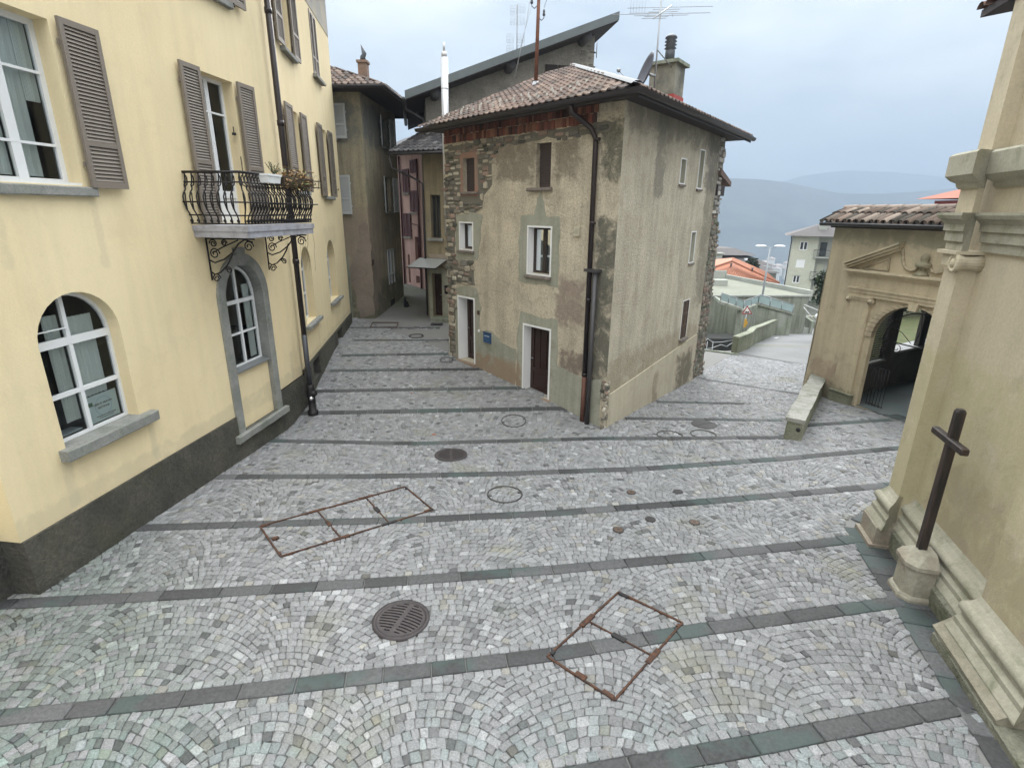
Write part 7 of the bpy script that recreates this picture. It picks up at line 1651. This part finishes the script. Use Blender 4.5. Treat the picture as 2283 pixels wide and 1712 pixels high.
# specks of a village down in the valley
m_vil = simple('valley_house_white', (.6, .6, .58), .9)
rr = random.Random(12); m_ = MB()
vils = []
for k in range(26):
    px, py = rr.gauss(1712, 34), rr.gauss(592, 14); Y = rr.uniform(620, 820)
    if py < 565: continue
    vils.append((px, py, Y))
lbls = []
base_t = None
for k, (px, py, Y) in enumerate(vils):
    p = at3(px, py, Y); s_ = rr.uniform(2.5, 6)
    if base_t is None:
        base_t = thing('valley_house', 'tiny pale house in the hazy village on the valley floor', 'house', tuple(p), 'houses of the village in the valley')
        m_ = MB(); P0 = lambda x, y, z: (p.x + x, p.y + y, p.z + z); m_.box(P0, (-4, 0, -12), (4, 8, 1)); m_.build('wall', m_vil, base_t); m_ = MB(); m_.prism([P0(-5, -1, 1), P0(5, -1, 1), P0(5, 9, 1), P0(-5, 9, 1)], [P0(-3, 4, 3.2), P0(3, 4, 3.2), P0(3, 4.4, 3.2), P0(-3, 4.4, 3.2)]); m_.build('roof', simple('valley_roof', (.35, .30, .28), .9), base_t)
    else: dup(base_t, tuple(p), rr.uniform(0, 1))
# ================================================================== STREET IRONWORK
m_castp = simple('worn_cast_iron', (.042, .035, .037), .6, .1, .2, 16, .3, c2=(.06, .05, .05))
m_slot = simple('drain_slot_shade', (.006, .006, .006), .9)
def disc_at(x, y, z, n=40): return gz(x, y) + z
def on(x, y, dz): return (x, y, gz(x, y) + dz)
def ringmesh(mb, cx, cy, r0, r1, z0, z1, n=44):
    vs = []; 
    for r_, z in ((r1, z0), (r1, z1), (r0, z1), (r0, z0)):
        vs += [on(cx + r_ * math.cos(2 * math.pi * k / n), cy + r_ * math.sin(2 * math.pi * k / n), z) for k in range(n)]
    mb.add(vs, [(a * n + k, a * n + (k + 1) % n, (a + 1) * n + (k + 1) % n, (a + 1) * n + k) for a in range(3) for k in range(n)], None, True)
for i, (cx, cy, rot, lb_) in enumerate(((-1.24, 4.99, R(-18), 'large round slotted drain cover in the foreground cobbles'), (-1.2, 9.69, R(8), 'round slotted drain cover in the middle of the square'))):
    t = thing('drain_cover', lb_, 'drain cover', on(cx, cy, 0), 'slotted drain covers in the paving'); r_ = .30
    m_ = MB(); ringmesh(m_, cx, cy, .275, .325, -.02, .015); m_.build('frame', m_castp, t)
    # grate: a disc with curved slots cut through
    holes = []; n_sl = 11
    for s_ in (-1, 1):
        for k in range(n_sl):
            v = -.225 + .45 * k / (n_sl - 1); xm = math.sqrt(max(0, .245 ** 2 - v * v)); 
            if xm < .07: continue
            def cv(x, off): return (x * s_, v + off + (-.035 * (x / .25) ** 2 + .02) * 1.0)
            xs = [.028 + (xm - .028) * q / 8 for q in range(9)]; lo = [cv(x, -.009) for x in xs]; hi = [cv(x, .009) for x in xs[::-1]]; h = lo + hi
            holes.append(h if s_ > 0 else h[::-1])
    c_, s2_ = math.cos(rot), math.sin(rot)
    P_ = lambda a, w, b_, cx=cx, cy=cy, c_=c_, s2_=s2_: (lambda X_, Y_: (X_, Y_, gz(X_, Y_) + .012 + w))(cx + a * c_ - b_ * s2_, cy + a * s2_ + b_ * c_)
    circ = [(.276 * math.cos(2 * math.pi * k / 48), .276 * math.sin(2 * math.pi * k / 48)) for k in range(48)]
    m_ = MB(); wall(m_, P_, circ, holes, .02); m_.build('grate', m_castp, t, fixn=False)
    m_ = MB(); m_.poly(P_, circ, (), -.013); m_.build('shaft_shade', m_slot, t, fixn=False)  # black disc close below the grate, painted-in shade of the shaft
for i, (cx, cy, r_, lb_) in enumerate(((-.10, 8.05, .295, 'cobble filled manhole with a thin dark ring, centre of the square'), (.05, 11.58, .285, 'cobble filled manhole ring nearest the corner house door'), (3.50, 10.89, .28, 'cobble filled manhole ring just right of the corner house'), (4.27, 10.97, .275, 'faint cobble filled manhole ring below the half cast cover'), (-3.3, 17.9, .25, 'small cobble filled manhole ring up in the alley mouth'), (-1.95, 15.3, .2, 'partly hidden manhole ring by the left door of the corner house'))):
    m_ = MB(); ringmesh(m_, cx, cy, r_ - .014, r_ + .006, -.01, .016)
    for a in (.3, 3.4):
        m_.box(lambda x, y, z, cx=cx, cy=cy: on(cx + x, cy + y, z), (r_ * .86 * math.cos(a) - .025, r_ * .86 * math.sin(a) - .02, -.005), (r_ * .86 * math.cos(a) + .025, r_ * .86 * math.sin(a) + .02, .011))
    o = m_.build('manhole_ring', simple('dark_ring_iron', (.055, .052, .05), .6, .3)) if i == 0 else m_.build('manhole_ring', bpy.data.materials['dark_ring_iron']); tag(o, lb_, 'manhole cover', 'cobble filled manhole covers')
t = thing('cast_manhole_cover', 'round dark cast iron manhole cover in two halves right of the corner house', 'manhole cover', on(4.51, 11.63, 0)); m_ = MB(); n = 40
for s_ in (0, 1):
    pts = [(.265 * math.cos(math.pi * (s_ + k / 20)), .265 * math.sin(math.pi * (s_ + k / 20)) + (.008 if s_ == 0 else -.008)) for k in range(21)]
    m_ = MB(); m_.prism([on(4.51 + a * .9 - b_ * .43, 11.63 + a * .43 + b_ * .9, -.01) for a, b_ in pts], [on(4.51 + a * .9 - b_ * .43, 11.63 + a * .43 + b_ * .9, .010) for a, b_ in pts]); m_.build('cover_half', simple('dark_cast_half', (.055, .053, .052), .6, .3, .2, 30, .5) if s_ == 0 else bpy.data.materials['dark_cast_half'], t)
m_ = MB(); ringmesh(m_, 4.51, 11.63, .268, .29, -.01, .008); m_.build('frame', m_castp, t)
m_brz = simple('rusty_valve_lid', (.11, .075, .055), .6, .3, .3, 20, .3); m_drkv = simple('dark_valve_lid', (.05, .045, .045), .6, .3, .2, 20)
for i, (cx, cy, r_, mt_, lb_) in enumerate(((2.07, 8.17, .072, m_brz, 'small brown valve cover, upper left of the group of five'), (2.89, 8.22, .075, m_drkv, 'small dark valve cover, upper right of the group of five'), (2.18, 7.28, .075, m_drkv, 'small dark valve cover just below the slate band'), (1.62, 6.96, .075, m_brz, 'small rusty valve cover, lowest left of the group of five'), (2.84, 7.20, .073, m_brz, 'small rusty valve cover, lower right of the group of five'))):
    t = thing('valve_cover', lb_, 'valve cover', on(cx, cy, 0), 'small round valve covers'); m_ = MB()
    n = 20; m_.sweep([[on(cx + q * math.cos(2 * math.pi * k / n), cy + q * math.sin(2 * math.pi * k / n), z) for k in range(n)] for q, z in ((r_ * 1.12, -.01), (r_ * 1.12, .010), (r_ * .95, .011))], sm=False); m_.build('frame', m_drkv, t)
    m_ = MB(); m_.sweep([[on(cx + q * math.cos(2 * math.pi * k / n), cy + q * math.sin(2 * math.pi * k / n), z) for k in range(n)] for q, z in ((r_ * .88, .008), (r_ * .88, .014), (r_ * .3, .0145), (r_ * .3, .010), (.001, .010))], sm=False); m_.build('lid', mt_, t)
# rusted inspection frames filled with cobbles
def inspection(label, corners, cross, tabs, width=.020):
    t = thing('inspection_frame', label, 'inspection cover', on(*corners[0], 0), 'rusty cobble filled inspection covers')
    cs = [Vector((x, y)) for x, y in corners]
    def bar(a, b_, w_=width, name='frame_bar', z=.019, mat=M_rust, split=6):
        m_ = MB(); d = (b_ - a).normalized(); n_ = Vector((-d.y, d.x)) * w_ / 2; L_ = (b_ - a).length; k = max(1, int(L_ / .12)); rg = []
        for q in range(k + 1):
            p = a + (b_ - a) * q / k; j = random.uniform(.85, 1.25); rg.append([on(p.x - n_.x * j, p.y - n_.y * j, -.01), on(p.x - n_.x * j, p.y - n_.y * j, z), on(p.x + n_.x * j, p.y + n_.y * j, z), on(p.x + n_.x * j, p.y + n_.y * j, -.01)])
        m_.sweep(rg, sm=False); return m_.build(name, mat, t)
    for i in range(len(cs)): bar(cs[i], cs[(i + 1) % len(cs)])
    for (i, ta, j, tb) in cross:
        a = cs[i].lerp(cs[(i + 1) % 4], ta); b_ = cs[j].lerp(cs[(j + 1) % 4], tb); bar(a, b_, .015, 'cross_bar')
    for (x, y, ang, l, w_) in tabs:
        d = Vector((math.cos(ang), math.sin(ang))) * l / 2; bar(Vector((x, y)) - d, Vector((x, y)) + d, w_, 'lifting_tab', .022, M_rust if random.random() < .7 else M_iron)
def tabs_for(c, cross):
    out = []; cs = [Vector(p) for p in c]
    for i in range(4):
        d = (cs[(i + 1) % 4] - cs[i]).normalized(); a = math.atan2(d.y, d.x); p = cs[i] + d * .08; n_ = Vector((-d.y, d.x)); cen = sum(cs, Vector((0, 0))) / 4; n_ = n_ if n_.dot(cen - p) > 0 else -n_
        if i % 2 == 0: out.append((p.x + n_.x * .015, p.y + n_.y * .015, a, .12, .045))
        else: p2 = cs[(i + 1) % 4] - d * .0 ; out.append((p.x + n_.x * .01, p.y + n_.y * .01, a, .05, .04))
    for (i, ta, j, tb) in cross:
        a_ = cs[i].lerp(cs[(i + 1) % 4], ta); b_ = cs[j].lerp(cs[(j + 1) % 4], tb)
        for p, k in ((a_, i), (b_, j)):
            d = (cs[(k + 1) % 4] - cs[k]).normalized(); out.append((p.x, p.y, math.atan2(d.y, d.x), .24, .05))
        m = (a_ + b_) / 2; d = (b_ - a_).normalized(); out.append((m.x, m.y, math.atan2(d.y, d.x), .16, .055))
    return out
r1 = [(-3.75, 6.94), (-1.84, 8.28), (-1.24, 7.49), (-3.12, 6.18)]; x1 = [(0, .36, 2, .64), (0, .70, 2, .32)]
inspection('long rusty three bay inspection frame filled with cobbles left of centre', r1, x1, tabs_for(r1, x1) + [(-3.38, 6.62, R(38), .09, .07)])
r2 = [(1.35, 5.51), (1.98, 4.98), (1.01, 3.92), (.40, 4.45)]; x2 = [(3, .42, 1, .58)]
x2 = [(1, .48, 3, .52)]
inspection('rusty two bay inspection frame filled with cobbles in the foreground', r2, x2, tabs_for(r2, x2) + [(.72, 4.2, R(-40), .12, .06)])
r3 = [(-5.27, 19.82), (-4.32, 19.87), (-4.22, 19.12), (-5.17, 19.08)]
inspection('thin rectangular inspection frame at the alley mouth', r3, [], [], .03)
# fallen leaves
m_lf = simple('dead_leaf', (.30, .09, .035), .8)
for i, (x, y, s_, lb_) in enumerate(((-1.75, 10.75, .09, 'curled rust coloured dead leaf on the cobbles of the square'), (-2.6, 12.9, .05, 'small brown dead leaf near the alley side of the square'))):
    m_ = MB(); pts = [(0, 0), (.3, .35), (.8, .4), (1.2, .1), (1.0, -.3), (.4, -.35)]; m_.add([on(x + a * s_, y + b_ * s_, .014 + .02 * abs(b_)) for a, b_ in pts] + [on(x + .6 * s_, y, .012)], [(6, k, (k + 1) % 6) for k in range(6)]); o = m_.build('leaf', m_lf, fixn=False); tag(o, lb_, 'leaf')
# dark smear of grit on the paving
# ================================================================== AIR
hz = MB(); hz.box(WD, (-700, -30, -330), (3000, 3400, 330)); hzm = bpy.data.materials.new('haze_air'); hzm.use_nodes = True; nt = hzm.node_tree
b = nt.nodes['Principled BSDF']; nt.nodes.remove(b); o_ = [n for n in nt.nodes if n.type == 'OUTPUT_MATERIAL'][0]
pv = nt.nodes.new('ShaderNodeVolumePrincipled'); pv.inputs['Color'].default_value = (.35, .42, .515, 1); pv.inputs['Density'].default_value = .0006; pv.inputs['Anisotropy'].default_value = .0
nt.links.new(pv.outputs[0], o_.inputs['Volume'])
ho = hz.build('haze', hzm); ho['kind'] = 'stuff'; ho['label'] = 'pale blue haze filling the valley air'
